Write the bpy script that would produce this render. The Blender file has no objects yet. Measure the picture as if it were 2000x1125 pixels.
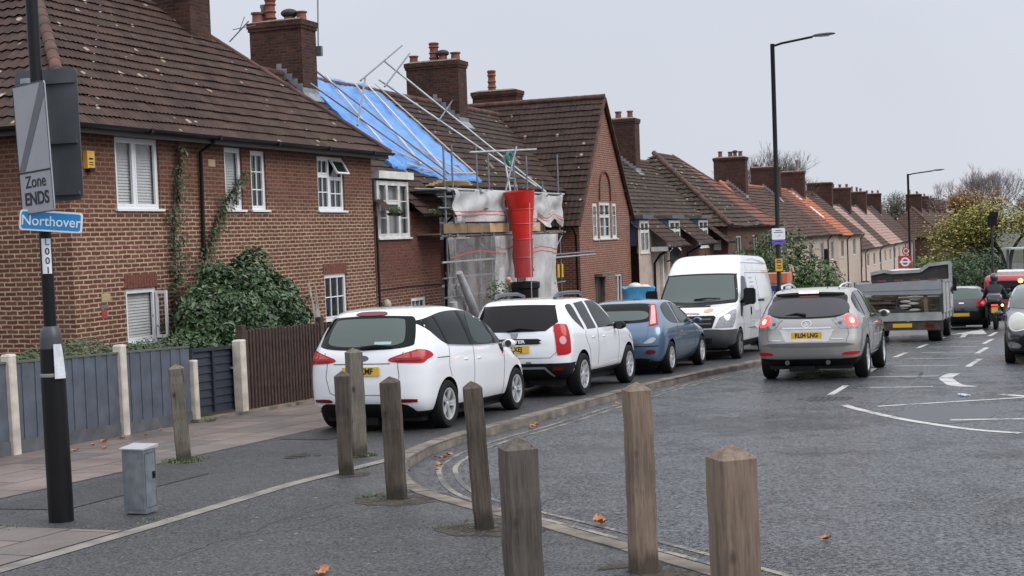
import bpy, bmesh, math, random
from mathutils import Vector, Matrix, Euler
from mathutils.bvhtree import BVHTree
from mathutils.geometry import delaunay_2d_cdt
RAD = math.radians
random.seed(7)
scene = bpy.context.scene
COL = scene.collection
# ---------------------------------------------------------------- camera, sky, sun, exposure
cam_d = bpy.data.cameras.new('camera'); cam = bpy.data.objects.new('camera', cam_d); COL.objects.link(cam)
cam_d.sensor_width = 36; cam_d.lens = 2660 / 2000 * 36; cam_d.clip_start = .1; cam_d.clip_end = 4000
_p, _r = RAD(2.2), RAD(2.1)
F_ = Vector((0, math.cos(_p), -math.sin(_p))); U0 = Vector((0, math.sin(_p), math.cos(_p))); R0 = Vector((1, 0, 0))
R_ = math.cos(_r) * R0 - math.sin(_r) * U0; U_ = math.sin(_r) * R0 + math.cos(_r) * U0
m3 = Matrix((R_, U_, -F_)).transposed()
cam.matrix_world = Matrix.Translation((0, 0, 1.75)) @ m3.to_4x4()
scene.camera = cam

world = bpy.data.worlds.new("World"); scene.world = world; world.use_nodes = True
wn = world.node_tree; wl = wn.links
bg = wn.nodes['Background']; bg.inputs[1].default_value = .1
sky = wn.nodes.new('ShaderNodeTexSky'); sky.sky_type = 'NISHITA'; sky.sun_disc = False
sky.sun_elevation = RAD(40); sky.sun_rotation = RAD(118); sky.air_density = 1; sky.dust_density = 5; sky.ozone_density = 1
hs = wn.nodes.new('ShaderNodeHueSaturation'); hs.inputs['Saturation'].default_value = .25; wl.new(sky.outputs[0], hs.inputs['Color'])
# overcast cloud layer: brighter overhead than at the horizon, softly mottled
tc = wn.nodes.new('ShaderNodeTexCoord'); sp = wn.nodes.new('ShaderNodeSeparateXYZ'); wl.new(tc.outputs['Generated'], sp.inputs[0])
rp = wn.nodes.new('ShaderNodeValToRGB'); wl.new(sp.outputs[2], rp.inputs[0])
e = rp.color_ramp.elements
e[0].position = 0; e[0].color = (.305, .318, .348, 1)
e[1].position = 1; e[1].color = (.72, .74, .78, 1)
q = e.new(.10); q.color = (.302, .318, .355, 1)
q = e.new(.22); q.color = (.305, .325, .37, 1)
q = e.new(.5); q.color = (.56, .58, .63, 1)
cn = wn.nodes.new('ShaderNodeTexNoise'); cn.inputs['Scale'].default_value = 2.2; cn.inputs['Detail'].default_value = 3
wl.new(tc.outputs['Generated'], cn.inputs['Vector'])
cr = wn.nodes.new('ShaderNodeMapRange'); cr.inputs[1].default_value = .3; cr.inputs[2].default_value = .7; cr.inputs[3].default_value = .95; cr.inputs[4].default_value = 1.05
wl.new(cn.outputs[0], cr.inputs[0])
vm = wn.nodes.new('ShaderNodeVectorMath'); vm.operation = 'SCALE'; wl.new(rp.outputs[0], vm.inputs[0]); wl.new(cr.outputs[0], vm.inputs['Scale'])
v2 = wn.nodes.new('ShaderNodeVectorMath'); v2.operation = 'SCALE'; v2.inputs['Scale'].default_value = 22.0; wl.new(vm.outputs[0], v2.inputs[0])
mx = wn.nodes.new('ShaderNodeMix'); mx.data_type = 'RGBA'; mx.inputs[0].default_value = .96
wl.new(hs.outputs[0], mx.inputs[6]); wl.new(v2.outputs[0], mx.inputs[7]); wl.new(mx.outputs[2], bg.inputs[0])

sd = bpy.data.lights.new('sun', 'SUN'); so = bpy.data.objects.new('sun', sd); COL.objects.link(so)
sd.energy = 1.5; sd.angle = RAD(35); sd.color = (1, .98, .96)
so.rotation_euler = (RAD(50), 0, RAD(62))   # bright patch of cloud high to the right, very soft
scene.view_settings.view_transform = 'Standard'; scene.view_settings.look = 'None'
scene.view_settings.exposure = 0.05; scene.view_settings.gamma = 1
scene.cycles.max_bounces = 6; scene.cycles.transparent_max_bounces = 24
scene.cycles.use_adaptive_sampling = True

# ---------------------------------------------------------------- street frame: t along the street, n to the left of it, z up
TH = RAD(21)
SX, SY = math.sin(TH), math.cos(TH)
AX, AY = -6.8, 21.17
STREET_ROT = RAD(90) - TH
def W(t, n, z=0.): return Vector((AX + t * SX - n * SY, AY + t * SY + n * SX, z))
def gzY(Y):
    z = -.0405 * Y
    if Y > 45:
        d = min(Y, 75) - 45; z -= .0012 * d * d
    if Y > 75: z = -4.12 - .008 * (Y - 75)
    return z
def gz(t, n): return gzY(AY + t * SY + n * SX)

# ---------------------------------------------------------------- materials
def newmat(name):
    m = bpy.data.materials.new(name); m.use_nodes = True
    return m, m.node_tree, m.node_tree.nodes['Principled BSDF']
def col4(c): return (c[0], c[1], c[2], 1)
_mc = {}
def flat(name, c, rough=.6, metal=0., coat=0., noise=.12, nscale=6., bump=0., bscale=60., emis=None, estr=0., spec=.5):
    """plain paint / plastic / metal with slight procedural mottling"""
    if name in _mc: return _mc[name]
    m, nt, b = newmat(name); L = nt.links
    b.inputs['Roughness'].default_value = rough; b.inputs['Metallic'].default_value = metal
    b.inputs['Coat Weight'].default_value = coat; b.inputs['Coat Roughness'].default_value = .04
    b.inputs['Specular IOR Level'].default_value = spec
    co = nt.nodes.new('ShaderNodeTexCoord')
    nz = nt.nodes.new('ShaderNodeTexNoise'); nz.inputs['Scale'].default_value = nscale; nz.inputs['Detail'].default_value = 5
    L.new(co.outputs['Object'], nz.inputs['Vector'])
    mr = nt.nodes.new('ShaderNodeMapRange'); mr.inputs[1].default_value = .3; mr.inputs[2].default_value = .7
    mr.inputs[3].default_value = 1 - noise; mr.inputs[4].default_value = 1 + noise
    L.new(nz.outputs[0], mr.inputs[0])
    sc = nt.nodes.new('ShaderNodeVectorMath'); sc.operation = 'SCALE'; sc.inputs[0].default_value = c[:3]
    L.new(mr.outputs[0], sc.inputs['Scale']); L.new(sc.outputs[0], b.inputs['Base Color'])
    if bump:
        n2 = nt.nodes.new('ShaderNodeTexNoise'); n2.inputs['Scale'].default_value = bscale; n2.inputs['Detail'].default_value = 4
        L.new(co.outputs['Object'], n2.inputs['Vector'])
        bp = nt.nodes.new('ShaderNodeBump'); bp.inputs['Strength'].default_value = bump; bp.inputs['Distance'].default_value = .01
        L.new(n2.outputs[0], bp.inputs['Height']); L.new(bp.outputs[0], b.inputs['Normal'])
    if emis: b.inputs['Emission Color'].default_value = col4(emis); b.inputs['Emission Strength'].default_value = estr
    _mc[name] = m
    return m
def mathn(nt, op, a, bb=None, c=None):
    n = nt.nodes.new('ShaderNodeMath'); n.operation = op
    for i, v in enumerate((a, bb, c)):
        if v is None: continue
        if isinstance(v, (int, float)): n.inputs[i].default_value = v
        else: nt.links.new(v, n.inputs[i])
    return n.outputs[0]
def mixc(nt, f, a, b, mode='MIX'):
    n = nt.nodes.new('ShaderNodeMix'); n.data_type = 'RGBA'; n.blend_type = mode
    for s, v in ((0, f), (6, a), (7, b)):
        if isinstance(v, (int, float)): n.inputs[s].default_value = v
        elif isinstance(v, tuple): n.inputs[s].default_value = col4(v)
        else: nt.links.new(v, n.inputs[s])
    return n.outputs[2]
def noise(nt, vec, scale, detail=4, rough=.5, out=0):
    n = nt.nodes.new('ShaderNodeTexNoise'); n.inputs['Scale'].default_value = scale; n.inputs['Detail'].default_value = detail
    n.inputs['Roughness'].default_value = rough
    if vec is not None: nt.links.new(vec, n.inputs['Vector'])
    return n.outputs[out]
def ramp(nt, f, *stops):
    n = nt.nodes.new('ShaderNodeValToRGB'); nt.links.new(f, n.inputs[0]); el = n.color_ramp.elements
    while len(el) < len(stops): el.new(.5)
    for i, (p, c) in enumerate(stops):
        el[i].position = p; el[i].color = col4(c) if len(c) == 3 else c
    return n.outputs[0]
def smooth(nt, v, a, b, lo=0., hi=1.):
    n = nt.nodes.new('ShaderNodeMapRange'); n.interpolation_type = 'SMOOTHSTEP'
    nt.links.new(v, n.inputs[0]); n.inputs[1].default_value = a; n.inputs[2].default_value = b
    n.inputs[3].default_value = lo; n.inputs[4].default_value = hi
    return n.outputs[0]

def brick_mat(name, c1, c2, mortar, mort_top=None, ztop=(0, 0), rough=.85, seed=0., bw=.225, rh=.075, ms=.013, dirt=.35):
    m, nt, b = newmat(name); L = nt.links
    tc = nt.nodes.new('ShaderNodeTexCoord')
    s = nt.nodes.new('ShaderNodeSeparateXYZ'); L.new(tc.outputs['Object'], s.inputs[0])
    sn = nt.nodes.new('ShaderNodeSeparateXYZ'); L.new(tc.outputs['Normal'], sn.inputs[0])
    sel = mathn(nt, 'GREATER_THAN', mathn(nt, 'ABSOLUTE', sn.outputs[0]), .5)
    u = mathn(nt, 'ADD', mathn(nt, 'MULTIPLY', s.outputs[0], mathn(nt, 'SUBTRACT', 1, sel)), mathn(nt, 'MULTIPLY', s.outputs[1], sel))
    cb = nt.nodes.new('ShaderNodeCombineXYZ')
    wob = mathn(nt, 'MULTIPLY', mathn(nt, 'SUBTRACT', noise(nt, tc.outputs['Object'], 6, 3), .5), .028)
    L.new(mathn(nt, 'ADD', u, wob), cb.inputs[0]); L.new(mathn(nt, 'ADD', mathn(nt, 'ADD', s.outputs[2], 20), wob), cb.inputs[1])
    bt = nt.nodes.new('ShaderNodeTexBrick'); L.new(cb.outputs[0], bt.inputs['Vector'])
    bt.inputs['Scale'].default_value = 1; bt.inputs['Brick Width'].default_value = bw; bt.inputs['Row Height'].default_value = rh
    bt.inputs['Mortar Size'].default_value = ms; bt.inputs['Mortar Smooth'].default_value = .25; bt.inputs['Bias'].default_value = -.1
    bt.inputs['Color1'].default_value = col4(c1); bt.inputs['Color2'].default_value = col4(c2)
    bt.offset = .5
    big = noise(nt, tc.outputs['Object'], .9, 4, .6)
    fine = noise(nt, tc.outputs['Object'], 22, 3, .6)
    mort = mixc(nt, smooth(nt, noise(nt, tc.outputs['Object'], 5, 3), .35, .7), tuple(x * .72 for x in mortar), mortar)
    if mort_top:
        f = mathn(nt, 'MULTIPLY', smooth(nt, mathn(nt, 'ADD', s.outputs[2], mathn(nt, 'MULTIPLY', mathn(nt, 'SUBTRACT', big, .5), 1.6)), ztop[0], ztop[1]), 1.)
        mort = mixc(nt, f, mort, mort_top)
    L.new(mort, bt.inputs['Mortar'])
    c = mixc(nt, 1., bt.outputs['Color'], ramp(nt, fine, (.3, (.72, .72, .72)), (.7, (1.2, 1.2, 1.2))), 'MULTIPLY')
    c = mixc(nt, dirt, c, ramp(nt, big, (.3, (.55, .52, .5)), (.68, (1.2, 1.15, 1.1))), 'MULTIPLY')
    L.new(c, b.inputs['Base Color']); b.inputs['Roughness'].default_value = rough
    b.inputs['Specular IOR Level'].default_value = .25
    bp = nt.nodes.new('ShaderNodeBump'); bp.inputs['Strength'].default_value = .6; bp.inputs['Distance'].default_value = .012
    L.new(mathn(nt, 'ADD', mathn(nt, 'MULTIPLY', bt.outputs['Fac'], -1), mathn(nt, 'MULTIPLY', fine, .4)), bp.inputs['Height'])
    L.new(bp.outputs[0], b.inputs['Normal'])
    return m

def tile_mat(name, c1, c2, lichen=.5, tw=.3, gauge=.27, moss=.25, rough=.8):
    """roof tiles: colour per tile from the UV (metres), lichen spots, moss"""
    m, nt, b = newmat(name); L = nt.links
    uv = nt.nodes.new('ShaderNodeUVMap')
    s = nt.nodes.new('ShaderNodeSeparateXYZ'); L.new(uv.outputs[0], s.inputs[0])
    tc = nt.nodes.new('ShaderNodeTexCoord')
    cb = nt.nodes.new('ShaderNodeCombineXYZ')
    L.new(mathn(nt, 'FLOOR', mathn(nt, 'DIVIDE', s.outputs[0], tw)), cb.inputs[0])
    L.new(mathn(nt, 'FLOOR', mathn(nt, 'DIVIDE', s.outputs[1], gauge)), cb.inputs[1])
    wn_ = nt.nodes.new('ShaderNodeTexWhiteNoise'); wn_.noise_dimensions = '2D'; L.new(cb.outputs[0], wn_.inputs['Vector'])
    c = mixc(nt, smooth(nt, wn_.outputs['Value'], 0, 1), c1, c2)
    big = noise(nt, tc.outputs['Object'], .7, 5, .65)
    mid = noise(nt, tc.outputs['Object'], 5, 5, .65)
    fine = noise(nt, tc.outputs['Object'], 40, 3, .6)
    c = mixc(nt, .75, c, ramp(nt, mid, (.3, (.6, .58, .56)), (.7, (1.3, 1.28, 1.25))), 'MULTIPLY')
    c = mixc(nt, .6, c, ramp(nt, fine, (.3, (.7, .7, .7)), (.7, (1.25, 1.25, 1.25))), 'MULTIPLY')
    c = mixc(nt, mathn(nt, 'MULTIPLY', smooth(nt, big, .5, .75), moss), c, (.07, .075, .035))
    if lichen > 0:
        vo = nt.nodes.new('ShaderNodeTexVoronoi'); vo.inputs['Scale'].default_value = 3.4; vo.inputs['Randomness'].default_value = 1
        L.new(tc.outputs['Object'], vo.inputs['Vector'])
        rr = nt.nodes.new('ShaderNodeSeparateColor'); L.new(vo.outputs['Color'], rr.inputs[0])
        rad = mathn(nt, 'MULTIPLY', mathn(nt, 'SUBTRACT', rr.outputs[0], 1 - lichen * .62), .46)
        d = mathn(nt, 'ADD', vo.outputs['Distance'], mathn(nt, 'MULTIPLY', mathn(nt, 'SUBTRACT', fine, .5), .07))
        f = mathn(nt, 'MULTIPLY', mathn(nt, 'LESS_THAN', d, rad), .8)
        c = mixc(nt, f, c, mixc(nt, rr.outputs[1], (.40, .36, .31), (.36, .29, .20)))
    L.new(c, b.inputs['Base Color']); b.inputs['Roughness'].default_value = rough; b.inputs['Specular IOR Level'].default_value = .3
    bp = nt.nodes.new('ShaderNodeBump'); bp.inputs['Strength'].default_value = .5; bp.inputs['Distance'].default_value = .01
    L.new(fine, bp.inputs['Height']); L.new(bp.outputs[0], b.inputs['Normal'])
    return m

def asphalt_mat(name, base, spec, grain=45., depth=.02, speck=.5, rough_lo=.22, rough_hi=.5, contrast=1.):
    """asphalt: dark binder with lighter rounded chippings, patchy wetness, coarse relief"""
    m, nt, b = newmat(name); L = nt.links
    tc = nt.nodes.new('ShaderNodeTexCoord'); o = tc.outputs['Object']
    big = noise(nt, o, .30, 5, .6); mid = noise(nt, o, 1.7, 5, .65)
    vo = nt.nodes.new('ShaderNodeTexVoronoi'); vo.inputs['Scale'].default_value = grain; L.new(o, vo.inputs['Vector'])
    rr = nt.nodes.new('ShaderNodeSeparateColor'); L.new(vo.outputs['Color'], rr.inputs[0])
    fine = noise(nt, o, grain * .75, 3, .75)
    c = mixc(nt, contrast, base, ramp(nt, fine, (.36, (.28, .28, .28)), (.52, (.95, .95, .95)), (.68, (1.9, 1.9, 1.9))), 'MULTIPLY')
    c = mixc(nt, .6 * contrast, c, ramp(nt, rr.outputs[1], (0., (.5, .5, .5)), (1., (1.6, 1.6, 1.6))), 'MULTIPLY')
    c = mixc(nt, .8, c, ramp(nt, big, (.3, (.72, .72, .73)), (.7, (1.25, 1.24, 1.22))), 'MULTIPLY')
    c = mixc(nt, .5, c, ramp(nt, mid, (.3, (.7, .7, .7)), (.7, (1.25, 1.25, 1.25))), 'MULTIPLY')
    v2 = nt.nodes.new('ShaderNodeTexVoronoi'); v2.inputs['Scale'].default_value = 9.; L.new(o, v2.inputs['Vector'])
    r2 = nt.nodes.new('ShaderNodeSeparateColor'); L.new(v2.outputs['Color'], r2.inputs[0])
    f = mathn(nt, 'MULTIPLY', mathn(nt, 'LESS_THAN', v2.outputs['Distance'], mathn(nt, 'MULTIPLY', mathn(nt, 'SUBTRACT', r2.outputs[0], .72), .55)), speck)
    c = mixc(nt, f, c, (.26, .25, .23))
    L.new(c, b.inputs['Base Color'])
    wf = smooth(nt, mathn(nt, 'ADD', mathn(nt, 'MULTIPLY', big, .5), mathn(nt, 'MULTIPLY', mid, .5)), .40, .60)
    L.new(mathn(nt, 'ADD', mathn(nt, 'MULTIPLY', wf, rough_lo - rough_hi), rough_hi), b.inputs['Roughness'])
    L.new(mathn(nt, 'MULTIPLY', smooth(nt, fine, .36, .64, .12, 1.9), mathn(nt, 'MULTIPLY', smooth(nt, rr.outputs[0], 0, 1, .6, 1.4), spec)), b.inputs['Specular IOR Level'])
    bp = nt.nodes.new('ShaderNodeBump'); bp.inputs['Strength'].default_value = 1.; bp.inputs['Distance'].default_value = depth
    L.new(mathn(nt, 'ADD', fine, mathn(nt, 'MULTIPLY', vo.outputs['Distance'], -.35)), bp.inputs['Height']); L.new(bp.outputs[0], b.inputs['Normal'])
    return m

def patch_mat(name, c, thr=.5):
    """mud or moss lying in irregular flecks; bare asphalt shows between"""
    m, nt, b = newmat(name); L = nt.links; o = nt.nodes.new('ShaderNodeTexCoord').outputs['Object']
    n1 = noise(nt, o, 5, 5, .7); L.new(mixc(nt, smooth(nt, noise(nt, o, 30, 3), .35, .65), tuple(x * .6 for x in c), tuple(x * 1.3 for x in c)), b.inputs['Base Color']); b.inputs['Roughness'].default_value = .9
    tr = nt.nodes.new('ShaderNodeBsdfTransparent'); ms = nt.nodes.new('ShaderNodeMixShader'); L.new(smooth(nt, n1, thr - .04, thr + .05), ms.inputs[0])
    L.new(tr.outputs[0], ms.inputs[1]); L.new(b.outputs[0], ms.inputs[2]); L.new(ms.outputs[0], nt.nodes['Material Output'].inputs[0]); return m

def paint_line_mat(name, c, wear):
    """worn road paint: where the paint has gone the dark aggregate shows"""
    m, nt, b = newmat(name); L = nt.links
    o = nt.nodes.new('ShaderNodeTexCoord').outputs['Object']
    f = smooth(nt, mathn(nt, 'ADD', mathn(nt, 'MULTIPLY', noise(nt, o, 28, 4, .7), .5), mathn(nt, 'MULTIPLY', noise(nt, o, 2.2, 3, .6), .5)), wear - .05, wear + .05)
    L.new(mixc(nt, f, (.05, .05, .052), c), b.inputs['Base Color']); b.inputs['Roughness'].default_value = .45
    return m

def wood_mat(name, c1, c2, scale=1., axis=2, rough=.8):
    m, nt, b = newmat(name); L = nt.links
    tc = nt.nodes.new('ShaderNodeTexCoord'); mp = nt.nodes.new('ShaderNodeMapping'); L.new(tc.outputs['Object'], mp.inputs[0])
    sc = [14 * scale, 14 * scale, 14 * scale]; sc[axis] = 1.1 * scale; mp.inputs['Scale'].default_value = sc
    g = noise(nt, mp.outputs[0], 1.6, 7, .7); g2 = noise(nt, mp.outputs[0], 6, 4, .6); bg_ = noise(nt, tc.outputs['Object'], 2.2, 4)
    c = mixc(nt, smooth(nt, g, .42, .72), c1, c2)
    c = mixc(nt, .55, c, ramp(nt, g2, (.32, (.55, .53, .52)), (.5, (1.05, 1.05, 1.05)), (.7, (1.15, 1.15, 1.15))), 'MULTIPLY')
    c = mixc(nt, .55, c, ramp(nt, bg_, (.3, (.6, .62, .6)), (.7, (1.25, 1.2, 1.15))), 'MULTIPLY')
    # drying cracks, knots, and a damp green-black foot with a ragged upper edge
    m2 = nt.nodes.new('ShaderNodeMapping'); L.new(tc.outputs['Object'], m2.inputs[0]); s2 = [22 * scale] * 3; s2[axis] = .9 * scale; m2.inputs['Scale'].default_value = s2
    ck = mathn(nt, 'ABSOLUTE', mathn(nt, 'SUBTRACT', noise(nt, m2.outputs[0], .6, 3, .5), .5)); ckf = mathn(nt, 'MULTIPLY', smooth(nt, ck, .004, .014, 1., 0.), smooth(nt, bg_, .45, .6))
    c = mixc(nt, mathn(nt, 'MULTIPLY', ckf, .8), c, (.012, .010, .008))
    m3_ = nt.nodes.new('ShaderNodeMapping'); L.new(tc.outputs['Object'], m3_.inputs[0]); s3 = [5.5] * 3; s3[axis] = 3.; m3_.inputs['Scale'].default_value = s3
    vk = nt.nodes.new('ShaderNodeTexVoronoi'); vk.inputs['Scale'].default_value = 1; L.new(m3_.outputs[0], vk.inputs['Vector'])
    kf = smooth(nt, vk.outputs['Distance'], .07, .15, 1., 0.); c = mixc(nt, mathn(nt, 'MULTIPLY', kf, .75), c, (.025, .018, .013))
    sz = nt.nodes.new('ShaderNodeSeparateXYZ'); L.new(tc.outputs['Object'], sz.inputs[0])
    ft = smooth(nt, mathn(nt, 'ADD', sz.outputs[2], mathn(nt, 'MULTIPLY', mathn(nt, 'SUBTRACT', g, .5), .5)), .05, .16, .7, 0.); c = mixc(nt, ft, c, (.022, .022, .015))
    L.new(c, b.inputs['Base Color']); b.inputs['Roughness'].default_value = rough; b.inputs['Specular IOR Level'].default_value = .25
    bp = nt.nodes.new('ShaderNodeBump'); bp.inputs['Strength'].default_value = .5; bp.inputs['Distance'].default_value = .006
    L.new(mathn(nt, 'ADD', g, g2), bp.inputs['Height']); L.new(bp.outputs[0], b.inputs['Normal'])
    return m

def leaf_mat(name, cols, rough=.45):
    m, nt, b = newmat(name); L = nt.links
    gi = nt.nodes.new('ShaderNodeNewGeometry'); 
    n = len(cols); st = [(i / max(1, n - 1), c) for i, c in enumerate(cols)]
    c = ramp(nt, gi.outputs['Random Per Island'], *st)
    o = nt.nodes.new('ShaderNodeTexCoord').outputs['Object']
    c = mixc(nt, .5, c, ramp(nt, noise(nt, o, 3.5, 3), (.3, (.65, .68, .6)), (.7, (1.3, 1.3, 1.2))), 'MULTIPLY')
    L.new(c, b.inputs['Base Color']); b.inputs['Roughness'].default_value = rough
    return m

def glass_mat(name, tint=(.02, .024, .026), refl=.25, clear=0.):
    """window pane: mostly see-through with a sky-reflecting surface when clear>0, otherwise dark"""
    m, nt, b = newmat(name); L = nt.links
    b.inputs['Base Color'].default_value = col4(tint); b.inputs['Roughness'].default_value = .05
    b.inputs['Specular IOR Level'].default_value = max(.05, .5 + refl)
    o = nt.nodes.new('ShaderNodeTexCoord').outputs['Object']
    bp = nt.nodes.new('ShaderNodeBump'); bp.inputs['Strength'].default_value = .05; bp.inputs['Distance'].default_value = .02
    L.new(noise(nt, o, 1.5, 2), bp.inputs['Height']); L.new(bp.outputs[0], b.inputs['Normal'])
    if clear > 0:
        out = nt.nodes['Material Output']; tr = nt.nodes.new('ShaderNodeBsdfTransparent'); mxs = nt.nodes.new('ShaderNodeMixShader')
        mxs.inputs[0].default_value = clear; L.new(b.outputs[0], mxs.inputs[1]); L.new(tr.outputs[0], mxs.inputs[2]); L.new(mxs.outputs[0], out.inputs[0])
    return m

M = {}
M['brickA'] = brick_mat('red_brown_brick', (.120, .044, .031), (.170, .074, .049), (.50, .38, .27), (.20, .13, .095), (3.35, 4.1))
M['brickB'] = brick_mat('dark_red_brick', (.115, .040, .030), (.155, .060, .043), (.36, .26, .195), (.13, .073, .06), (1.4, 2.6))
M['brickD'] = brick_mat('gable_brick', (.22, .078, .052), (.15, .058, .042), (.40, .28, .22))
M['brickE'] = brick_mat('sooty_brick', (.10, .040, .032), (.13, .058, .045), (.17, .12, .10))
M['brickC'] = brick_mat('chimney_brick', (.050, .024, .020), (.105, .042, .032), (.085, .062, .052), dirt=.75)
M['render'] = flat('pebbledash_render', (.52, .42, .35), .9, noise=.12, nscale=2.5, bump=.8, bscale=60)
M['render_tan'] = flat('tan_render', (.44, .35, .29), .9, noise=.18, nscale=2.5, bump=.8, bscale=60)
M['tileA'] = tile_mat('brown_roof_tiles', (.046, .026, .022), (.072, .042, .034), .82)
M['tileB'] = tile_mat('dark_roof_tiles', (.036, .022, .018), (.057, .034, .027), .75)
M['tileE'] = tile_mat('mottled_roof_tiles', (.040, .029, .023), (.072, .049, .038), .85)
M['tileG'] = tile_mat('plain_brown_tiles', (.062, .036, .028), (.095, .055, .042), .15)
M['tileR'] = tile_mat('red_brown_tiles', (.15, .062, .045), (.19, .085, .062), .1)
M['tileO'] = tile_mat('orange_tiles', (.36, .115, .060), (.44, .155, .085), .0, moss=.05)
M['tileP'] = tile_mat('pinkish_tiles', (.30, .205, .18), (.37, .26, .23), .0, moss=.05)
M['hip'] = flat('clay_ridge_tile', (.085, .040, .030), .8, noise=.5, nscale=3, bump=.3)
M['hipO'] = flat('orange_ridge_tile', (.36, .12, .06), .8, noise=.3, nscale=4)
M['road'] = asphalt_mat('wet_road_asphalt', (.060, .064, .072), .8, 40, .032, .15, .13, .36)
M['path_asphalt'] = asphalt_mat('pavement_asphalt', (.054, .054, .057), .4, 70, .010, .7, .40, .60, .45)
M['patch'] = asphalt_mat('coarse_corner_asphalt', (.062, .062, .064), .36, 60, .012, .9, .42, .62, .5)
M['mud'] = patch_mat('muddy_patch', (.048, .038, .026), .48)
M['concrete'] = flat('weathered_concrete', (.20, .185, .165), .85, noise=.35, nscale=4, bump=.5)
M['kerb'] = flat('kerbstone', (.150, .128, .104), .8, noise=.6, nscale=3.5, bump=.8)
M['white_line'] = paint_line_mat('worn_white_paint', (.50, .49, .47), .44)
M['yellow_line'] = paint_line_mat('worn_yellow_paint', (.27, .23, .155), .515)
M['upvc'] = flat('white_window_plastic', (.74, .75, .76), .35, noise=.04, nscale=3)
M['oldwhite'] = flat('weathered_white_paint', (.60, .59, .56), .6, noise=.2, nscale=5)
M['black'] = flat('black_plastic', (.007, .007, .008), .45, noise=.1, spec=.3)
M['lead'] = flat('lead_flashing', (.20, .22, .24), .55, noise=.25, nscale=6)
M['lead_dark'] = flat('lead_flat_roof', (.09, .095, .11), .6, noise=.25, nscale=6)
M['dormer_cheek'] = flat('blue_grey_cheek', (.055, .075, .12), .7)
M['pot'] = flat('clay_pot', (.17, .058, .040), .75, noise=.25)
M['pot_buff'] = flat('grey_pot', (.25, .22, .19), .8, noise=.25)
M['mortar_cap'] = flat('mossy_flaunching', (.16, .14, .10), .95, noise=.5, nscale=7, bump=.6)
M['glass'] = glass_mat('window_glass', (.018, .024, .028), .2)
M['glassclear'] = glass_mat('window_glass_clear', (.06, .07, .075), .1, .80)
M['blind'] = flat('pale_blind', (.66, .67, .66), .8, noise=.05)
M['curtain'] = flat('net_curtain', (.34, .34, .35), .9, noise=.12)
M['interior'] = flat('dark_room', (.035, .035, .036), .9)
M['doorblack'] = flat('dark_door', (.03, .028, .03), .5)
M['galv'] = flat('galvanised_steel', (.30, .33, .36), .42, .75, noise=.22, nscale=9)
M['tube'] = flat('scaffold_tube', (.20, .215, .235), .45, .55, noise=.25, nscale=5)
M['tube_light'] = flat('pale_scaffold_tube', (.40, .44, .44), .5, .3, noise=.2, nscale=5)
M['timber'] = flat('raw_timber', (.50, .36, .20), .75, noise=.15, nscale=3)
M['board'] = flat('scaffold_board', (.20, .13, .075), .8, noise=.35, nscale=2.2)
M['polepaint'] = flat('black_pole_paint', (.005, .005, .006), .42, noise=.2, spec=.3)
M['leaf_laurel'] = leaf_mat('laurel_leaves', [(.022, .050, .020), (.045, .090, .035), (.075, .125, .055), (.13, .17, .10)], .33)
M['leaf_dark'] = leaf_mat('climber_leaves', [(.02, .04, .018), (.05, .08, .03), (.09, .10, .045), (.12, .07, .04)], .5)
M['leaf_hedge'] = leaf_mat('hedge_leaves', [(.03, .055, .02), (.055, .09, .035), (.09, .13, .06)], .5)
M['leaf_green'] = leaf_mat('bush_leaves', [(.022, .05, .015), (.045, .09, .026), (.08, .14, .04), (.12, .17, .06)], .5)
M['leaf_autumn'] = leaf_mat('autumn_leaves', [(.13, .15, .04), (.22, .23, .06), (.33, .31, .09), (.40, .31, .10), (.26, .27, .08)], .6)
M['leaf_orange'] = leaf_mat('orange_leaves', [(.30, .14, .04), (.38, .19, .05), (.26, .17, .06)], .6)
M['leaf_far'] = leaf_mat('far_leaves', [(.03, .06, .03), (.05, .09, .04), (.08, .12, .05)], .6)
M['bark'] = flat('bark', (.075, .060, .050), .9, noise=.3)
M['bark_grey'] = flat('grey_twigs', (.20, .175, .17), .9, noise=.2)
M['deadleaf'] = flat('fallen_leaf', (.42, .15, .055), .6, noise=.35, nscale=20)
M['grass'] = leaf_mat('grass_blades', [(.04, .08, .02), (.08, .13, .03), (.12, .16, .05)], .6)

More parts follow.
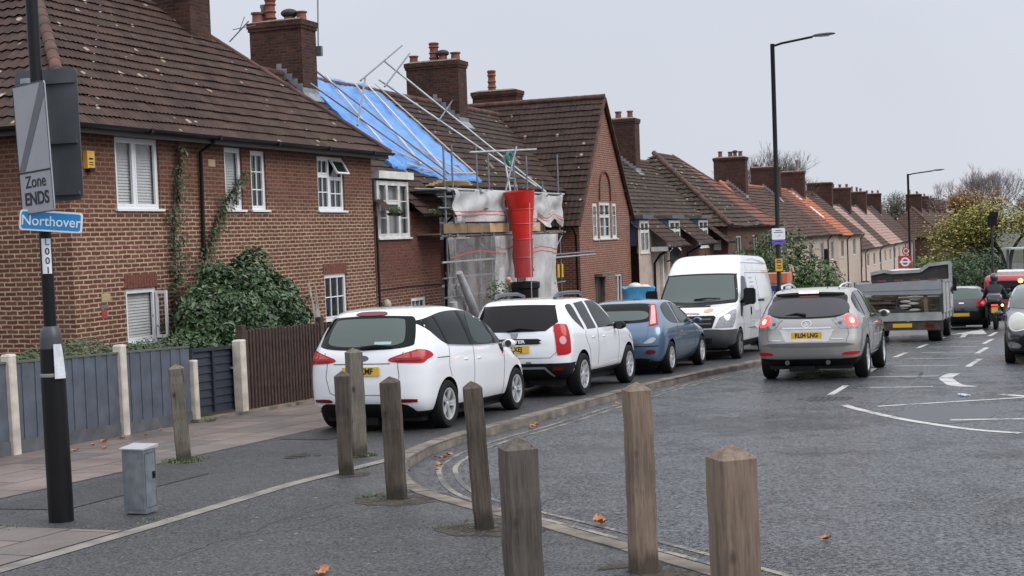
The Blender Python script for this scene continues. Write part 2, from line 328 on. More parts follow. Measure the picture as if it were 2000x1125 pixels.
# ---------------------------------------------------------------- mesh builder
class MB:
    def __init__(s): s.v = []; s.f = []; s.uv = {}; s.mi = []
    def add(s, verts, faces, mi=0, uvs=None):
        o = len(s.v); s.v += [tuple(x) for x in verts]
        for k, f in enumerate(faces):
            if uvs: s.uv[len(s.f)] = uvs[k]
            s.f.append([o + i for i in f]); s.mi.append(mi)
        return s
    def quad(s, a, b, c, d, mi=0): return s.add([a, b, c, d], [(0, 1, 2, 3)], mi)
    def box(s, x0, x1, y0, y1, z0, z1, mi=0):
        v = [(x, y, z) for x in (x0, x1) for y in (y0, y1) for z in (z0, z1)]
        return s.add(v, [(0, 1, 3, 2), (4, 6, 7, 5), (0, 4, 5, 1), (2, 3, 7, 6), (0, 2, 6, 4), (1, 5, 7, 3)], mi)
    def beam(s, p, q, w, h=None, up=(0, 0, 1), mi=0):
        p, q = Vector(p), Vector(q); h = w if h is None else h
        d = (q - p).normalized(); u = Vector(up)
        sd_ = d.cross(u)
        if sd_.length < 1e-4: sd_ = d.cross(Vector((1, 0, 0)))
        sd_.normalize(); u = sd_.cross(d)
        v = [a + sd_ * sx * w / 2 + u * sz * h / 2 for a in (p, q) for sx, sz in ((-1, -1), (1, -1), (1, 1), (-1, 1))]
        return s.add(v, [(0, 1, 2, 3), (4, 7, 6, 5), (0, 4, 5, 1), (1, 5, 6, 2), (2, 6, 7, 3), (3, 7, 4, 0)], mi)
    def cyl(s, p, q, r0, r1=None, n=10, cap=True, mi=0):
        p, q = Vector(p), Vector(q); r1 = r0 if r1 is None else r1
        d = (q - p).normalized(); a = d.orthogonal().normalized(); b = d.cross(a)
        v = []
        for c, r in ((p, r0), (q, r1)):
            for i in range(n):
                t = 2 * math.pi * i / n; v.append(c + a * r * math.cos(t) + b * r * math.sin(t))
        f = [(i, (i + 1) % n, n + (i + 1) % n, n + i) for i in range(n)]
        if cap: f += [tuple(range(n))[::-1], tuple(range(n, 2 * n))]
        return s.add(v, f, mi)
    def path(s, pts, r, n=8, mi=0):
        """tube through points with one radius (or a list of radii)"""
        pts = [Vector(p) for p in pts]; rr = r if isinstance(r, (list, tuple)) else [r] * len(pts)
        a = None; rings = []; o = len(s.v); V = []
        for i, p in enumerate(pts):
            d = (pts[min(i + 1, len(pts) - 1)] - pts[max(i - 1, 0)]).normalized()
            a = d.orthogonal().normalized() if a is None else (a - d * a.dot(d)).normalized()
            b = d.cross(a)
            for k in range(n):
                t = 2 * math.pi * k / n; V.append(p + (a * math.cos(t) + b * math.sin(t)) * rr[i])
        F = []
        for i in range(len(pts) - 1):
            for k in range(n):
                F.append((i * n + k, i * n + (k + 1) % n, (i + 1) * n + (k + 1) % n, (i + 1) * n + k))
        F.append(tuple(range(n))[::-1]); F.append(tuple((len(pts) - 1) * n + k for k in range(n)))
        return s.add(V, F, mi)
    def lathe(s, prof, c=(0, 0, 0), axis='z', n=20, mi=0, closed=False):
        """profile [(r, h)] turned round an axis through c"""
        V = []; c = Vector(c)
        for r, h in prof:
            for k in range(n):
                t = 2 * math.pi * k / n; x, y = r * math.cos(t), r * math.sin(t)
                V.append(c + (Vector((x, y, h)) if axis == 'z' else Vector((x, h, y)) if axis == 'y' else Vector((h, x, y))))
        F = []; m = len(prof); rng = m if closed else m - 1
        for i in range(rng):
            j = (i + 1) % m
            for k in range(n): F.append((i * n + k, i * n + (k + 1) % n, j * n + (k + 1) % n, j * n + k))
        return s.add(V, F, mi)
    def prism(s, poly, d, mi=0):
        """closed polygon (list of 3D points) extruded by vector d"""
        n = len(poly); d = Vector(d); v = [Vector(p) for p in poly]; v += [p + d for p in v]
        f = [tuple(range(n))[::-1], tuple(range(n, 2 * n))] + [(i, (i + 1) % n, n + (i + 1) % n, n + i) for i in range(n)]
        return s.add(v, f, mi)
    def ball(s, c, rx, ry, rz, n=12, m=8, mi=0):
        V = [(c[0], c[1], c[2] - rz)]
        for i in range(1, m):
            a = math.pi * i / m - math.pi / 2
            for k in range(n):
                t = 2 * math.pi * k / n; V.append((c[0] + rx * math.cos(a) * math.cos(t), c[1] + ry * math.cos(a) * math.sin(t), c[2] + rz * math.sin(a)))
        V.append((c[0], c[1], c[2] + rz)); F = []
        for k in range(n): F.append((0, 1 + (k + 1) % n, 1 + k))
        for i in range(m - 2):
            for k in range(n): F.append((1 + i * n + k, 1 + i * n + (k + 1) % n, 1 + (i + 1) * n + (k + 1) % n, 1 + (i + 1) * n + k))
        l = 1 + (m - 2) * n
        for k in range(n): F.append((l + k, l + (k + 1) % n, len(V) - 1))
        return s.add(V, F, mi)
    def mesh(s, name, mats, smooth=False, shift=None):
        me = bpy.data.meshes.new(name)
        v = s.v if shift is None else [(a[0] - shift[0], a[1] - shift[1], a[2] - shift[2]) for a in s.v]
        me.from_pydata(v, [], s.f)
        for m in mats: me.materials.append(m)
        if len(mats) > 1: me.polygons.foreach_set('material_index', s.mi)
        if s.uv:
            ul = me.uv_layers.new(name='UVMap')
            for i, p in enumerate(me.polygons):
                u = s.uv.get(i)
                if u:
                    for li, c in zip(p.loop_indices, u): ul.data[li].uv = c
        if smooth: me.polygons.foreach_set('use_smooth', [True] * len(me.polygons))
        me.update()
        return me
def fixn(me):
    bm = bmesh.new(); bm.from_mesh(me); bmesh.ops.recalc_face_normals(bm, faces=bm.faces); bm.to_mesh(me); bm.free()
def smooth_by_angle(me, ang=35):
    me.polygons.foreach_set('use_smooth', [True] * len(me.polygons))
    me.set_sharp_from_angle(angle=RAD(ang))
def tag(o, label=None, cat=None, group=None, kind=None):
    if label: o['label'] = label
    if cat: o['category'] = cat
    if group: o['group'] = group
    if kind: o['kind'] = kind
    return o
class Thing:
    """an Empty at the thing's base in the street frame; its parts are meshes parented to it"""
    def __init__(s, name, label, cat, t, n, z=None, rot=0., group=None, tilt=False, off=0.):
        z = gz(t, n) + off if z is None else z
        s.o = bpy.data.objects.new(name, None); COL.objects.link(s.o); s.o.empty_display_size = .2
        s.t, s.n, s.z = t, n, z
        a = STREET_ROT + rot
        if tilt:
            X = Vector((math.cos(a), math.sin(a), 0)); X.z = -.0405 * X.y; X.normalize()
            Y = Vector((-math.sin(a), math.cos(a), 0)); Y.z = -.0405 * Y.y; Z = X.cross(Y).normalized(); Y = Z.cross(X)
            s.o.matrix_world = Matrix.Translation(W(t, n, z)) @ Matrix((X, Y, Z)).transposed().to_4x4()
        else:
            s.o.location = W(t, n, z); s.o.rotation_euler = (0, 0, a)
        tag(s.o, label, cat, group)
        s.org = (t, n, z)
    def part(s, name, mb, mats, parent=None, street=False, smooth=None, label=None):
        """street=True: mb is in absolute street coordinates"""
        mats = mats if isinstance(mats, list) else [mats]
        me = mb.mesh(name, mats, False, s.org if street else None) if isinstance(mb, MB) else mb
        if smooth is not None: smooth_by_angle(me, smooth)
        o = bpy.data.objects.new(name, me); COL.objects.link(o); o.parent = parent or s.o
        if label: o['label'] = label
        return o
def single(name, mb, mats, label, cat, t, n, z=None, rot=0., group=None, smooth=None, off=0., street=False, kind=None):
    mats = mats if isinstance(mats, list) else [mats]
    z = gz(t, n) + off if z is None else z
    me = mb.mesh(name, mats, False, (t, n, z) if street else None)
    if smooth is not None: smooth_by_angle(me, smooth)
    o = bpy.data.objects.new(name, me); COL.objects.link(o)
    o.location = W(t, n, z); o.rotation_euler = (0, 0, STREET_ROT + rot)
    return tag(o, label, cat, group, kind)
def copy_tree(o, parent=None):
    c = o.copy(); COL.objects.link(c); c.parent = parent
    for ch in list(o.children): copy_tree(ch, c)
    return c
_fonts = {}
def text_mesh(txt, size, mat, bold=0., depth=.002, align='CENTER', sx=1.):
    """lettering in the XZ plane facing -Y, centred"""
    cu = bpy.data.curves.new('lettering', 'FONT'); cu.body = txt; cu.size = size; cu.align_x = align; cu.align_y = 'CENTER'
    cu.offset = bold; cu.extrude = depth
    o = bpy.data.objects.new('lettering', cu); COL.objects.link(o)
    me = bpy.data.meshes.new_from_object(o.evaluated_get(bpy.context.evaluated_depsgraph_get()))
    bpy.data.objects.remove(o); bpy.data.curves.remove(cu)
    me.transform(Matrix.Rotation(RAD(90), 4, 'X') @ Matrix.Diagonal((sx, 1, 1, 1)))
    me.materials.clear(); me.materials.append(mat)
    return me
# ================================================================ THE SETTING
def inside(p, poly):
    x, y = p; c = False
    for i in range(len(poly)):
        x1, y1 = poly[i]; x2, y2 = poly[i - 1]
        if (y1 > y) != (y2 > y) and x < (x2 - x1) * (y - y1) / (y2 - y1) + x1: c = not c
    return c
def tess(poly, step):
    """boundary densified + interior grid, constrained Delaunay"""
    b = []
    for i in range(len(poly)):
        p, q = Vector(poly[i]), Vector(poly[(i + 1) % len(poly)]); k = max(1, int((q - p).length / step))
        b += [p + (q - p) * j / k for j in range(k)]
    xs = [p[0] for p in poly]; ys = [p[1] for p in poly]; pts = list(b)
    nx, ny = int((max(xs) - min(xs)) / step), int((max(ys) - min(ys)) / step)
    bb = [(p.x, p.y) for p in b]
    for i in range(1, nx + 1):
        for j in range(1, ny + 1):
            q = (min(xs) + i * step, min(ys) + j * step)
            if inside(q, bb) and min((Vector(q) - p).length_squared for p in b) > (step * .45) ** 2: pts.append(Vector(q))
    r = delaunay_2d_cdt([Vector((p[0], p[1])) for p in pts], [], [list(range(len(b)))], 1, 1e-5)
    return [(p.x, p.y) for p in r[0]], [tuple(f) for f in r[2]], len(b)
def sheet(name, polys, off, mat, step=40., kind='structure', label=None):
    me = bpy.data.meshes.new(name); V = []; F = []; UV = []
    for poly in polys:
        v, f, _ = tess(poly, step); o = len(V)
        V += [W(t, n, gz(t, n) + off) for t, n in v]; UV += v; F += [[o + i for i in g] for g in f]
    me.from_pydata(V, [], F); ul = me.uv_layers.new(name='UVMap')
    for p in me.polygons:
        for li in p.loop_indices: ul.data[li].uv = UV[me.loops[li].vertex_index]
    me.materials.append(mat); fixn(me)
    for p in me.polygons[:1]:
        if p.normal.z < 0: me.flip_normals()
    ob = bpy.data.objects.new(name, me); COL.objects.link(ob); tag(ob, label, kind=kind); return ob
def band(pts, w, w2=None):
    """strip polygon of width w round a polyline of (t,n)"""
    w2 = w / 2 if w2 is None else w2; w1 = w - w2; L_, R2 = [], []
    for i, p in enumerate(pts):
        a = Vector(pts[max(i - 1, 0)]); b = Vector(pts[min(i + 1, len(pts) - 1)]); d = (b - a).normalized(); k = Vector((-d.y, d.x))
        L_.append(tuple(Vector(p) + k * w1)); R2.append(tuple(Vector(p) - k * w2))
    return L_ + R2[::-1]
def strips(pts, w, w2=None):
    b = band(pts, w, w2); n = len(pts)
    return [[b[i], b[i + 1], b[2 * n - 2 - i], b[2 * n - 1 - i]] for i in range(n - 1)]
def spline(pts, k=6):
    out = []
    for i in range(len(pts) - 1):
        p0, p1, p2, p3 = (Vector(pts[max(0, min(len(pts) - 1, i + j))]) for j in (-1, 0, 1, 2))
        for s in range(k):
            t = s / k; out.append(tuple(.5 * ((2 * p1) + (p2 - p0) * t + (2 * p0 - 5 * p1 + 4 * p2 - p3) * t * t + (3 * p1 - p0 - 3 * p2 + p3) * t ** 3)))
    out.append(tuple(pts[-1])); return out

# one big ground sheet to the horizon (follows the fall of the street)
gm = bpy.data.meshes.new('ground'); V = []; F = []
Ys = [-60, -20, 0, 20, 45, 50, 55, 60, 65, 70, 75, 100, 150, 250, 450, 900, 1800, 3200]; Xs = [-1500, -500, -150, -50, 0, 50, 150, 500, 1500]
for Y in Ys:
    for X in Xs: V.append((X, Y, gzY(Y) - .16 + (0 if Y < 250 else .008 * (Y - 250) * .9)))
for i in range(len(Ys) - 1):
    for j in range(len(Xs) - 1):
        a = i * len(Xs) + j; F.append((a, a + 1, a + 1 + len(Xs), a + len(Xs)))
gm.from_pydata(V, [], F); gm.materials.append(flat('earth', (.06, .065, .04), .95, noise=.4, nscale=.5))
go = bpy.data.objects.new('ground', gm); COL.objects.link(go); tag(go, kind='structure')

kerb_ctrl = [(60, -8.3), (30, -8.3), (20, -8.3), (13, -8.24), (9.4, -7.8), (6.3, -7.52), (2.8, -7.45), (.1, -7.42), (-1.2, -7.36), (-2.2, -7.34), (-3.2, -7.43), (-4.22, -7.66), (-5.0, -8.0), (-5.8, -8.45),
             (-6.42, -8.93), (-7.0, -9.55), (-7.6, -10.3), (-8.3, -11.1), (-9.1, -12.0), (-10.0, -13.0), (-11.2, -14.8), (-12.2, -17.5), (-12.6, -21), (-12.8, -40)]
kerb_pts = spline(kerb_ctrl, 5)
def off_line(pts, d):
    out = []
    for i, p in enumerate(pts):
        a = Vector(pts[max(i - 1, 0)]); b = Vector(pts[min(i + 1, len(pts) - 1)]); v = (b - a).normalized(); out.append((p[0] - v.y * d, p[1] + v.x * d))
    return out
far_kerb = [(200, -14), (120, -9.5), (85, -8.3)]
road_edge = far_kerb + kerb_pts
sheet('road', [[(200, -60)] + far_kerb + kerb_ctrl + [(-40, -40), (-40, -60)]], -.1, M['road'], 10.)
pav = [(-40, -2.3), (60, -2.3), (85, -2.3), (120, -4), (200, -8)] + far_kerb + kerb_ctrl + [(-40, -40)]
sheet('pavement', [pav], 0., M['path_asphalt'], 10.)
sheet('garden_soil', [[(-40, -2.3), (60, -2.3), (200, -8), (200, 60), (60, 60), (-40, 60)]], -.015, flat('garden_soil', (.045, .040, .026), .95, noise=.5, nscale=3, bump=.8, bscale=20), 20.)

# flagstones: pinkish-grey concrete slabs, joints drawn from the sheet's own street coordinates
def slab_mat():
    m, nt, b = newmat('paving_slabs'); L = nt.links
    uv = nt.nodes.new('ShaderNodeUVMap'); bt = nt.nodes.new('ShaderNodeTexBrick'); L.new(uv.outputs[0], bt.inputs['Vector'])
    bt.inputs['Scale'].default_value = 1; bt.inputs['Brick Width'].default_value = .92; bt.inputs['Row Height'].default_value = .62
    bt.inputs['Mortar Size'].default_value = .013; bt.inputs['Color1'].default_value = (.205, .160, .142, 1); bt.inputs['Color2'].default_value = (.135, .118, .110, 1)
    bt.inputs['Mortar'].default_value = (.022, .020, .017, 1); bt.inputs['Mortar Smooth'].default_value = .4
    o = nt.nodes.new('ShaderNodeTexCoord').outputs['Object']
    c = mixc(nt, .7, bt.outputs['Color'], ramp(nt, noise(nt, o, 1.3, 5, .65), (.3, (.65, .66, .66)), (.7, (1.25, 1.2, 1.18))), 'MULTIPLY')
    c = mixc(nt, .6, c, ramp(nt, noise(nt, o, 60, 3, .7), (.3, (.72, .72, .72)), (.7, (1.25, 1.25, 1.25))), 'MULTIPLY')
    L.new(c, b.inputs['Base Color']); L.new(smooth(nt, noise(nt, o, 1.1, 4), .35, .65, .38, .7), b.inputs['Roughness'])
    bp = nt.nodes.new('ShaderNodeBump'); bp.inputs['Strength'].default_value = .5; bp.inputs['Distance'].default_value = .01
    L.new(mathn(nt, 'ADD', mathn(nt, 'MULTIPLY', bt.outputs['Fac'], -1), noise(nt, o, 40, 3)), bp.inputs['Height']); L.new(bp.outputs[0], b.inputs['Normal'])
    return m
sheet('slab_paving', [[(-40, -4.98), (40, -4.98), (40, -2.3), (-40, -2.3)], [(-40, -7.3), (-8.66, -7.3), (-8.66, -6.1), (-40, -6.1)]], .004, slab_mat(), 20.)
sheet('edging_stones', [band([(-40, -7.55), (-14, -7.45), (-8.5, -7.42), (-6.2, -7.36), (-4.3, -7.50)], .15)], .008, M['concrete'], 3.)
# the corner beyond the edging is a darker, coarser asphalt
corner = [(-40, -7.63), (-8.5, -7.5), (-6.2, -7.44), (-4.6, -7.62)] + [p for p in off_line(kerb_pts, -.13) if p[0] < -4.75 and p[1] > -22] + [(-40, -22)]
sheet('corner_asphalt', [corner], .004, M['patch'], 3.)
blobs = []
def blob(t, n, r, sq=1., k=14):
    return [(t + r * math.cos(2 * math.pi * i / k) * random.uniform(.75, 1.2), n + r * sq * math.sin(2 * math.pi * i / k) * random.uniform(.75, 1.2)) for i in range(k)]

# kerbstones: bullnosed stones 0.9 m long with thin joints
kb = MB(); kp = road_edge; acc = 0
kin = off_line(kp, -.17); kin2 = off_line(kp, -.02)
for i in range(len(kp) - 1):
    a, b = kp[i], kp[i + 1]; ai, bi = kin[i], kin[i + 1]; ac, bc = kin2[i], kin2[i + 1]
    L_ = (Vector(a) - Vector(b)).length; k = max(1, int(L_ / .9)) if a[0] > 14 else max(1, round(L_ / .45))
    for j in range(k):
        f0, f1 = j / k + .002 / L_, (j + 1) / k - .002 / L_
        lp = lambda p, q, f: Vector(p) + (Vector(q) - Vector(p)) * f
        dz = random.uniform(-.004, .005); tp = .012 + dz
        P0, P1 = lp(a, b, f0), lp(a, b, f1); I0, I1 = lp(ai, bi, f0), lp(ai, bi, f1); C0, C1 = lp(ac, bc, f0), lp(ac, bc, f1)
        z = lambda p, o: W(p[0], p[1], gz(p[0], p[1]) + o)
        vs = [z(P0, -.14), z(P1, -.14), z(P0, tp - .025), z(P1, tp - .025), z(C0, tp), z(C1, tp), z(I0, tp), z(I1, tp), z(I0, -.1), z(I1, -.1)]
        kb.add(vs, [(0, 1, 3, 2), (2, 3, 5, 4), (4, 5, 7, 6), (6, 7, 9, 8), (0, 2, 4, 6, 8), (1, 9, 7, 5, 3)])
kme = kb.mesh('kerb', [M['kerb']]); fixn(kme); ko = bpy.data.objects.new('kerb', kme); COL.objects.link(ko); tag(ko, kind='structure')
# far side of the street
sheet('far_pavement', [[(-14, -19), (200, -27), (200, -40), (-14, -40)]], .004, M['path_asphalt'], 20.)

# ---- road markings
mk = []
def bar(a, b, w): mk.extend(strips([a, b], w))
for (a, b, w) in [((6.05, -11.08), (6.2, -12.33), .105), ((8.58, -10.87), (8.7, -12.27), .105), ((11.7, -11.17), (11.7, -12.44), .105), ((14.2, -11.16), (14.1, -12.55), .105), ((16.6, -11.37), (16.5, -12.6), .105),
                  ((19.2, -11.4), (19.1, -12.56), .105), ((21.8, -11.6), (21.6, -12.54), .105), ((24.5, -11.7), (24.3, -12.5), .105), ((27.5, -11.8), (27.4, -12.5), .105),
                  ((2.66, -11.8), (3.9, -13.6), .11), ((.75, -12.9), (1.15, -15.5), .13), ((4.62, -13.42), (3.2, -14.6), .16), ((3.9, -13.6), (5.2, -15.4), .11)]:
    bar(a, b, w)
for t in (4.7, 9.2, 14.9, 18.9, 23): mk += strips([(t, -10.86 - max(0, t - 14) * .05), (t + 1.9, -10.86 - max(0, t - 12) * .05)], .11)
for t in (11.2, 15.9, 20.5, 25.0): mk += strips([(t, -12.66), (t + 2.6, -12.8)], .12)
mk += strips(spline([(2.9, -11.3), (2.2, -11.6), (1.0, -12.22), (.2, -12.75), (-.4, -13.25), (-.75, -13.75)], 4), .125)
mk += strips(spline([(9.3, -12.5), (8.2, -12.42), (7.3, -12.53), (6.5, -12.68), (6.1, -12.95)], 4), .24)
# straight-on arrow beyond the hatching
mk += [[(24.6, -12.0), (26.6, -12.0), (26.6, -12.55), (30.2, -12.3), (26.6, -11.5), (26.6, -11.85), (24.6, -11.85)]]
mk += strips([(-9.6, -14.0), (-9.0, -13.4)], .3)
sheet('road_markings', mk, -.096, M['white_line'], 50.)
yl = []
kk = [p for p in kerb_pts if p[0] < 40 and p[1] > -14.0]
kfar = [p for p in kk]
for d in (.33, .50): yl += strips(off_line(kfar, d), .055)
sheet('yellow_lines', yl, -.096, M['yellow_line'], 50.)
sheet('road_repair', [blob(1.6, -12.9, 1.3, .5), blob(9, -11.9, .8, .5), strips(spline([(3, -11.9), (8, -11.9), (13, -11.6), (20, -12.2), (26, -12.4)], 4), .10)[0]] + strips(spline([(2, -11.7), (8, -11.95), (13, -11.7), (20, -12.1), (26, -12.3)], 4), .07), -.0975, flat('tar_seam', (.022, .022, .023), .35, noise=.3), 50.)
# drain cover in the road
dm = MB(); dm.box(-.33, .33, -.33, .33, -.02, .006)
for i in range(6): dm.box(-.29, .29, -.29 + i * .1, -.24 + i * .1, .006, .014)
single('drain_cover', dm, flat('cast_iron', (.022, .022, .024), .5, .5, noise=.2), 'dark iron drain cover set in the wet road behind the silver car', 'drain cover', 3.85, -10.95, off=-.1)

bol_xy = [(-3.69, 15.0), (-1.68, 13.29), (-1.75, 14.89), (-1.05, 11.6), (-.27, 9.98), (.01, 5.95), (.743, 8.25), (.80, 5.05)]
def tn(X, Y):
    dx, dy = X - AX, Y - AY
    return dx * SX + dy * SY, -dx * SY + dy * SX
mud = []
for i, (X, Y) in enumerate(bol_xy):
    t, n = tn(X, Y)
    if i in (0, 2, 1): mud.append(blob(t, n, .22))
    else: mud.append(blob(t, n - .08, .42 if i != 6 else .34))
mud.append(blob(-4.15, -6.3, .2))
sheet('muddy_ground', mud, .007, M['mud'], 5.)
# cracks and reinstated patches in the old asphalt
def crack(p, ang, L_, seed):
    r_ = random.Random(seed); pts = [p]
    for _ in range(int(L_ / .12)): ang += r_.uniform(-.45, .45); pts.append((pts[-1][0] + .12 * math.cos(ang), pts[-1][1] + .12 * math.sin(ang)))
    return strips(pts, r_.uniform(.004, .008))
ck = []
for a in (((-8.2, -8.3), -.6, 2.2, 1), ((-7.2, -8.4), 2.6, 1.6, 2), ((-9.6, -8.4), .3, 2.0, 3), ((-9.2, -10.6), .9, 1.5, 4), ((-6.0, -5.6), .2, 1.8, 5), ((-3.0, -6.2), 2.9, 1.4, 6), ((-10.6, -10.2), -.4, 1.6, 7)): ck += crack(*a)
sheet('asphalt_cracks', ck, .0075, flat('crack_dirt', (.028, .029, .024), .95, noise=.4), 5.)
sheet('asphalt_patch', [[(-7.9, -5.25), (-5.6, -5.2), (-5.55, -6.05), (-7.85, -6.1)], [(-2.6, -5.1), (1.5, -5.1), (1.5, -5.75), (-2.6, -5.8)]], .0055, asphalt_mat('reinstated_asphalt', (.042, .042, .044), .4, 80, .008, .3, .4, .6, .4), 5.)
# grass tufts at post feet and along the fence foot
def tufts(places, name, label):
    g = MB()
    for (t, n, r, k, h) in places:
        for _ in range(k):
            a = random.uniform(0, 6.28); d = r * math.sqrt(random.random()); tt, nn = t + d * math.cos(a), n + d * math.sin(a)
            z = gz(tt, nn); b = random.uniform(0, 6.28); hh = h * random.uniform(.5, 1.3); w = .006
            dx, dy = math.cos(b), math.sin(b); L_ = random.uniform(.3, 1.2) * hh
            p0 = W(tt, nn, z); g.add([p0 + Vector((-dy * w, dx * w, 0)), p0 + Vector((dy * w, -dx * w, 0)), p0 + Vector((dx * L_ + dy * w * .5, dy * L_ - dx * w * .5, hh))], [(0, 1, 2)])
    me = g.mesh(name, [M['grass']]); o = bpy.data.objects.new(name, me); COL.objects.link(o); tag(o, label, kind='stuff')
tufts([(tn(-3.69, 15)[0], tn(-3.69, 15)[1], .26, 260, .035), (tn(-1.05, 11.6)[0] + .1, tn(-1.05, 11.6)[1] + .25, .2, 160, .02), (-5.05, -7.6, .25, 120, .018), (tn(-1.75, 14.89)[0], tn(-1.75, 14.89)[1], .18, 120, .03),
       (tn(-.27, 9.98)[0], tn(-.27, 9.98)[1] + .3, .22, 90, .015), (-8.75, -6.15, .18, 50, .02), (-.45, -2.6, .15, 120, .06), (-8.2, -7.35, .22, 90, .015)] + [(t, -2.42, .12, 25, .03) for t in (-6, -5.2, -3.4, -2.6, -1.6, .4, 1.6, 2.6)], 'grass', 'short green grass growing round post feet and the fence foot')

# fallen leaves: curled little blades, each its own thing
def leaf_mesh(seed):
    rnd = random.Random(seed); m = MB(); N = 7; V = []
    for i in range(N):
        u = i / (N - 1); w = .052 * math.sin(math.pi * min(1, u * .92 + .06)) ** .8 * (1 + .35 * math.sin(9 * u)); x = (u - .5) * .15
        zc = .012 + .03 * (u - .5) ** 2 * 4 * rnd.uniform(.3, 1.2)
        V += [(x, -w, zc + rnd.uniform(.005, .03)), (x, 0, zc), (x, w, zc + rnd.uniform(.005, .03))]
    F = []
    for i in range(N - 1):
        for k in range(2): a = i * 3 + k; F.append((a, a + 1, a + 4, a + 3))
    m.add(V, F); return m.mesh('fallen_leaf', [M['deadleaf']], True)
leaf_me = [leaf_mesh(i) for i in range(5)]
leafspots = [(tn(.0, 0)[0], 0, '')]
def put_leaf(t, n, off, label, s=1., group='fallen autumn leaves'):
    o = bpy.data.objects.new('fallen_leaf', random.choice(leaf_me)); COL.objects.link(o)
    o.location = W(t, n, gz(t, n) + off); o.rotation_euler = (random.uniform(-.15, .15), random.uniform(-.15, .15), random.uniform(0, 6.28)); s *= .68; o.scale = (s, s, s)
    tag(o, label, 'leaf', group)
put_leaf(-7.65, -12.52, -.095, 'single orange leaf lying out on the wet road, right of the tallest front bollard', 1.0)
put_leaf(-7.3, -10.75, -.09, 'large orange leaf lying in the gutter by the curved kerb', 1.5)
put_leaf(-9.81, -9.7, .006, 'pale brown leaf on the dark asphalt at the bottom edge of the photo', 1.1)
for t, n, s in [(-.3, -7.62, 1.2), (-.05, -7.6, 1.), (-.5, -7.66, .8)]: put_leaf(t, n, -.09, 'orange leaf in the small heap against the kerb beside the front white car', s, 'leaves against the kerb by the white car')
for t, n, s in [(-3.3, -7.72, 1.), (-3.6, -7.78, 1.2), (-4.1, -7.95, .9), (-3.45, -7.62, .7), (-4.5, -8.1, .6)]: put_leaf(t, n, -.09, 'brown leaf in the scatter where the kerb curves and the yellow lines begin', s, 'leaves where the kerb curves')
for t, n, s in [(-4.0, -3.1, 1.), (-3.4, -2.9, .8), (-3.1, -2.85, 1.2), (-2.6, -2.75, 1.), (-2.3, -2.9, .7), (-1.7, -2.7, .8), (-3.7, -3.3, .7)]: put_leaf(t, n, .008, 'dry leaf on the paving slabs along the grey fence', s, 'leaves along the grey fence')
for i in range(9): put_leaf(.95 + i * .24, -2.55 + random.uniform(-.06, .05), .008, 'curled brown leaf at the foot of the brown picket fence', random.uniform(.8, 1.3), 'leaves under the picket fence')
for i in range(5): put_leaf(3.2 + i * 1.7, -7.75 - i * .06, -.09, 'small brown leaf in the gutter beside the parked cars', .8, 'leaves in the gutter')

# discarded face mask / tissue
mm = MB(); 
for i in range(7):
    for j in range(4):
        mm.v.append((-.11 + i * .037, -.055 + j * .036, .012 + .018 * abs(math.sin(i * 1.7 + j * 2.1))))
for i in range(6):
    for j in range(3):
        a = i * 4 + j; mm.f.append([a, a + 4, a + 5, a + 1]); mm.mi.append(0)
single('face_mask', mm, flat('pale_blue_cloth', (.42, .55, .62), .8), 'crumpled pale blue face mask lying on the road hatching', 'face mask', 4.3, -12.9, off=-.096, rot=.6)

# ================================================================ STREET FURNITURE
M['post_grey'] = wood_mat('weathered_grey_wood', (.120, .104, .092), (.055, .047, .041))
M['post_dark'] = wood_mat('dark_weathered_wood', (.105, .085, .070), (.042, .034, .028))
M['post_new'] = wood_mat('newer_brown_wood', (.225, .170, .132), (.115, .086, .068))
M['post_pale'] = wood_mat('pale_split_wood', (.17, .155, .13), (.085, .072, .058))
def bollard(i, w, h, yaw, lean, mat, label, crack=0., shave=0.):
    X, Y = bol_xy[i]; t, n = tn(X, Y); m = MB(); rnd = random.Random(i * 11 + 3); rings = []
    ch = .012; K = 14
    sh = [(-1, -1), (1, -1), (1, 1), (-1, 1)]
    for k in range(K + 1):
        z = -.1 + (h - .05 * 1 + .1) * k / K; f = w / 2 * (1 + .012 * rnd.uniform(-1, 1)); ring = []
        wx, wy = rnd.uniform(-.003, .003), rnd.uniform(-.003, .003)
        if k == K: f = w / 2
        for q, (sx, sy) in enumerate(sh):
            cut = shave * (.03 + .03 * math.sin(3 * z + q)) if q == 1 else 0
            px, py = sx * (f - cut), sy * (f - cut)
            nx_, ny_ = sh[(q + 1) % 4]
            dx, dy = (0, 1) if sx == nx_ else (1, 0)
            # two points per corner = chamfer
            if q == 0: a, b = (px, py + ch), (px + ch, py)
            elif q == 1: a, b = (px - ch, py), (px, py + ch)
            elif q == 2: a, b = (px, py - ch), (px - ch, py)
            else: a, b = (px + ch, py), (px, py - ch)
            ring += [a, b]
        rings.append([(x + wx, y + wy, z) for x, y in ring])
    for r in rings: m.v += r
    for k in range(K):
        for q in range(8): a = k * 8 + q; b = k * 8 + (q + 1) % 8; m.f.append([a, b, b + 8, a + 8]); m.mi.append(0)
    # weathered pyramid top
    o = len(m.v); top = h; zt = rings[-1][0][2]
    m.v += [(x * .55 + rnd.uniform(-.004, .004), y * .55 + rnd.uniform(-.004, .004), zt + (top - zt) * .52) for x, y, _ in rings[-1]]
    m.v.append((rnd.uniform(-.01, .01), rnd.uniform(-.01, .01), top))
    for q in range(8):
        a = K * 8 + q; b = K * 8 + (q + 1) % 8; m.f.append([a, b, o + (q + 1) % 8, o + q]); m.mi.append(0); m.f.append([o + q, o + (q + 1) % 8, o + 8]); m.mi.append(0)
    ob = single('wooden_bollard', m, mat, label, 'bollard', t, n, rot=yaw, group='wooden bollards on the corner')
    ob.rotation_euler = (Matrix.Rotation(lean, 3, 'Y') @ Matrix.Rotation(STREET_ROT + yaw, 3, 'Z')).to_euler()
    return ob
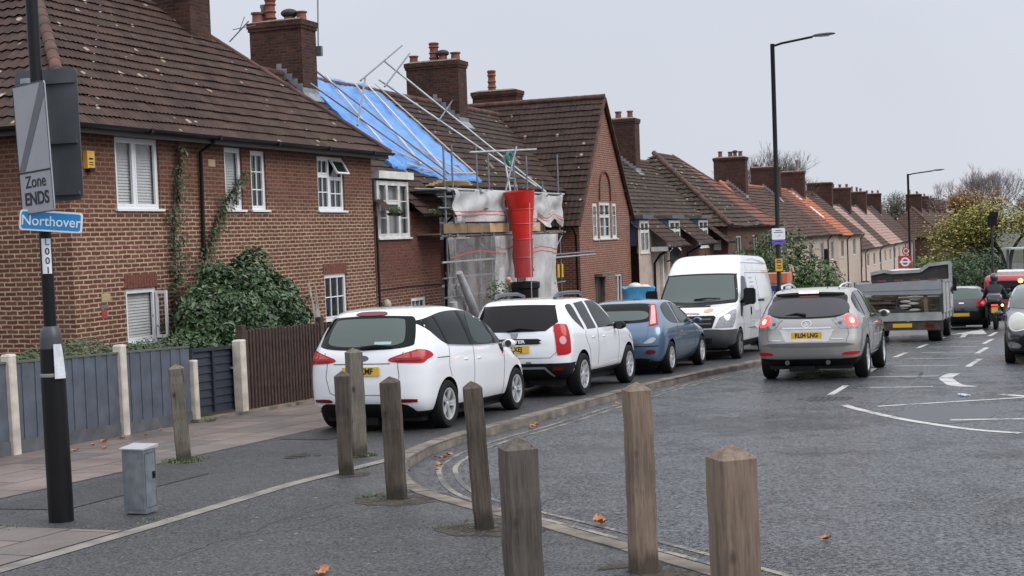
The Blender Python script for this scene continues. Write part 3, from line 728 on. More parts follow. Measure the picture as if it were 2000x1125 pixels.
bollard(0, .165, 1.08, .5, -.045, M['post_pale'], 'short pale split post with an eroded top, leaning in front of the grey fence', shave=1.)
bollard(1, .145, 1.03, .3, -.012, M['post_dark'], 'dark weathered post with a knot hole, overlapping the pale taller post beside it', shave=.3)
bollard(2, .165, 1.19, .75, -.01, M['post_pale'], 'pale pointed post overlapping the number plate of the front white car')
bollard(3, .155, 1.06, .25, -.022, M['post_dark'], 'dark straight post with a white spot, beside the start of the curved kerb')
bollard(4, .14, 1.10, .45, -.045, M['post_dark'], 'narrow dark cracked post leaning left, left of the thick grey one', shave=.5)
bollard(5, .150, 1.11, .62, -.01, M['post_grey'], 'thick grey square post cut off by the bottom edge, left of the tall clean one', )
bollard(6, .150, 1.17, .60, -.008, M['post_new'], 'tall slender brown post with a clean pyramid top, second from the right')
bollard(7, .150, 1.15, .66, -.006, M['post_new'], 'newest and nearest brown post with ringed end grain on its pointed top')

# feeder pillar
T = Thing('feeder_pillar', 'small galvanised steel utility cabinet on the pavement beside the black sign pole', 'utility cabinet', *tn(-3.17, 11.33))
T.o.scale = (.84, .80, .98)
m = MB(); m.box(-.10, .10, -.135, .135, .015, .56); T.part('body', m, M['galv'])
m = MB(); m.add([(-.125, -.155, .56), (.125, -.155, .56), (.125, .155, .56), (-.125, .155, .56), (-.125, -.155, .57), (.125, -.155, .588), (.125, .155, .588), (-.125, .155, .57)], [(0, 3, 2, 1), (4, 5, 6, 7), (0, 1, 5, 4), (1, 2, 6, 5), (2, 3, 7, 6), (3, 0, 4, 7)])
T.part('lid', m, flat('pale_galvanised', (.48, .50, .54), .4, .5, noise=.1))
m = MB(); m.box(.03, .07, -.142, -.136, .30, .36); m.cyl((.05, -.15, .33), (.05, -.14, .33), .012, n=8); T.part('lock', m, M['black'])
m = MB()
for a_, b_, c_, d_ in ((-.085, .085, .06, .064), (-.085, .085, .52, .524), (-.087, -.083, .06, .524), (.083, .087, .06, .524)): m.box(a_, b_, -.1365, -.1345, c_, d_)
T.part('door_seam', m, M['black'])
m = MB(); m.box(-.107, -.1, -.105, .105, .05, .53); m.cyl((-.115, -.07, .5), (-.107, -.07, .5), .012, n=8); T.part('door', m, M['galv'])
m = MB(); m.box(-.07, .07, -.12, .12, -.05, .015); T.part('foot', m, flat('rusty_steel', (.09, .05, .035), .8, noise=.4))

# sign pole
pt, pn = tn(-3.754, 11.07)
T = Thing('sign_pole', 'black steel pole with a thick base carrying the zone sign and street name plate', 'sign pole', pt, pn)
LEAN = Matrix.Rotation(RAD(-.45), 3, 'Y')
T.o.rotation_euler = (LEAN @ Matrix.Rotation(STREET_ROT, 3, 'Z')).to_euler()
m = MB(); m.lathe([(.099, -.1), (.100, .05), (.098, 1.12), (.094, 1.30), (.092, 1.42)], n=28); T.part('base_tube', m, M['polepaint'], smooth=40)
m = MB(); m.lathe([(.092, 1.42), (.088, 1.50), (.080, 1.56), (.056, 1.60), (.0, 1.60)], n=28); T.part('collar', m, flat('grey_pole_paint', (.045, .05, .06), .4), smooth=40)
m = MB(); m.lathe([(.050, 1.55), (.048, 3.0), (.052, 6.2), (.0, 6.2)], n=24); T.part('shaft', m, M['polepaint'], smooth=40)
m = MB(); m.lathe([(.1005, 1.19), (.103, 1.195), (.103, 1.215), (.1005, 1.22)], n=24); T.part('clamp_band', m, flat('worn_band', (.22, .22, .2), .6))
def camyaw(a): return RAD(a) - STREET_ROT      # yaw measured from facing the camera side (-Y)
def plate(m, w, h, r, y0, y1, mi=0, cz=0, cx=0):
    """rounded rectangle in XZ with thickness y0..y1"""
    P = []
    for sx, sz, a0 in ((1, 1, 0), (-1, 1, 90), (-1, -1, 180), (1, -1, 270)):
        for k in range(5):
            a = RAD(a0 + k * 22.5); P.append((cx + sx * (w / 2 - r) + r * math.cos(a), y0, cz + sz * (h / 2 - r) + r * math.sin(a)))
    m.prism(P, (0, y1 - y0, 0), mi); return m
SG = flat('sign_grey', (.30, .31, .34), .45, noise=.05); SGD = flat('sign_stripe_grey', (.115, .12, .135), .5); SB = flat('sign_black', (.012, .012, .014), .5); SBK = flat('sign_back_grey', (.075, .085, .095), .5, .1, noise=.1)
def hung(name, label, cat, X, Y, z, yaw, roll=0.):
    t, n = tn(X, Y); Th = Thing(name, label, cat, t, n, z=z, rot=camyaw(yaw)); 
    Th.o.rotation_euler = (0, roll, RAD(yaw)); return Th
# plate facing the near left
T = hung('zone_sign', 'grey plate with a diagonal bar above the black words Zone ENDS', 'traffic sign', -3.75, 10.84, 2.58, -36, RAD(-3.))
m = MB(); plate(m, .42, 1.03, .03, -.006, .006); T.part('panel', m, SG)
m = MB()
m.prism([(-.205, -.0065, -.17), (-.125, -.0065, -.17), (.205, -.0065, .41), (.205, -.0065, .505), (.155, -.0065, .505)], (0, -.002, 0)); T.part('diagonal_bar', m, SGD)
m = MB(); m.box(-.209, .209, -.0085, -.006, -.190, -.176)
for x0, x1, z0, z1 in ((-.2, .2, .507, .513), (-.2, .2, -.513, -.507), (-.2094, -.204, -.49, .49), (.204, .2094, -.49, .49)): m.box(x0, x1, -.0085, -.006, z0, z1)
T.part('border_lines', m, SB)
for tx, z, s, b in (('Zone', -.265, .135, .001), ('ENDS', -.40, .140, .0035)):
    me = text_mesh(tx, s, SB, b, .001, sx=.92); o = T.part('lettering', me, None); o.location = (0, -.0085, z)
m = MB()
for z in (.36, -.02, -.40): m = MB(); m.box(-.18, .18, .006, .03, z - .02, z + .02); T.part('rail', m, SBK)
# back of the second plate
T = hung('reversed_sign', 'dark grey back of a large traffic plate fixed behind the zone sign', 'traffic sign', -3.75, 11.22, 2.71, -12, RAD(-.4))
m = MB(); plate(m, .56, 1.08, .05, -.005, .005); T.part('panel', m, SBK)
m = MB()
for z in (.43, -.06, -.48): m = MB(); m.box(-.26, .26, -.032, -.005, z - .014, z + .014); T.part('rail', m, SBK)
m = MB(); 
for z in (.43, -.06): m = MB(); m.lathe([(.058, z - .02), (.062, z - .02), (.062, z + .02), (.058, z + .02)], c=(-.07, -.15, 0), n=16); T.part('clamp', m, M['galv'])
# street name plate
NB = flat('name_plate_blue', (.012, .22, .52), .35, noise=.03); NW = flat('name_plate_white', (.72, .74, .78), .35, noise=.03)
T = hung('street_name_plate', 'blue street name plate with white border reading Northover, below the zone sign', 'street sign', -3.673, 10.94, 2.0, 10, RAD(5.5))
m = MB(); plate(m, .485, .165, .025, -.008, .004); T.part('border', m, NW)
m = MB(); plate(m, .455, .135, .018, -.012, -.008); T.part('face', m, NB)
me = text_mesh('Northover', .115, NW, .0005, .001, sx=.90); o = T.part('lettering', me, None); o.location = (0, -.0135, -.004)
# serif feet that give the lettering its roman look
# white number strip
T = hung('number_strip', 'white sticker strip with digits 0 0 1 on the pole below the name plate', 'sticker', -3.757, 11.065, 1.72, 12)
m = MB()
V = []; K = 7
for z in (-.14, .145):
    for k in range(K):
        a = RAD(-52 + k * 90 / (K - 1)); V.append((.0525 * math.sin(a), -.0525 * math.cos(a), z))
for z in (-.14, .145):
    for k in range(K):
        a = RAD(-52 + k * 90 / (K - 1)); V.append((.049 * math.sin(a), -.049 * math.cos(a), z))
m.add(V, [(k, k + 1, K + k + 1, K + k) for k in range(K - 1)] + [(0, K, 3 * K, 2 * K), (K - 1, 3 * K - 1, 4 * K - 1, 2 * K - 1)] + [(K + k, K + k + 1, 3 * K + k + 1, 3 * K + k) for k in range(K - 1)])
T.part('strip', m, NW)
for i, c in enumerate('L001'):
    me = text_mesh(c, .075, NB if c == 'L' else SB, .001, .0015); o = T.part('lettering', me, None); o.location = (.004, -.0535, .115 - i * .076)
# paper notice
T = hung('paper_notice', 'torn white paper notice taped to the thick base of the black pole', 'notice', -3.735, 11.065, .88, 38)
m = MB(); V = []; K = 6; zs = [-.15, -.05, .02, .08, .13]
for j, z in enumerate(zs):
    for k in range(K):
        a = RAD(-26 + k * (52 - 5 * j) / (K - 1)); r = .1035 + .004 * (j > 2) + .003 * math.sin(k + j); V.append((r * math.sin(a), -r * math.cos(a), z))
m.add(V, [(j * K + k, j * K + k + 1, (j + 1) * K + k + 1, (j + 1) * K + k) for j in range(len(zs) - 1) for k in range(K - 1)])
T.part('sheet', m, flat('paper', (.66, .68, .72), .7, noise=.08, nscale=30))

# street lamps
def lamp(t, n, h, label, arm=1.0):
    T = Thing('street_lamp', label, 'street lamp', t, n, rot=0, group='street lamps along the kerb')
    m = MB(); m.lathe([(.11, -.2), (.11, 1.5), (.098, 1.56), (.062, 1.62), (.058, h - .02), (.062, h), (0, h + .01)], n=16); T.part('column', m, M['polepaint'], smooth=40)
    m = MB(); m.path([(0, 0, h - .06), (0, -.25, h), (0, -arm, h + .10)], .032, 10); T.part('arm', m, M['polepaint'], smooth=40)
    m = MB()
    V = []; K = 10; secs = [(0, .03, .03), (.06, .055, .05), (.18, .11, .055), (.38, .125, .05), (.52, .10, .035), (.58, .05, .015)]
    for s_, w, hh in secs:
        for k in range(K):
            a = 2 * math.pi * k / K; V.append((w * math.cos(a), -arm - s_, h + .11 + s_ * .05 + hh * max(-.35, math.sin(a))))
    m.add(V, [(i * K + k, i * K + (k + 1) % K, (i + 1) * K + (k + 1) % K, (i + 1) * K + k) for i in range(len(secs) - 1) for k in range(K)] + [tuple(range(K))[::-1], tuple((len(secs) - 1) * K + k for k in range(K))])
    T.part('lamp_head', m, flat('lamp_head_grey', (.035, .037, .042), .45), smooth=50)
    m = MB(); m.box(-.085, .085, -arm - .42, -arm - .16, h + .09, h + .1135); T.part('lens', m, flat('lamp_lens', (.3, .31, .33), .2))
    m = MB(); m.box(-.07, .0, -.113, -.1, .6, 1.1); T.part('service_door', m, M['polepaint'])
    return T
lamp(18.9, -7.62, 8.0, 'tall black street lamp beside the white van carrying white and yellow notices', 1.05)
lamp(56.5, -7.9, 7.9, 'smaller, more distant black street lamp rising above the tipper truck', 1.25)
# notices on the near lamp
T = hung('information_sign', 'white notice with a purple foot strapped high on the nearer street lamp', 'sign', *(W(18.9, -7.62)[:2]), 1.48, 0); T.o.location.y -= .09
m = MB(); plate(m, .35, .30, .02, -.006, .006, cz=.06); T.part('panel', m, NW)
m = MB(); plate(m, .34, .13, .03, -.006, .006, cz=-.155); T.part('foot_panel', m, flat('purple', (.13, .08, .36), .5))
m = MB()
for z, w in ((.15, .16), (.10, .25), (-.14, .22)): m.box(-w / 2, w / 2, -.009, -.006, z - .008, z + .008)
m.beam((-.04, -.008, -.02), (.05, -.008, .045), .02, .003); T.part('lettering', m, SB)
T = hung('yellow_notice', 'small yellow notice with black lines below the white and purple one', 'sign', *(W(18.9, -7.62)[:2]), .72, 0); T.o.location.y -= .13; T.o.location.x -= .02
m = MB(); plate(m, .19, .33, .01, -.005, .005); T.part('panel', m, flat('notice_yellow', (.62, .36, .04), .5))
m = MB()
for z, w in ((.12, .12), (.07, .14), (-.02, .11), (-.08, .13)): m.box(-w / 2, w / 2, -.008, -.005, z - .014, z + .014)
T.part('lettering', m, SB)
# bus stop flag by the farther lamp
T = hung('bus_stop_flag', 'red bus stop flag with a white ring and bar above the tipper truck', 'bus stop sign', *(W(45.3, -8.6)[:2]), -.05, 0)
RD = flat('sign_red', (.36, .035, .04), .45)
m = MB(); m.cyl((.42, .05, -3.3), (.42, .05, .95), .05, n=10); T.part('post', m, flat('dull_grey_post', (.12, .11, .115), .5))
m = MB(); plate(m, .60, .55, .02, -.012, .012); T.part('panel', m, RD)
m = MB(); m.lathe([(.13, -.013), (.20, -.013), (.20, -.018), (.13, -.018)], axis='y', n=28, closed=True); m.box(-.25, .25, -.0205, -.0185, -.035, .035); T.part('roundel', m, NW)
m = MB(); m.lathe([(0, -.01), (.17, -.01), (.17, .01), (0, .01)], c=(.05, 0, .48), axis='y', n=24); T.part('route_disc', m, RD)
m = MB(); m.lathe([(.09, -.012), (.12, -.012), (.12, -.016), (.09, -.016)], c=(.05, 0, .48), axis='y', n=20, closed=True); T.part('roundel', m, NW)
# black post (telegraph stub) in front of the orange roof
m = MB(); m.lathe([(.10, 0), (.09, 3.6), (.0, 3.64)], n=12)
single('black_post', m, M['polepaint'], 'plain black post standing in front of the house with the orange roof', 'post', 38.0, -6.2, z=-3.2 + .35, smooth=40)
# camera post further along
T = Thing('camera_post', 'slim dark post with a black traffic camera box on top before the autumn tree', 'traffic camera', 63.0, -11.8, z=-5.2)
m = MB(); m.lathe([(.08, 0), (.07, 6.6), (0, 6.6)], n=10); T.part('post', m, flat('post_dark_green', (.03, .035, .03), .5), smooth=40)
m = MB(); m.box(-.35, .35, -.28, .22, 6.55, 7.1); m.box(-.42, .30, -.34, .10, 7.0, 7.3); T.part('camera_box', m, M['black'])
# kiosk / bin with poster behind the van
T = Thing('notice_kiosk', 'low black cabinet with an orange top and blue poster behind the white van', 'kiosk', 20.6, -7.0)
m = MB(); m.box(-.4, .4, -.45, .45, -.05, 1.15); T.part('cabinet', m, M['black'])
m = MB(); m.box(-.42, .42, -.62, .3, 1.72, 1.98); T.part('top_panel', m, flat('orange_red', (.55, .16, .08), .5))
m = MB(); m.box(-.35, .35, -.6, .28, 1.0, 1.72); T.part('display_case', m, flat('dull_white', (.45, .45, .5), .5))
m = MB(); m.box(-.36, -.35, -.54, .22, 1.06, 1.64); T.part('poster', m, flat('poster_blue', (.035, .04, .17), .5))
me = text_mesh('VERY', .17, flat('pale_lettering', (.6, .55, .6), .5), .003, .001); me.transform(Matrix.Rotation(RAD(-90), 4, 'Z')); o = T.part('lettering', me, None); o.location = (-.365, -.16, 1.42)
# striped marker post
m = MB(); m.cyl((0, 0, 0), (0, 0, .5), .06, n=10); m.cyl((0, 0, .5), (0, 0, .75), .061, n=10, mi=1); m.cyl((0, 0, .75), (0, 0, 1.05), .06, n=10); m.cyl((0, 0, 1.05), (0, 0, 1.6), .061, n=10, mi=1)
single('marker_post', m, [M['black'], NW], 'black and white banded marker post between van and silver car', 'post', 18.0, -8.0)

# ================================================================ FENCES, GATE
FN = -2.45
FG = flat('slate_grey_fence_paint', (.080, .094, .120), .6, noise=.22, nscale=4, bump=.3)
FC = flat('pale_concrete_post', (.50, .455, .39), .85, noise=.25, nscale=5, bump=.4)
def fence_panel(t0, t1, label, h=1.12):
    z0 = gz(t0, FN); T = Thing('fence_panel', label, 'fence', t0, FN, z=z0, group='grey vertical board fence panels')
    L_ = t1 - t0; dz = gz(t1, FN) - z0; m = MB(); k = int(L_ / .115)
    for i in range(k):
        x = (i + .5) * L_ / k; zz = dz * x / L_; w = L_ / k * (.99); off_ = .012 if i % 2 else 0
        m.box(x - w / 2, x + w / 2, -.02 - off_, .0 - off_, zz + .17, zz + h - .02 + random.uniform(-.006, .006))
    T.part('boards', m, FG)
    m = MB(); m.add([(0, -.04, h - .02), (L_, -.04, h - .02 + dz), (L_, .02, h - .02 + dz), (0, .02, h - .02), (0, -.04, h + .005), (L_, -.04, h + .005 + dz), (L_, .02, h + .005 + dz), (0, .02, h + .005)], [(0, 3, 2, 1), (4, 5, 6, 7), (0, 1, 5, 4), (1, 2, 6, 5), (2, 3, 7, 6), (3, 0, 4, 7)]); T.part('capping_rail', m, flat('fence_cap_green', (.09, .10, .09), .7))
    m = MB(); m.add([(0, -.035, -.1), (L_, -.035, -.1 + dz), (L_, .01, -.1 + dz), (0, .01, -.1), (0, -.035, .17), (L_, -.035, .17 + dz), (L_, .01, .17 + dz), (0, .01, .17)], [(0, 3, 2, 1), (4, 5, 6, 7), (0, 1, 5, 4), (1, 2, 6, 5), (2, 3, 7, 6), (3, 0, 4, 7)]); T.part('gravel_board', m, flat('grey_gravel_board', (.085, .09, .10), .85, noise=.3, nscale=5, bump=.4))
    for z in (.35, .9):
        m = MB(); m.beam((0, .02, z), (L_, .02, z + dz), .04, .06); T.part('rail', m, FG)
fence_panel(-8.0, -6.27, 'grey board fence panel cut off by the left edge')
fence_panel(-6.13, -4.38, 'grey board fence panel left of the leftmost white post')
fence_panel(-4.24, -2.27, 'grey board fence panel behind the black sign pole, between two white posts')
fence_panel(-2.13, -.62, 'grey board fence panel ending at the gate, behind the pale leaning bollard')
def cpost(t, n, h, w, label, lean=0.):
    m = MB(); c = .015; m.prism([(-w / 2 + c, -w / 2, -.2), (w / 2 - c, -w / 2, -.2), (w / 2, -w / 2 + c, -.2), (w / 2, w / 2, -.2), (-w / 2, w / 2, -.2), (-w / 2, -w / 2 + c, -.2)], (0, 0, h + .19))
    b = [(-w / 2, -w / 2), (w / 2, -w / 2), (w / 2, w / 2), (-w / 2, w / 2)]
    m.add([(x, y, h - .01) for x, y in b] + [(x * .8, y * .8, h + .012) for x, y in b], [(0, 1, 5, 4), (1, 2, 6, 5), (2, 3, 7, 6), (3, 0, 4, 7), (4, 5, 6, 7)])
    ob = single('concrete_post', m, FC, label, 'fence post', t, n, group='white concrete fence posts'); ob.rotation_euler.y = lean
cpost(-6.2, FN - .02, 1.2, .13, 'white concrete fence post outside the left edge of the grey fence')
cpost(-4.31, FN - .02, 1.2, .13, 'leftmost white concrete fence post in view, left of the black pole', -.015)
cpost(-2.2, FN - .02, 1.21, .13, 'white concrete post in the middle of the grey fence, behind the steel cabinet', -.008)
cpost(-.52, FN - .02, .90, .11, 'short white concrete post beside the pale leaning bollard', -.02)
cpost(.70, FN - .04, 1.14, .155, 'thick white concrete post between the dark gate and the brown picket fence', -.012)
# gate: horizontal waney boards, set back between the posts
z0 = gz(0, FN); T = Thing('garden_gate', 'dark slate gate of horizontal lapped boards between two white posts', 'gate', -.45, FN + .10, z=z0 - .02)
m = MB()
for i in range(8): m.add([(0, .0, .12 + i * .12), (1.16, .0, .12 + i * .12 - .04), (1.16, -.02, .12 + i * .12 - .04), (0, -.02, .12 + i * .12), (0, .012, .24 + i * .12), (1.16, .012, .20 + i * .12), (1.16, .004, .20 + i * .12), (0, .004, .24 + i * .12)], [(0, 3, 2, 1), (4, 5, 6, 7), (0, 1, 5, 4), (1, 2, 6, 5), (2, 3, 7, 6), (3, 0, 4, 7)])
GT = flat('gate_dark_paint', (.018, .024, .038), .55, noise=.2)
T.part('boards', m, GT)
m = MB(); m.beam((0, -.03, 1.08), (1.16, -.03, 1.04), .05, .05); m.beam((.56, -.035, .12), (.56, -.035, 1.06), .05, .03, up=(0, 1, 0)); m.beam((.02, -.03, .1), (.02, -.03, 1.1), .05, .04, up=(0, 1, 0)); m.beam((1.14, -.03, .06), (1.14, -.03, 1.06), .05, .04, up=(0, 1, 0)); T.part('frame', m, GT)
m = MB(); m.cyl((1.05, -.06, .72), (1.05, -.02, .72), .02, n=8); T.part('latch', m, M['galv'])
# brown picket fence on a low kerb
BR = flat('brown_fence_paint', (.050, .028, .022), .7, noise=.35, nscale=9, bump=.5)
T = Thing('picket_fence', 'dark brown close-set picket fence behind the front white car', 'fence', .84, FN + .0, z=gz(.84, FN))
dzt = gz(4.84, FN) - gz(.84, FN)
i = 0; x = .12
while x < 3.9:
    m = MB(); w = .052; zz = dzt * x / 4; hh = 1.30 + random.uniform(-.02, .02); r = random.uniform(-.006, .006)
    m.add([(x - w / 2, -.02, zz + .03), (x + w / 2, -.02, zz + .03), (x + w / 2 + r, -.02, zz + hh), (x - w / 2 + r, -.02, zz + hh), (x - w / 2, .01, zz + .03), (x + w / 2, .01, zz + .03), (x + w / 2 + r, .01, zz + hh + .01), (x - w / 2 + r, .01, zz + hh + .01)], [(0, 1, 2, 3), (4, 7, 6, 5), (0, 4, 5, 1), (1, 5, 6, 2), (2, 6, 7, 3), (3, 7, 4, 0)])
    T.part('picket', m, BR); x += .098
for zz, l in ((.35, 0), (1.05, 0)):
    m = MB(); m.beam((0, .03, zz), (3.95, .03, zz + dzt * .98), .04, .07); T.part('rail', m, BR)
for x in (0.02, 2.5, 3.95):
    m = MB(); zz = dzt * x / 4; m.box(x - .06, x + .06, -.03, .07, zz - .1, zz + (1.37 if x < 1 else 1.42)); T.part('post', m, BR)
m = MB(); m.add([(-1.5, -.16, -.1 - dzt * -.375 * -1), (10, -.16, -.1 + dzt * 2.5), (10, .05, -.1 + dzt * 2.5), (-1.5, .05, -.1 - dzt * -.375 * -1), (-1.5, -.16, .05 + dzt * -.375), (10, -.16, .05 + dzt * 2.5), (10, .05, .05 + dzt * 2.5), (-1.5, .05, .05 + dzt * -.375)], [(0, 3, 2, 1), (4, 5, 6, 7), (0, 1, 5, 4), (1, 2, 6, 5), (2, 3, 7, 6), (3, 0, 4, 7)])
T2 = Thing('garden_kerb', 'low mossy stone edging under the gate and the picket fence', 'edging', .84, FN, z=gz(.84, FN)); T2.part('stone', m, M['kerb'])
# ================================================================ HOUSES (street coordinates t, n, z)
def wall_t(m, n, t0, t1, z0, z1, holes=(), rev=.12, back=1, mi=0):
    """wall parallel to the street with rectangular openings (t0,t1,z0,z1) and reveals"""
    ts = sorted({t0, t1, *[h[0] for h in holes], *[h[1] for h in holes]}); zs = sorted({z0, z1, *[h[2] for h in holes], *[h[3] for h in holes]})
    for i in range(len(ts) - 1):
        for j in range(len(zs) - 1):
            a, b, c, d = ts[i], ts[i + 1], zs[j], zs[j + 1]; mt, mz = (a + b) / 2, (c + d) / 2
            if mt < t0 or mt > t1 or mz < z0 or mz > z1: continue
            if any(h[0] < mt < h[1] and h[2] < mz < h[3] for h in holes): continue
            m.quad((a, n, c), (b, n, c), (b, n, d), (a, n, d), mi)
    for a, b, c, d in holes:
        y = n + rev * back
        m.quad((a, n, c), (a, n, d), (a, y, d), (a, y, c), mi); m.quad((b, n, c), (b, y, c), (b, y, d), (b, n, d), mi)
        m.quad((a, n, d), (b, n, d), (b, y, d), (a, y, d), mi); m.quad((a, n, c), (a, y, c), (b, y, c), (b, n, c), mi)
def tile_plane(T, name, p0, td, nd, mz, L_, run, mat, clips=(), tw=.30, gauge=.27, amp=.014, per=.15, samp=4, parent=None, wave=.012, step=.03, label=None):
    """overlapping tile courses on a slope; p0 eave corner (t,n,z); td along the eave, nd up the slope (2D unit vectors)"""
    rnd = random.Random(sum(map(ord, name)) + int(p0[0] * 10)); me = bpy.data.meshes.new(name)
    k = math.sqrt(1 + mz * mz); SLn = run * k; rows = max(1, round(SLn / gauge)); g = SLn / rows; nu = max(2, int(L_ / per * samp)); du = L_ / nu
    N = (-mz * nd[0] / k, -mz * nd[1] / k, 1 / k)
    V = []; F = []; UV = []
    prof = [0.0, .75, 1.0, .55] if samp == 4 else ([0, 1.0] if samp == 2 else [0, .5, 1.0, 1.0, .6, .1])
    ph = rnd.random() * 6
    for r in range(rows):
        jit = rnd.uniform(-.004, .004); tj = {}
        for e in (0, 1, 2):           # riser foot, riser top, upper edge
            v = r * g + (.055 if e == 0 else -.02)
            if e == 2: v = (r + 1) * g + .005
            for i in range(nu + 1):
                u = i * du; tile = int(u / tw)
                if tile not in tj: tj[tile] = (rnd.uniform(-.004, .005), rnd.uniform(-.012, .012))
                h = amp * prof[i % samp] + wave * math.sin(u * .9 + ph + r * .13) * math.sin(v * .7 + ph)
                h += (step + jit + tj[tile][0]) if e == 1 else (-.012 if e == 0 else 0)
                vv = v + (tj[tile][1] if e < 2 else 0)
                hr = vv / k
                V.append((p0[0] + td[0] * u + nd[0] * hr + N[0] * h, p0[1] + td[1] * u + nd[1] * hr + N[1] * h, p0[2] + mz * hr + N[2] * h)); UV.append((u, v + (.01 if e < 2 else -.01)))
        o = r * 3 * (nu + 1)
        for e in (0, 1):
            for i in range(nu):
                a = o + e * (nu + 1) + i; F.append((a, a + 1, a + nu + 2, a + nu + 1))
    me.from_pydata([(x - T.org[0], y - T.org[1], z - T.org[2]) for x, y, z in V], [], F)
    ul = me.uv_layers.new(name='UVMap'); li = 0
    flat_uv = []
    for f in F:
        for i in f: flat_uv += UV[i]
    ul.data.foreach_set('uv', flat_uv)
    me.materials.append(mat)
    if clips:
        bm = bmesh.new(); bm.from_mesh(me)
        for co, no in clips:
            bmesh.ops.bisect_plane(bm, geom=bm.verts[:] + bm.edges[:] + bm.faces[:], plane_co=(co[0] - T.org[0], co[1] - T.org[1], co[2] - T.org[2]), plane_no=no, clear_outer=True, dist=1e-5)
        bm.to_mesh(me); bm.free()
    return T.part(name, me, None, parent=parent, label=label)
def ridge(T, pts, mat, r=.11, name='ridge_tiles', parent=None):
    m = MB()
    for i in range(len(pts) - 1):
        a, b = Vector(pts[i]), Vector(pts[i + 1]); k = max(1, int((b - a).length / .33))
        for j in range(k):
            p, q = a + (b - a) * (j / k), a + (b - a) * ((j + 1) / k + .02); m.cyl(p, q, r * 1.06, r * .96, n=10)
    return T.part(name, m, mat, street=True, parent=parent, smooth=50)
def gutter(T, p, q, down=None, name='gutter', parent=None):
    m = MB(); p, q = Vector(p), Vector(q); d = (q - p).normalized(); s = Vector((d.y, -d.x, 0)); r = .062
    prof = [(-r, 0), (-r * .8, -r * .65), (0, -r), (r * .8, -r * .65), (r, 0), (r * .86, .004), (r * .66, -r * .5), (0, -r * .8), (-r * .66, -r * .5), (-r * .86, .004)]
    V = [e + s * x + Vector((0, 0, z)) for e in (p, q) for x, z in prof]; n = len(prof)
    m.add(V, [(i, (i + 1) % n, n + (i + 1) % n, n + i) for i in range(n)] + [tuple(range(n)), tuple(range(n, 2 * n))[::-1]])
    k = max(1, int((q - p).length / 1.9))
    for j in range(1, k + 1):
        c = p + (q - p) * (j / (k + .5)); m.beam(c - d * .03 - Vector((0, 0, .03)), c + d * .03 - Vector((0, 0, .03)), 2.25 * r, r * 1.25)
    return T.part(name, m, M['black'], street=True, parent=parent)
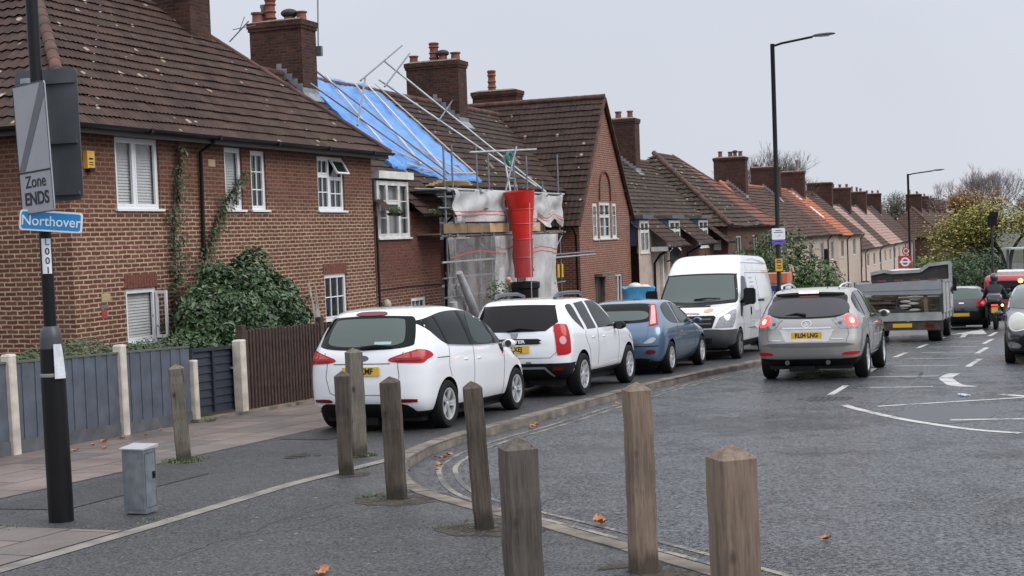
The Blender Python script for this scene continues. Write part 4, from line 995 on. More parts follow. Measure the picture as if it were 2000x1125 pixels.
def window(T, t0, t1, z0, z1, n, mull=(), trans=None, bars=(0, 0), back='dark', sill=True, fw=.055, inset=.045, depth=.06, openv=None, mat=None, label=None, simple=False):
    """casement window: frame part with pane, sill, curtain sub-parts. trans: {light: fraction}; bars: (vertical, horizontal) glazing bars per light"""
    mat = mat or M['upvc']; y0 = n + inset; y1 = y0 + depth; m = MB()
    m.box(t0, t1, y0, y1, z1 - fw, z1); m.box(t0, t1, y0, y1, z0, z0 + fw); m.box(t0, t0 + fw, y0 + .002, y1, z0 + fw, z1 - fw); m.box(t1 - fw, t1, y0 + .002, y1, z0 + fw, z1 - fw)
    xs = [t0 + fw] + [t0 + (t1 - t0) * f for f in mull] + [t1 - fw]; mh = .024
    for x in xs[1:-1]: m.box(x - mh, x + mh, y0 + .001, y1, z0 + fw, z1 - fw)
    frame = T.part('window', m, mat, street=True, label=label)
    b = MB()
    for i in range(len(xs) - 1):
        a, c = xs[i] + (mh if i else 0), xs[i + 1] - (mh if i < len(xs) - 2 else 0); segs = [(z0 + fw, z1 - fw)]
        if trans and i in trans:
            zt = z0 + (z1 - z0) * trans[i]; segs = [(z0 + fw, zt - .022), (zt + .022, z1 - fw)]; b.box(a, c, y0 + .003, y1 - .002, zt - .022, zt + .022)
        for si, (p, q) in enumerate(segs):
            if openv and openv == (i, si): continue
            w = .032; yy = y0 - .006
            if not simple:
                b.box(a, c, yy, yy + .04, q - w, q); b.box(a, c, yy, yy + .04, p, p + w); b.box(a, a + w, yy + .001, yy + .04, p + w, q - w); b.box(c - w, c, yy + .001, yy + .04, p + w, q - w)
            nb, hb = bars if not isinstance(bars, dict) else bars.get((i, si), (0, 0))
            for k in range(nb): x = a + (c - a) * (k + 1) / (nb + 1); b.box(x - .011, x + .011, y0 + .008, y0 + .03, p, q)
            for k in range(hb): z = p + (q - p) * (k + 1) / (hb + 1); b.box(a, c, y0 + .0085, y0 + .029, z - .011, z + .011)
    if b.f: T.part('casement', b, mat, street=True, parent=frame)
    g = MB(); g.quad((t0 + fw * .5, y0 + .035, z0 + fw * .5), (t1 - fw * .5, y0 + .035, z0 + fw * .5), (t1 - fw * .5, y0 + .035, z1 - fw * .5), (t0 + fw * .5, y0 + .035, z1 - fw * .5))
    T.part('pane', g, M['glass'] if back == 'dark' else M['glassclear'], street=True, parent=frame)
    if openv:
        i, si = openv; a, c = xs[i] + (mh if i else 0), xs[i + 1] - (mh if i < len(xs) - 2 else 0); zt = z0 + (z1 - z0) * trans[i]; p, q = (zt + .022, z1 - fw) if si else (z0 + fw, zt)
        v = MB(); hh = q - p; dy = -hh * .5
        def L3(x, f, o=0): return (x, y0 - .01 + dy * f - o, q - hh * math.sqrt(1 - .25) * f)
        for x0, x1, f0, f1 in ((a, c, 0, .12), (a, c, .88, 1.), (a, a + .035, .12, .88), (c - .035, c, .12, .88)): v.prism([L3(x0, f0), L3(x1, f0), L3(x1, f1), L3(x0, f1)], (0, -.035, .012))
        vo = T.part('open_vent', v, mat, street=True, parent=frame)
        gq = MB(); gq.quad(L3(a + .03, .1, .015), L3(c - .03, .1, .015), L3(c - .03, .9, .015), L3(a + .03, .9, .015)); T.part('pane', gq, M['glass'], street=True, parent=frame)
    if back == 'blind':
        v = MB(); k = int((z1 - z0) / .05)
        for j in range(k): z = z0 + .04 + j * .05; v.quad((t0 + .04, y1 + .02, z - .004), (t1 - .04, y1 + .02, z - .004), (t1 - .04, y1 + .04, z + .052), (t0 + .04, y1 + .04, z + .052))
        T.part('blind', v, M['blind'], street=True, parent=frame)
    elif back == 'curtain':
        v = MB(); k = int((t1 - t0) / .03); V = []
        for j in range(k + 1): x = t0 + .03 + (t1 - t0 - .06) * j / k; V += [(x, y1 + .06 + .02 * math.sin(j * 1.3), z0), (x, y1 + .06 + .02 * math.sin(j * 1.3), z1)]
        v.add(V, [(2 * j, 2 * j + 2, 2 * j + 3, 2 * j + 1) for j in range(k)]); T.part('curtain', v, M['curtain'], street=True, parent=frame)
    if back != 'dark':
        v = MB(); v.quad((t0, y1 + .4, z0 - .1), (t1, y1 + .4, z0 - .1), (t1, y1 + .4, z1 + .1), (t0, y1 + .4, z1 + .1)); T.part('interior', v, M['interior'], street=True, parent=frame)
    if sill:
        s = MB(); s.box(t0 - .05, t1 + .05, n - .05, y0 + .01, z0 - .035, z0 + .004); T.part('sill', s, mat, street=True, parent=frame)
    return frame
def chimney(T, t0, t1, n0, n1, zb, zt, pots=(), mat=None, plane=None, label=None, oversail=True):
    """brick stack; plane (n_eave, z_eave, slope) is the roof it rises from"""
    m = MB(); m.box(t0, t1, n0, n1, zb, zt - .22); e = .03
    m.box(t0 - e, t1 + e, n0 - e, n1 + e, zt - .22, zt - .14); m.box(t0 - e * 1.8, t1 + e * 1.8, n0 - e * 1.8, n1 + e * 1.8, zt - .14, zt)
    st = T.part('chimney', m, mat or M['brickC'], street=True, label=label)
    c = MB(); a = [(t0 - .04, n0 - .04), (t1 + .04, n0 - .04), (t1 + .04, n1 + .04), (t0 - .04, n1 + .04)]; b_ = [(t0 + .15, n0 + .15), (t1 - .15, n0 + .15), (t1 - .15, n1 - .15), (t0 + .15, n1 - .15)]
    c.add([(x, y, zt) for x, y in a] + [(x, y, zt + .07) for x, y in b_], [(0, 1, 5, 4), (1, 2, 6, 5), (2, 3, 7, 6), (3, 0, 4, 7), (4, 5, 6, 7)]); T.part('flaunching', c, M['mortar_cap'], street=True, parent=st)
    for p in pots:
        ft, fn_, r, h, kind = p; x, y = t0 + (t1 - t0) * ft, n0 + (n1 - n0) * fn_; q = MB()
        if kind == 'roll': prof = [(r * .95, 0), (r * .9, h * .15), (r * 1.12, h * .2), (r * .9, h * .27), (r * .88, h * .4), (r * 1.1, h * .46), (r * .88, h * .52), (r * .86, h * .7), (r * 1.1, h * .76), (r * .9, h * .84), (r * 1.1, h * .95), (r * .9, h), (r * .6, h), (r * .6, h * .8)]
        else: prof = [(r * 1.1, 0), (r, h * .1), (r * .92, h * .8), (r * 1.15, h * .85), (r * 1.15, h), (r * .75, h), (r * .75, h * .7)]
        q.lathe([(a_, b2 + zt + .03) for a_, b2 in prof], c=(x, y, 0), n=14); T.part('chimney_pot', q, M['pot_buff'] if kind == 'buff' else M['pot'], street=True, parent=st, smooth=40)
        if kind == 'cowl':
            q = MB(); q.ball((x, y, zt + .03 + h + .04), r * 1.5, r * 1.5, r * .8); T.part('cowl', q, flat('sooty_cowl', (.035, .028, .026), .7), street=True, parent=st)
    if plane:
        ne, ze, mz = plane[:3]; zr = lambda n: ze + mz * (n - ne); f = MB(); nn = n0
        while nn < min(n1, plane[3] if len(plane) > 3 else n1) - .05:
            f.quad((t0 - .012, nn, zr(nn) - .05), (t0 - .012, nn + .15, zr(nn) - .05 + mz * .15), (t0 - .012, nn + .15, zr(nn) + .30), (t0 - .012, nn, zr(nn) + .30)); nn += .15
        f.add([(t0 - .05, n0 - .22, zr(n0 - .22) + .05), (t1 + .05, n0 - .22, zr(n0 - .22) + .05), (t1 + .05, n0 - .005, zr(n0) + .08), (t0 - .05, n0 - .005, zr(n0) + .08), (t1 + .05, n0 - .005, zr(n0) + .2), (t0 - .05, n0 - .005, zr(n0) + .2)], [(0, 1, 2, 3), (3, 2, 4, 5)])
        T.part('flashing', f, M['lead'], street=True, parent=st)
    return st
def hole(w): return w
def pipe(T, pts, r=.038, name='downpipe', mat=None):
    m = MB(); m.path(pts, r, 8); return T.part(name, m, mat or M['black'], street=True, smooth=50)

# ---------------- corner house (A)
A = Thing('corner_house', 'nearest red brick house with brown hipped roof, behind the grey board fence', 'house', 0, 0, z=-1.2)
zs = -1.7; AE = 10.38
wins = [(1.16, 2.36, 2.42, 3.60), (4.38, 4.98, 2.42, 3.58), (5.28, 5.84, 2.42, 3.56), (7.88, 9.06, 2.42, 3.56), (1.27, 2.14, .20, 1.11), (8.0, 9.0, -1.2, 1.08)]
m = MB(); wall_t(m, 0, 0, AE, zs, 3.72, wins)
m.quad((0, 0, zs), (0, 8, zs), (0, 8, 3.72), (0, 0, 3.72)); m.quad((AE, 0, zs), (AE, 8, zs), (AE, 8, 3.72), (AE, 0, 3.72)); m.quad((0, 8, zs), (AE, 8, zs), (AE, 8, 3.72), (0, 8, 3.72))
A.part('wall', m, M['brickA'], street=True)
for x0, x1, zt in ((1.24, 2.2, 1.115), (7.95, 9.05, 1.085)):
    m = MB(); k = int((x1 - x0) / .075)
    for j in range(k): m.box(x0 + j * .075 + .004, x0 + j * .075 + .071, -.012, .05, zt, zt + .215)
    A.part('soldier_course', m, flat('red_soldier_brick', (.15, .052, .034), .8, noise=.35, nscale=14), street=True)
window(A, *wins[0], 0, mull=[.46], back='blind', label='white two-light window with pale blinds')
window(A, *wins[1], 0, back='blind'); window(A, *wins[2], 0, bars=(1, 2)); window(A, *wins[3], 0, mull=[.47], trans={0: .66, 1: .62}, bars={(0, 0): (1, 1), (0, 1): (1, 0), (1, 0): (1, 1)}, openv=(1, 1), label='white two-light window with one small vent swung open')
window(A, *wins[4], 0, back='blind', label='small ground floor window with its casement standing open')
# open casement leaf of the ground window
m = MB(); x = 2.10
for a, b, c, d in ((-.20, -.16, .24, 1.04), (-.02, .02, .24, 1.04), (-.16, -.02, .24, .29), (-.16, -.02, .99, 1.04)): m.box(x, x + .04, a, b, c, d)
A.part('open_casement', m, M['upvc'], street=True)
window(A, *wins[5], 0, trans={0: .58}, bars={(0, 0): (2, 1), (0, 1): (2, 1)}, sill=False, label='white glazed door with glazing bars')
m = MB(); m.box(-.3, AE + .3, -.30, -.28, 3.58, 3.76); m.box(-.3, AE + .3, -.28, 0, 3.6, 3.615); m.box(-.30, -.28, -.28, 8.3, 3.58, 3.76); m.box(-.28, 0, 0, 8.3, 3.6, 3.615); m.box(AE, AE + .3, -.28, 8.3, 3.6, 3.615)
A.part('eaves_board', m, flat('dark_fascia', (.03, .028, .028), .6), street=True)
gutter(A, (-.42, -.37, 3.72), (AE + .38, -.37, 3.72)); gutter(A, (-.37, 8.3, 3.72), (-.37, -.42, 3.72))
rf = tile_plane(A, 'roof', (-.32, -.32, 3.70), (1, 0), (0, 1), .9, AE + .64, 4.3, M['tileA'], [((-.32, -.32, 0), (-1, 1, 0)), ((AE + .34, -.32, 0), (1.05, 1.0, 0))], samp=4, per=.125, amp=.018, step=.032)
tile_plane(A, 'roof', (-.32, 8.32, 3.70), (0, -1), (1, 0), .9, 8.64, 4.3, M['tileA'], [((-.32, -.32, 0), (1, -1, 0)), ((-.32, 8.32, 0), (1, 1, 0))], samp=2, per=.2, amp=.03)
m = MB(); hr = 3.70 + .9 * 4.3
m.quad((AE + .34, -.32, 3.7), (AE + .34, 8.32, 3.7), (6.5, 4.0, hr), (6.4, 3.98, hr)); m.quad((AE + .34, 8.32, 3.7), (-.32, 8.32, 3.7), (4.0, 4.0, hr), (6.4, 4.0, hr)); A.part('rear_roof', m, M['tileB'], street=True)
ridge(A, [(-.34, -.34, 3.74), (3.98, 3.98, hr + .02)], M['hip'], .10); ridge(A, [(AE + .34, -.34, 3.74), (6.4, 3.98, hr + .02)], M['hip'], .06); ridge(A, [(3.98, 3.98, hr + .03), (6.4, 3.98, hr + .03)], M['hip'])
pipe(A, [(3.55, -.37, 3.68), (3.55, -.30, 3.58), (3.52, -.07, 3.45), (3.5, -.06, 2.0), (3.5, -.06, -1.0)], .036)
m = MB(); m.box(-.09, .09, -.08, 0, -.14, .14); m.add([(-.07, -.1, -.13), (.07, -.1, -.13), (.07, -.02, -.13), (-.07, -.02, -.13), (-.05, -.1, -.19), (.05, -.1, -.19), (.05, -.02, -.19), (-.05, -.02, -.19)], [(0, 1, 2, 3), (4, 7, 6, 5), (0, 4, 5, 1), (1, 5, 6, 2), (2, 6, 7, 3), (3, 7, 4, 0)], 1)
m.box(-.05, .05, -.0825, -.08, .0, .03, 1); m.box(-.05, .05, -.0825, -.08, -.05, -.035, 1); m.box(-.05, .05, -.0825, -.08, -.085, -.07, 1)
single('alarm_box', m, [flat('alarm_yellow', (.62, .36, .06), .4), M['black']], 'yellow burglar alarm box high on the wall beside the first window', 'alarm box', .45, -.002, z=3.19)
for tt, z in ((.75, .99), (3.95, 3.27)):
    m = MB(); m.box(tt - .11, tt + .11, -.012, .01, z - .065, z + .065)
    for i in range(4): m.box(tt - .09, tt + .09, -.017, -.012, z - .045 + i * .027, z - .033 + i * .027)
    A.part('air_brick', m, flat('buff_vent', (.42, .32, .19), .8), street=True)
m = MB(); m.box(.63, .77, -.008, .0, .66, .80); m.box(.60, .80, -.006, 0, .82, .88, 1)
A.part('wall_plaque', m, [flat('faded_red', (.32, .05, .05), .7), flat('faded_grey', (.16, .13, .13), .7)], street=True)
chimney(A, 7.0, 7.75, 2.35, 4.0, 5.2, 8.9, [(.5, .3, .12, .4, 'plain')], plane=None, label='broad stack cut off by the top edge')
m = MB(); m.box(6.93, 6.99, 2.55, 2.72, 6.95, 7.2); A.part('flood_lamp', m, M['oldwhite'], street=True)
m = MB(); m.beam((7.9, 2.0, 6.1), (7.9, 1.5, 6.5), .02); m.beam((7.9, 1.9, 6.35), (7.9, 1.35, 6.4), .015); m.beam((7.9, 1.75, 6.3), (7.9, 1.6, 6.6), .012)
A.part('aerial', m, M['galv'], street=True)

# ---------------- second house (B): low catslide eave with one tall white dormer window
RP = (-.3, 2.35, .9); RN = 3.8; RZ = 2.35 + .9 * 4.1      # terrace roof plane and ridge
B = Thing('cottage', 'low cottage between corner house and scaffolding, one tall white window breaking its eaves', 'house', AE, 0, z=-1.4)
bw = (10.62, 12.30, 1.80, 3.12); bg_ = (12.25, 13.1, -1.0, .35)
m = MB(); wall_t(m, .02, AE + .002, 14.1, -1.9, 2.42, [(10.62, 12.30, 1.80, 2.42), bg_]); m.quad((14.1, .02, -1.9), (14.1, 1.1, -1.9), (14.1, 1.1, 2.9), (14.1, .02, 2.42))
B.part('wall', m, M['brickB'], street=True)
window(B, *bw, .0, mull=[.30, .68], trans={1: .63}, bars={(0, 0): (0, 2), (1, 0): (0, 0), (1, 1): (0, 0), (2, 0): (0, 2)}, back='curtain', inset=.0, depth=.08, fw=.07, mat=M['oldwhite'], label='tall white three-light window through the eaves')
window(B, *bg_, .0, bars=(2, 1), back='curtain', mat=M['oldwhite'])
m = MB(); m.box(10.56, 12.42, -.10, 1.0, 3.17, 3.34); B.part('dormer_roof', m, M['oldwhite'], street=True)
for x in (12.30, 10.56): m = MB(); m.box(x, x + .06, .03, .9, 2.2, 3.16); B.part('dormer_cheek', m, M['lead_dark'], street=True)
clipD = [((12.36, 0, 0), (-1, 0, 0))]
tile_plane(B, 'roof', (12.36, -.3, 2.35), (1, 0), (0, 1), .9, 14.35 - 12.36, 1.15, M['tileB'], samp=4)
tile_plane(B, 'roof', (8.2, .85, 3.385), (1, 0), (0, 1), .9, 14.35 - 8.2, 2.95, M['tileB'], samp=4)
ridge(B, [(8.0, RN, RZ + .02), (14.35, RN, RZ + .02)], M['hip'], .1)
gutter(B, (12.4, -.37, 2.33), (14.3, -.37, 2.33)); gutter(B, (10.45, -.37, 2.36), (11.1, -.37, 2.36))
tile_plane(B, 'roof_stub', (10.42, -.3, 2.40), (1, 0), (0, 1), .9, .45, .3, M['tileB'], samp=4)
pipe(B, [(14.15, -.37, 2.3), (14.15, -.1, 2.1), (14.12, -.05, -1.4)], .036); pipe(B, [(10.42, -.06, 2.3), (10.42, -.06, -1.4)], .03)
m = MB(); m.path([(10.45, -.02, .62), (12, -.02, .64), (14.1, -.02, .60)], .012, 6); B.part('cable', m, M['black'], street=True)
m = MB(); m.box(10.55, 11.35, -.35, .0, .0, .06); m.box(10.6, 11.3, -.28, .0, -.07, .0); m.box(10.62, 11.25, -.05, .0, -.6, -.07)
for i in range(4): m.box(10.6, 11.27, -.075, -.05, -.2 - i * .11, -.13 - i * .11)
B.part('porch_canopy', m, M['oldwhite'], street=True)
m = MB(); m.ball((10.65, -.12, .28), .11, .11, .13); B.part('wall_lamp', m, flat('globe', (.35, .33, .25), .4), street=True, smooth=60)
chimney(B, 13.1, 13.85, 3.18, 4.68, 4.8, 7.40, [(.35, .93, .15, .28, 'plain'), (.5, .72, .14, .62, 'roll'), (.5, .35, .15, .16, 'cowl'), (.5, .12, .13, .22, 'plain'), (.6, .88, .08, .5, 'buff')], plane=(-.3, 2.35, .9, 3.9), label='tall stack with four clay pots and a hooded cowl')
m = MB(); m.path([(13.9, 3.15, 6.7), (13.95, 3.1, 8.9)], .018, 6); m.box(13.86, 13.96, 3.05, 3.2, 6.55, 6.8); B.part('aerial_mast', m, M['tube'], street=True)
m = MB(); m.beam((11.0, .75, 3.5), (11.3, .45, 3.3), .12, .05); B.part('slipped_tile', m, M['tileE'], street=True)

# ---------------- scaffolded house (C)
C_ = Thing('scaffolded_house', 'brick terraced house behind the scaffolding with a stripped roof under blue sheeting', 'house', 14.1, 1, z=-1.5)
cw = (16.2, 18.2, 1.75, 2.95); cw2 = (16.2, 18.2, -.8, .5)
m = MB(); wall_t(m, 1.0, 14.1, 25.3, -2.2, 3.2, [cw, cw2]); C_.part('wall', m, M['brickB'], street=True)
window(C_, *cw, 1.0, mull=[.33, .66], bars=(0, 2), back='curtain'); window(C_, *cw2, 1.0, mull=[.5], back='curtain')
tile_plane(C_, 'roof', (14.35, .6, 3.16), (1, 0), (0, 1), .9, 28.0 - 14.35, 3.2, M['tileB'], [((28.35, 0, 6.45), (1.32, 0, -1))], samp=4, per=.17)
ridge(C_, [(14.35, RN, RZ + .02), (28.0, RN, RZ + .02)], M['hip'], .1)
m = MB(); m.quad((8.0, RN, RZ), (28.0, RN, RZ), (28, 8, 2.4), (8, 8, 2.4)); C_.part('rear_roof', m, M['tileB'], street=True)
gutter(C_, (14.3, .52, 3.14), (25.2, .52, 3.14))
chimney(C_, 22.9, 23.6, 3.08, 4.9, 4.8, 7.42, [(.5, .93, .14, .25, 'plain'), (.5, .53, .16, .62, 'roll'), (.5, .36, .14, .22, 'cowl'), (.5, .12, .15, .25, 'plain')], plane=(-.3, 2.35, .9, 3.9), label='stack with three short pots and one tall ribbed pot')
for (t, n) in ((20.9, 1.2), (24.0, 1.5), (17.9, .9)): m = MB(); m.beam((t, n, 2.62 + .9 * n + .08), (t + .12, n + .28, 2.62 + .9 * (n + .28) + .10), .14, .03); C_.part('slipped_tile', m, M['mortar_cap'], street=True)

# ---------------- gabled house (D)
D = Thing('gabled_house', 'brick house with a tall steep gable facing the street and three narrow white windows', 'house', 25.3, 0, z=-1.85)
dw = [(26.85, 27.42, 1.52, 2.76), (27.62, 28.92, 1.52, 2.80), (29.12, 29.72, 1.52, 2.78), (29.3, 30.2, -.9, .25)]
dd = (26.9, 28.0, -1.85, .25)
ez = 2.45; gx0, gx1, gap = 25.33, 31.35, 28.34
m = MB(); wall_t(m, 0, gx0, gx1, -2.4, ez, dw[3:4] + [dd] + [(a, b, c, ez) for a, b, c, d in dw[:3]]); 
# gable field above the eaves, cut round the window heads
sl = 1.31
def gz_top(t): return 6.42 - sl * abs(t - gap)
cuts = sorted({gx0, gx1, gap, *[x for w in dw[:3] for x in w[:2]]})
for i in range(len(cuts) - 1):
    a, b = cuts[i], cuts[i + 1]; mid = (a + b) / 2; zb = ez
    for w in dw[:3]:
        if w[0] - .01 < a and b < w[1] + .01: zb = w[3]
    m.quad((a, 0, zb), (b, 0, zb), (b, 0, max(zb, gz_top(b))), (a, 0, max(zb, gz_top(a))))
for a, b, c, d in dw[:3]:
    m.quad((a, 0, ez - .01), (a, 0, d), (a, .12, d), (a, .12, ez - .01)); m.quad((b, 0, ez - .01), (b, .12, ez - .01), (b, .12, d), (b, 0, d)); m.quad((a, 0, d), (b, 0, d), (b, .12, d), (a, .12, d))
m.quad((gx0, 0, -2.4), (gx0, 8, -2.4), (gx0, 8, ez), (gx0, 0, ez)); m.quad((gx1, 0, -2.4), (gx1, 8, -2.4), (gx1, 8, ez), (gx1, 0, ez))
D.part('wall', m, M['brickD'], street=True)
m = MB()
pts = [(27.62, -.012, 2.84)] + [(28.27 - .62 * math.cos(a), -.012, 3.25 + .62 * math.sin(a)) for a in [math.pi * k / 12 for k in range(13)]] + [(28.92, -.012, 2.84)]
for p, q in zip(pts, pts[1:]): m.beam(p, q, .05, .10, up=(0, 1, 0))
D.part('blind_arch', m, flat('arch_brick', (.13, .05, .035), .85, noise=.3, nscale=12), street=True)
window(D, *dw[0], 0, bars=(1, 2), fw=.09, inset=.02, mat=M['oldwhite']); window(D, *dw[1], 0, mull=[.5], trans={0: .62, 1: .62}, bars={(0, 0): (0, 1), (1, 0): (0, 1)}, fw=.08, inset=.02, mat=M['oldwhite'], back='curtain'); window(D, *dw[2], 0, bars=(1, 2), fw=.09, inset=.02, mat=M['oldwhite'])
window(D, *dw[3], 0, mull=[.5], mat=M['oldwhite'], back='curtain')
m = MB(); m.box(27.0, 27.9, .1, .14, -1.85, .2); D.part('door', m, M['doorblack'], street=True)
m = MB(); m.box(26.8, 28.1, -.3, .05, .25, .35); m.box(26.95, 27.0, -.02, .1, -1.85, .25); m.box(27.9, 27.95, -.02, .1, -1.85, .25); D.part('door_hood', m, flat('mossy_hood', (.13, .11, .08), .9, noise=.4), street=True)
tile_plane(D, 'roof', (24.95, -.1, 1.98), (0, 1), (1, 0), sl, 8.3, gap - 24.95, M['tileB'], samp=4, per=.17, step=.04)
tile_plane(D, 'roof', (31.75, -.1, 1.98), (0, 1), (-1, 0), sl, 8.3, 31.75 - gap, M['tileB'], samp=2, per=.17)
ridge(D, [(gap, -.12, 6.46), (gap, 8.2, 6.46)], M['hip'], .1)
m = MB(); m.beam((gx0 - .35, -.12, 1.98), (gap, -.12, 6.42), .05, .10, up=(0, 1, 0)); m.beam((gx1 + .35, -.12, 1.98), (gap, -.12, 6.42), .05, .10, up=(0, 1, 0)); D.part('verge_mortar', m, M['hip'], street=True)
gutter(D, (24.86, 1.4, 2.0), (24.86, -.15, 2.0)); pipe(D, [(24.9, .1, 1.95), (25.2, .08, 1.7), (25.26, .08, -1.8)], .036)
m = MB(); m.box(25.6, 25.95, 1.3, 1.6, 3.05, 3.35); D.part('roof_vent', m, flat('grey_vent', (.14, .15, .16), .5), street=True)
chimney(D, 31.0, 31.7, 4.16, 5.95, 3.5, 7.25, [(.5, .62, .16, .8, 'roll')], mat=M['brickC'], label='short broad stack behind the gable with one tall pot')

# ---------------- simple terrace builder for the houses farther on
def terrace(name, label, t0, t1, n_w, ze, zb, mz, n_r, strips_, wins=(), hipL=False, hipR=False, wall=None, chims=(), over=.3, gauge=.33, samp=2, per=.3, group=None, pipes=(), winmat=None, right_wall=False, left_vis=False):
    T = Thing(name, label, 'house', t0, n_w, z=zb, group=group); wall = wall or M['render']
    m = MB(); wall_t(m, n_w, t0, t1, zb - .6, ze + .12, [w[:4] for w in wins]); m.quad((t0, n_w, zb - .6), (t0, 2 * n_r - n_w, zb - .6), (t0, 2 * n_r - n_w, ze + .12), (t0, n_w, ze + .12)); m.quad((t1, n_w, zb - .6), (t1, 2 * n_r - n_w, zb - .6), (t1, 2 * n_r - n_w, ze + .12), (t1, n_w, ze + .12))
    T.part('wall', m, wall, street=True)
    for w in wins: window(T, *w[:4], n_w, mull=w[4] if len(w) > 4 else (.5,), bars=w[5] if len(w) > 5 else (0, 0), mat=winmat or M['oldwhite'], simple=True, fw=.07, back=w[6] if len(w) > 6 else 'dark')
    ne = n_w - over; run = n_r - ne; zr = ze + mz * run; a0 = t0 - (over if hipL else 0); a1 = t1 + (over if hipR else 0)
    for i, (s0, s1, mt) in enumerate(strips_):
        s0 = a0 if s0 is None else s0; s1 = a1 if s1 is None else s1; cl = []
        if hipL: cl.append(((a0, ne, 0), (-1, 1, 0)))
        if hipR: cl.append(((a1, ne, 0), (1, 1, 0)))
        tile_plane(T, 'roof', (s0, ne, ze), (1, 0), (0, 1), mz, s1 - s0, run, mt, cl, samp=samp, per=per, gauge=gauge, amp=.03, wave=.03, step=.05)
    if hipL:
        tile_plane(T, 'hip_roof', (a0, 2 * n_r - ne, ze), (0, -1), (1, 0), mz, 2 * run, run, strips_[0][2], [((a0, ne, 0), (1, -1, 0)), ((a0, 2 * n_r - ne, 0), (1, 1, 0))], samp=samp, per=per, gauge=gauge, amp=.03, step=.05)
        ridge(T, [(a0, ne, ze + .03), (a0 + run, n_r, zr + .03)], M['hipO'] if hipL == 'orange' else M['hip'], .13)
    if hipR: m = MB(); m.quad((a1, ne, ze), (a1, 2 * n_r - ne, ze), (a1 - run, n_r, zr), (a1 - run, n_r, zr)); T.part('hip_roof', m, M['tileG'], street=True); ridge(T, [(a1, ne, ze + .03), (a1 - run, n_r, zr + .03)], M['hip'], .1)
    ridge(T, [(a0 + (run if hipL else 0), n_r, zr + .02), (a1 - (run if hipR else 0), n_r, zr + .02)], M['hipO'] if hipL == 'orange' else M['hip'], .1)
    m = MB(); m.quad((a0 + (run if hipL else 0), n_r, zr), (a1 - (run if hipR else 0), n_r, zr), (a1, 2 * n_r - ne, ze), (a0, 2 * n_r - ne, ze)); T.part('rear_roof', m, M['tileG'], street=True)
    gutter(T, (a0, ne - .07, ze), (a1, ne - .07, ze))
    m = MB(); m.box(t0, t1, ne + .02, n_w, ze - .06, ze - .045); T.part('soffit', m, M['oldwhite'], street=True)
    for c in chims:
        ct, cz, pots = c[:3]; w = c[3] if len(c) > 3 else 1.6; 
        chimney(T, ct, ct + .8, n_r - w * .55, n_r + w * .45, zr - 1.6, cz, pots, plane=(ne, ze, mz, n_r))
    for x in pipes: pipe(T, [(x, ne - .05, ze - .05), (x, n_w - .06, ze - .35), (x, n_w - .06, zb)], .045)
    return T, ne, run, zr
P3 = [(.5, .18, .13, .35, 'plain'), (.5, .5, .14, .35, 'plain'), (.5, .82, .13, .4, 'plain')]
P2 = [(.5, .3, .13, .35, 'plain'), (.5, .75, .11, .6, 'buff')]
# E: mottled roof with three windows breaking the eaves
E = Thing('dormer_terrace', 'low terrace beyond the gable with windows breaking through its mottled brown roof', 'house', 31.4, -.3, z=-2.6)
ew = [(31.62, 32.85, .92, 2.14), (36.0, 37.75, .92, 2.14), (41.2, 42.9, .92, 2.14)]
m = MB(); wall_t(m, -.3, 31.4, 36, -3.2, 1.85, [(31.62, 32.85, .92, 1.85)]); E.part('rendered_wall', m, M['render_tan'], street=True)
m = MB(); wall_t(m, -.3, 36.0, 44.1, -3.2, 1.85, [(a, b, c, 1.85) for a, b, c, d in ew[1:]]); E.part('brick_wall', m, M['brickE'], street=True)
for w in ew:
    window(E, *w, -.3, mull=[.5], trans={0: .66, 1: .66}, bars={(0, 0): (1, 0), (1, 0): (1, 0)}, inset=-.02, depth=.08, mat=M['oldwhite'], fw=.08)
    m = MB(); m.box(w[0] - .12, w[1] + .12, -.48, .9, 2.20, 2.34); E.part('dormer_roof', m, M['lead_dark'], street=True)
    for x in (w[0] - .06, w[1]): m = MB(); m.box(x, x + .06, -.29, .8, 1.2, 2.19); E.part('dormer_cheek', m, M['dormer_cheek'], street=True)
tile_plane(E, 'roof', (31.4, -.3, 1.80), (1, 0), (0, 1), .8, 17, 4.1, M['tileE'], samp=2, per=.2, amp=.03, step=.045)
for a, b in ((32.95, 35.9), (37.85, 41.1), (43.0, 44.6)): tile_plane(E, 'porch_roof', (a, -1.15, 1.12), (1, 0), (0, 1), .8, b - a, .87, M['tileB'], samp=2, per=.2, amp=.03); gutter(E, (a, -1.2, 1.12), (b, -1.2, 1.12))
ridge(E, [(31.4, 3.8, 5.1), (48, 3.8, 5.1)], M['hip'], .12)
m = MB(); m.quad((31.4, 3.8, 5.05), (48, 3.8, 5.05), (48, 8, 1.8), (31.4, 8, 1.8)); E.part('rear_roof', m, M['tileB'], street=True)
chimney(E, 43.2, 44.0, 3.0, 4.75, 3.9, 6.92, P3, plane=(-.3, 1.8, .8, 3.8), label='stack with three round clay pots right of the gable')
pipe(E, [(33.1, -1.1, 1.05), (33.3, -.6, .8), (33.3, -.38, .5), (33.3, -.38, -2.6)], .05); pipe(E, [(38.0, -1.1, 1.05), (38.2, -.5, .75), (38.2, -.38, -2)], .05)
m = MB(); m.box(33.0, 33.6, -1.0, -.35, .95, 1.12); m.box(34.4, 34.55, -.42, -.31, -2.5, .8); E.part('white_trim', m, M['oldwhite'], street=True)
m = MB()
K = 16; V = [(0, .06, 0)] + [(.40 * math.cos(2 * math.pi * k / K), 0, .36 * math.sin(2 * math.pi * k / K)) for k in range(K)] + [(.40 * math.cos(2 * math.pi * k / K), .02, .36 * math.sin(2 * math.pi * k / K)) for k in range(K)] + [(0, .085, 0)]
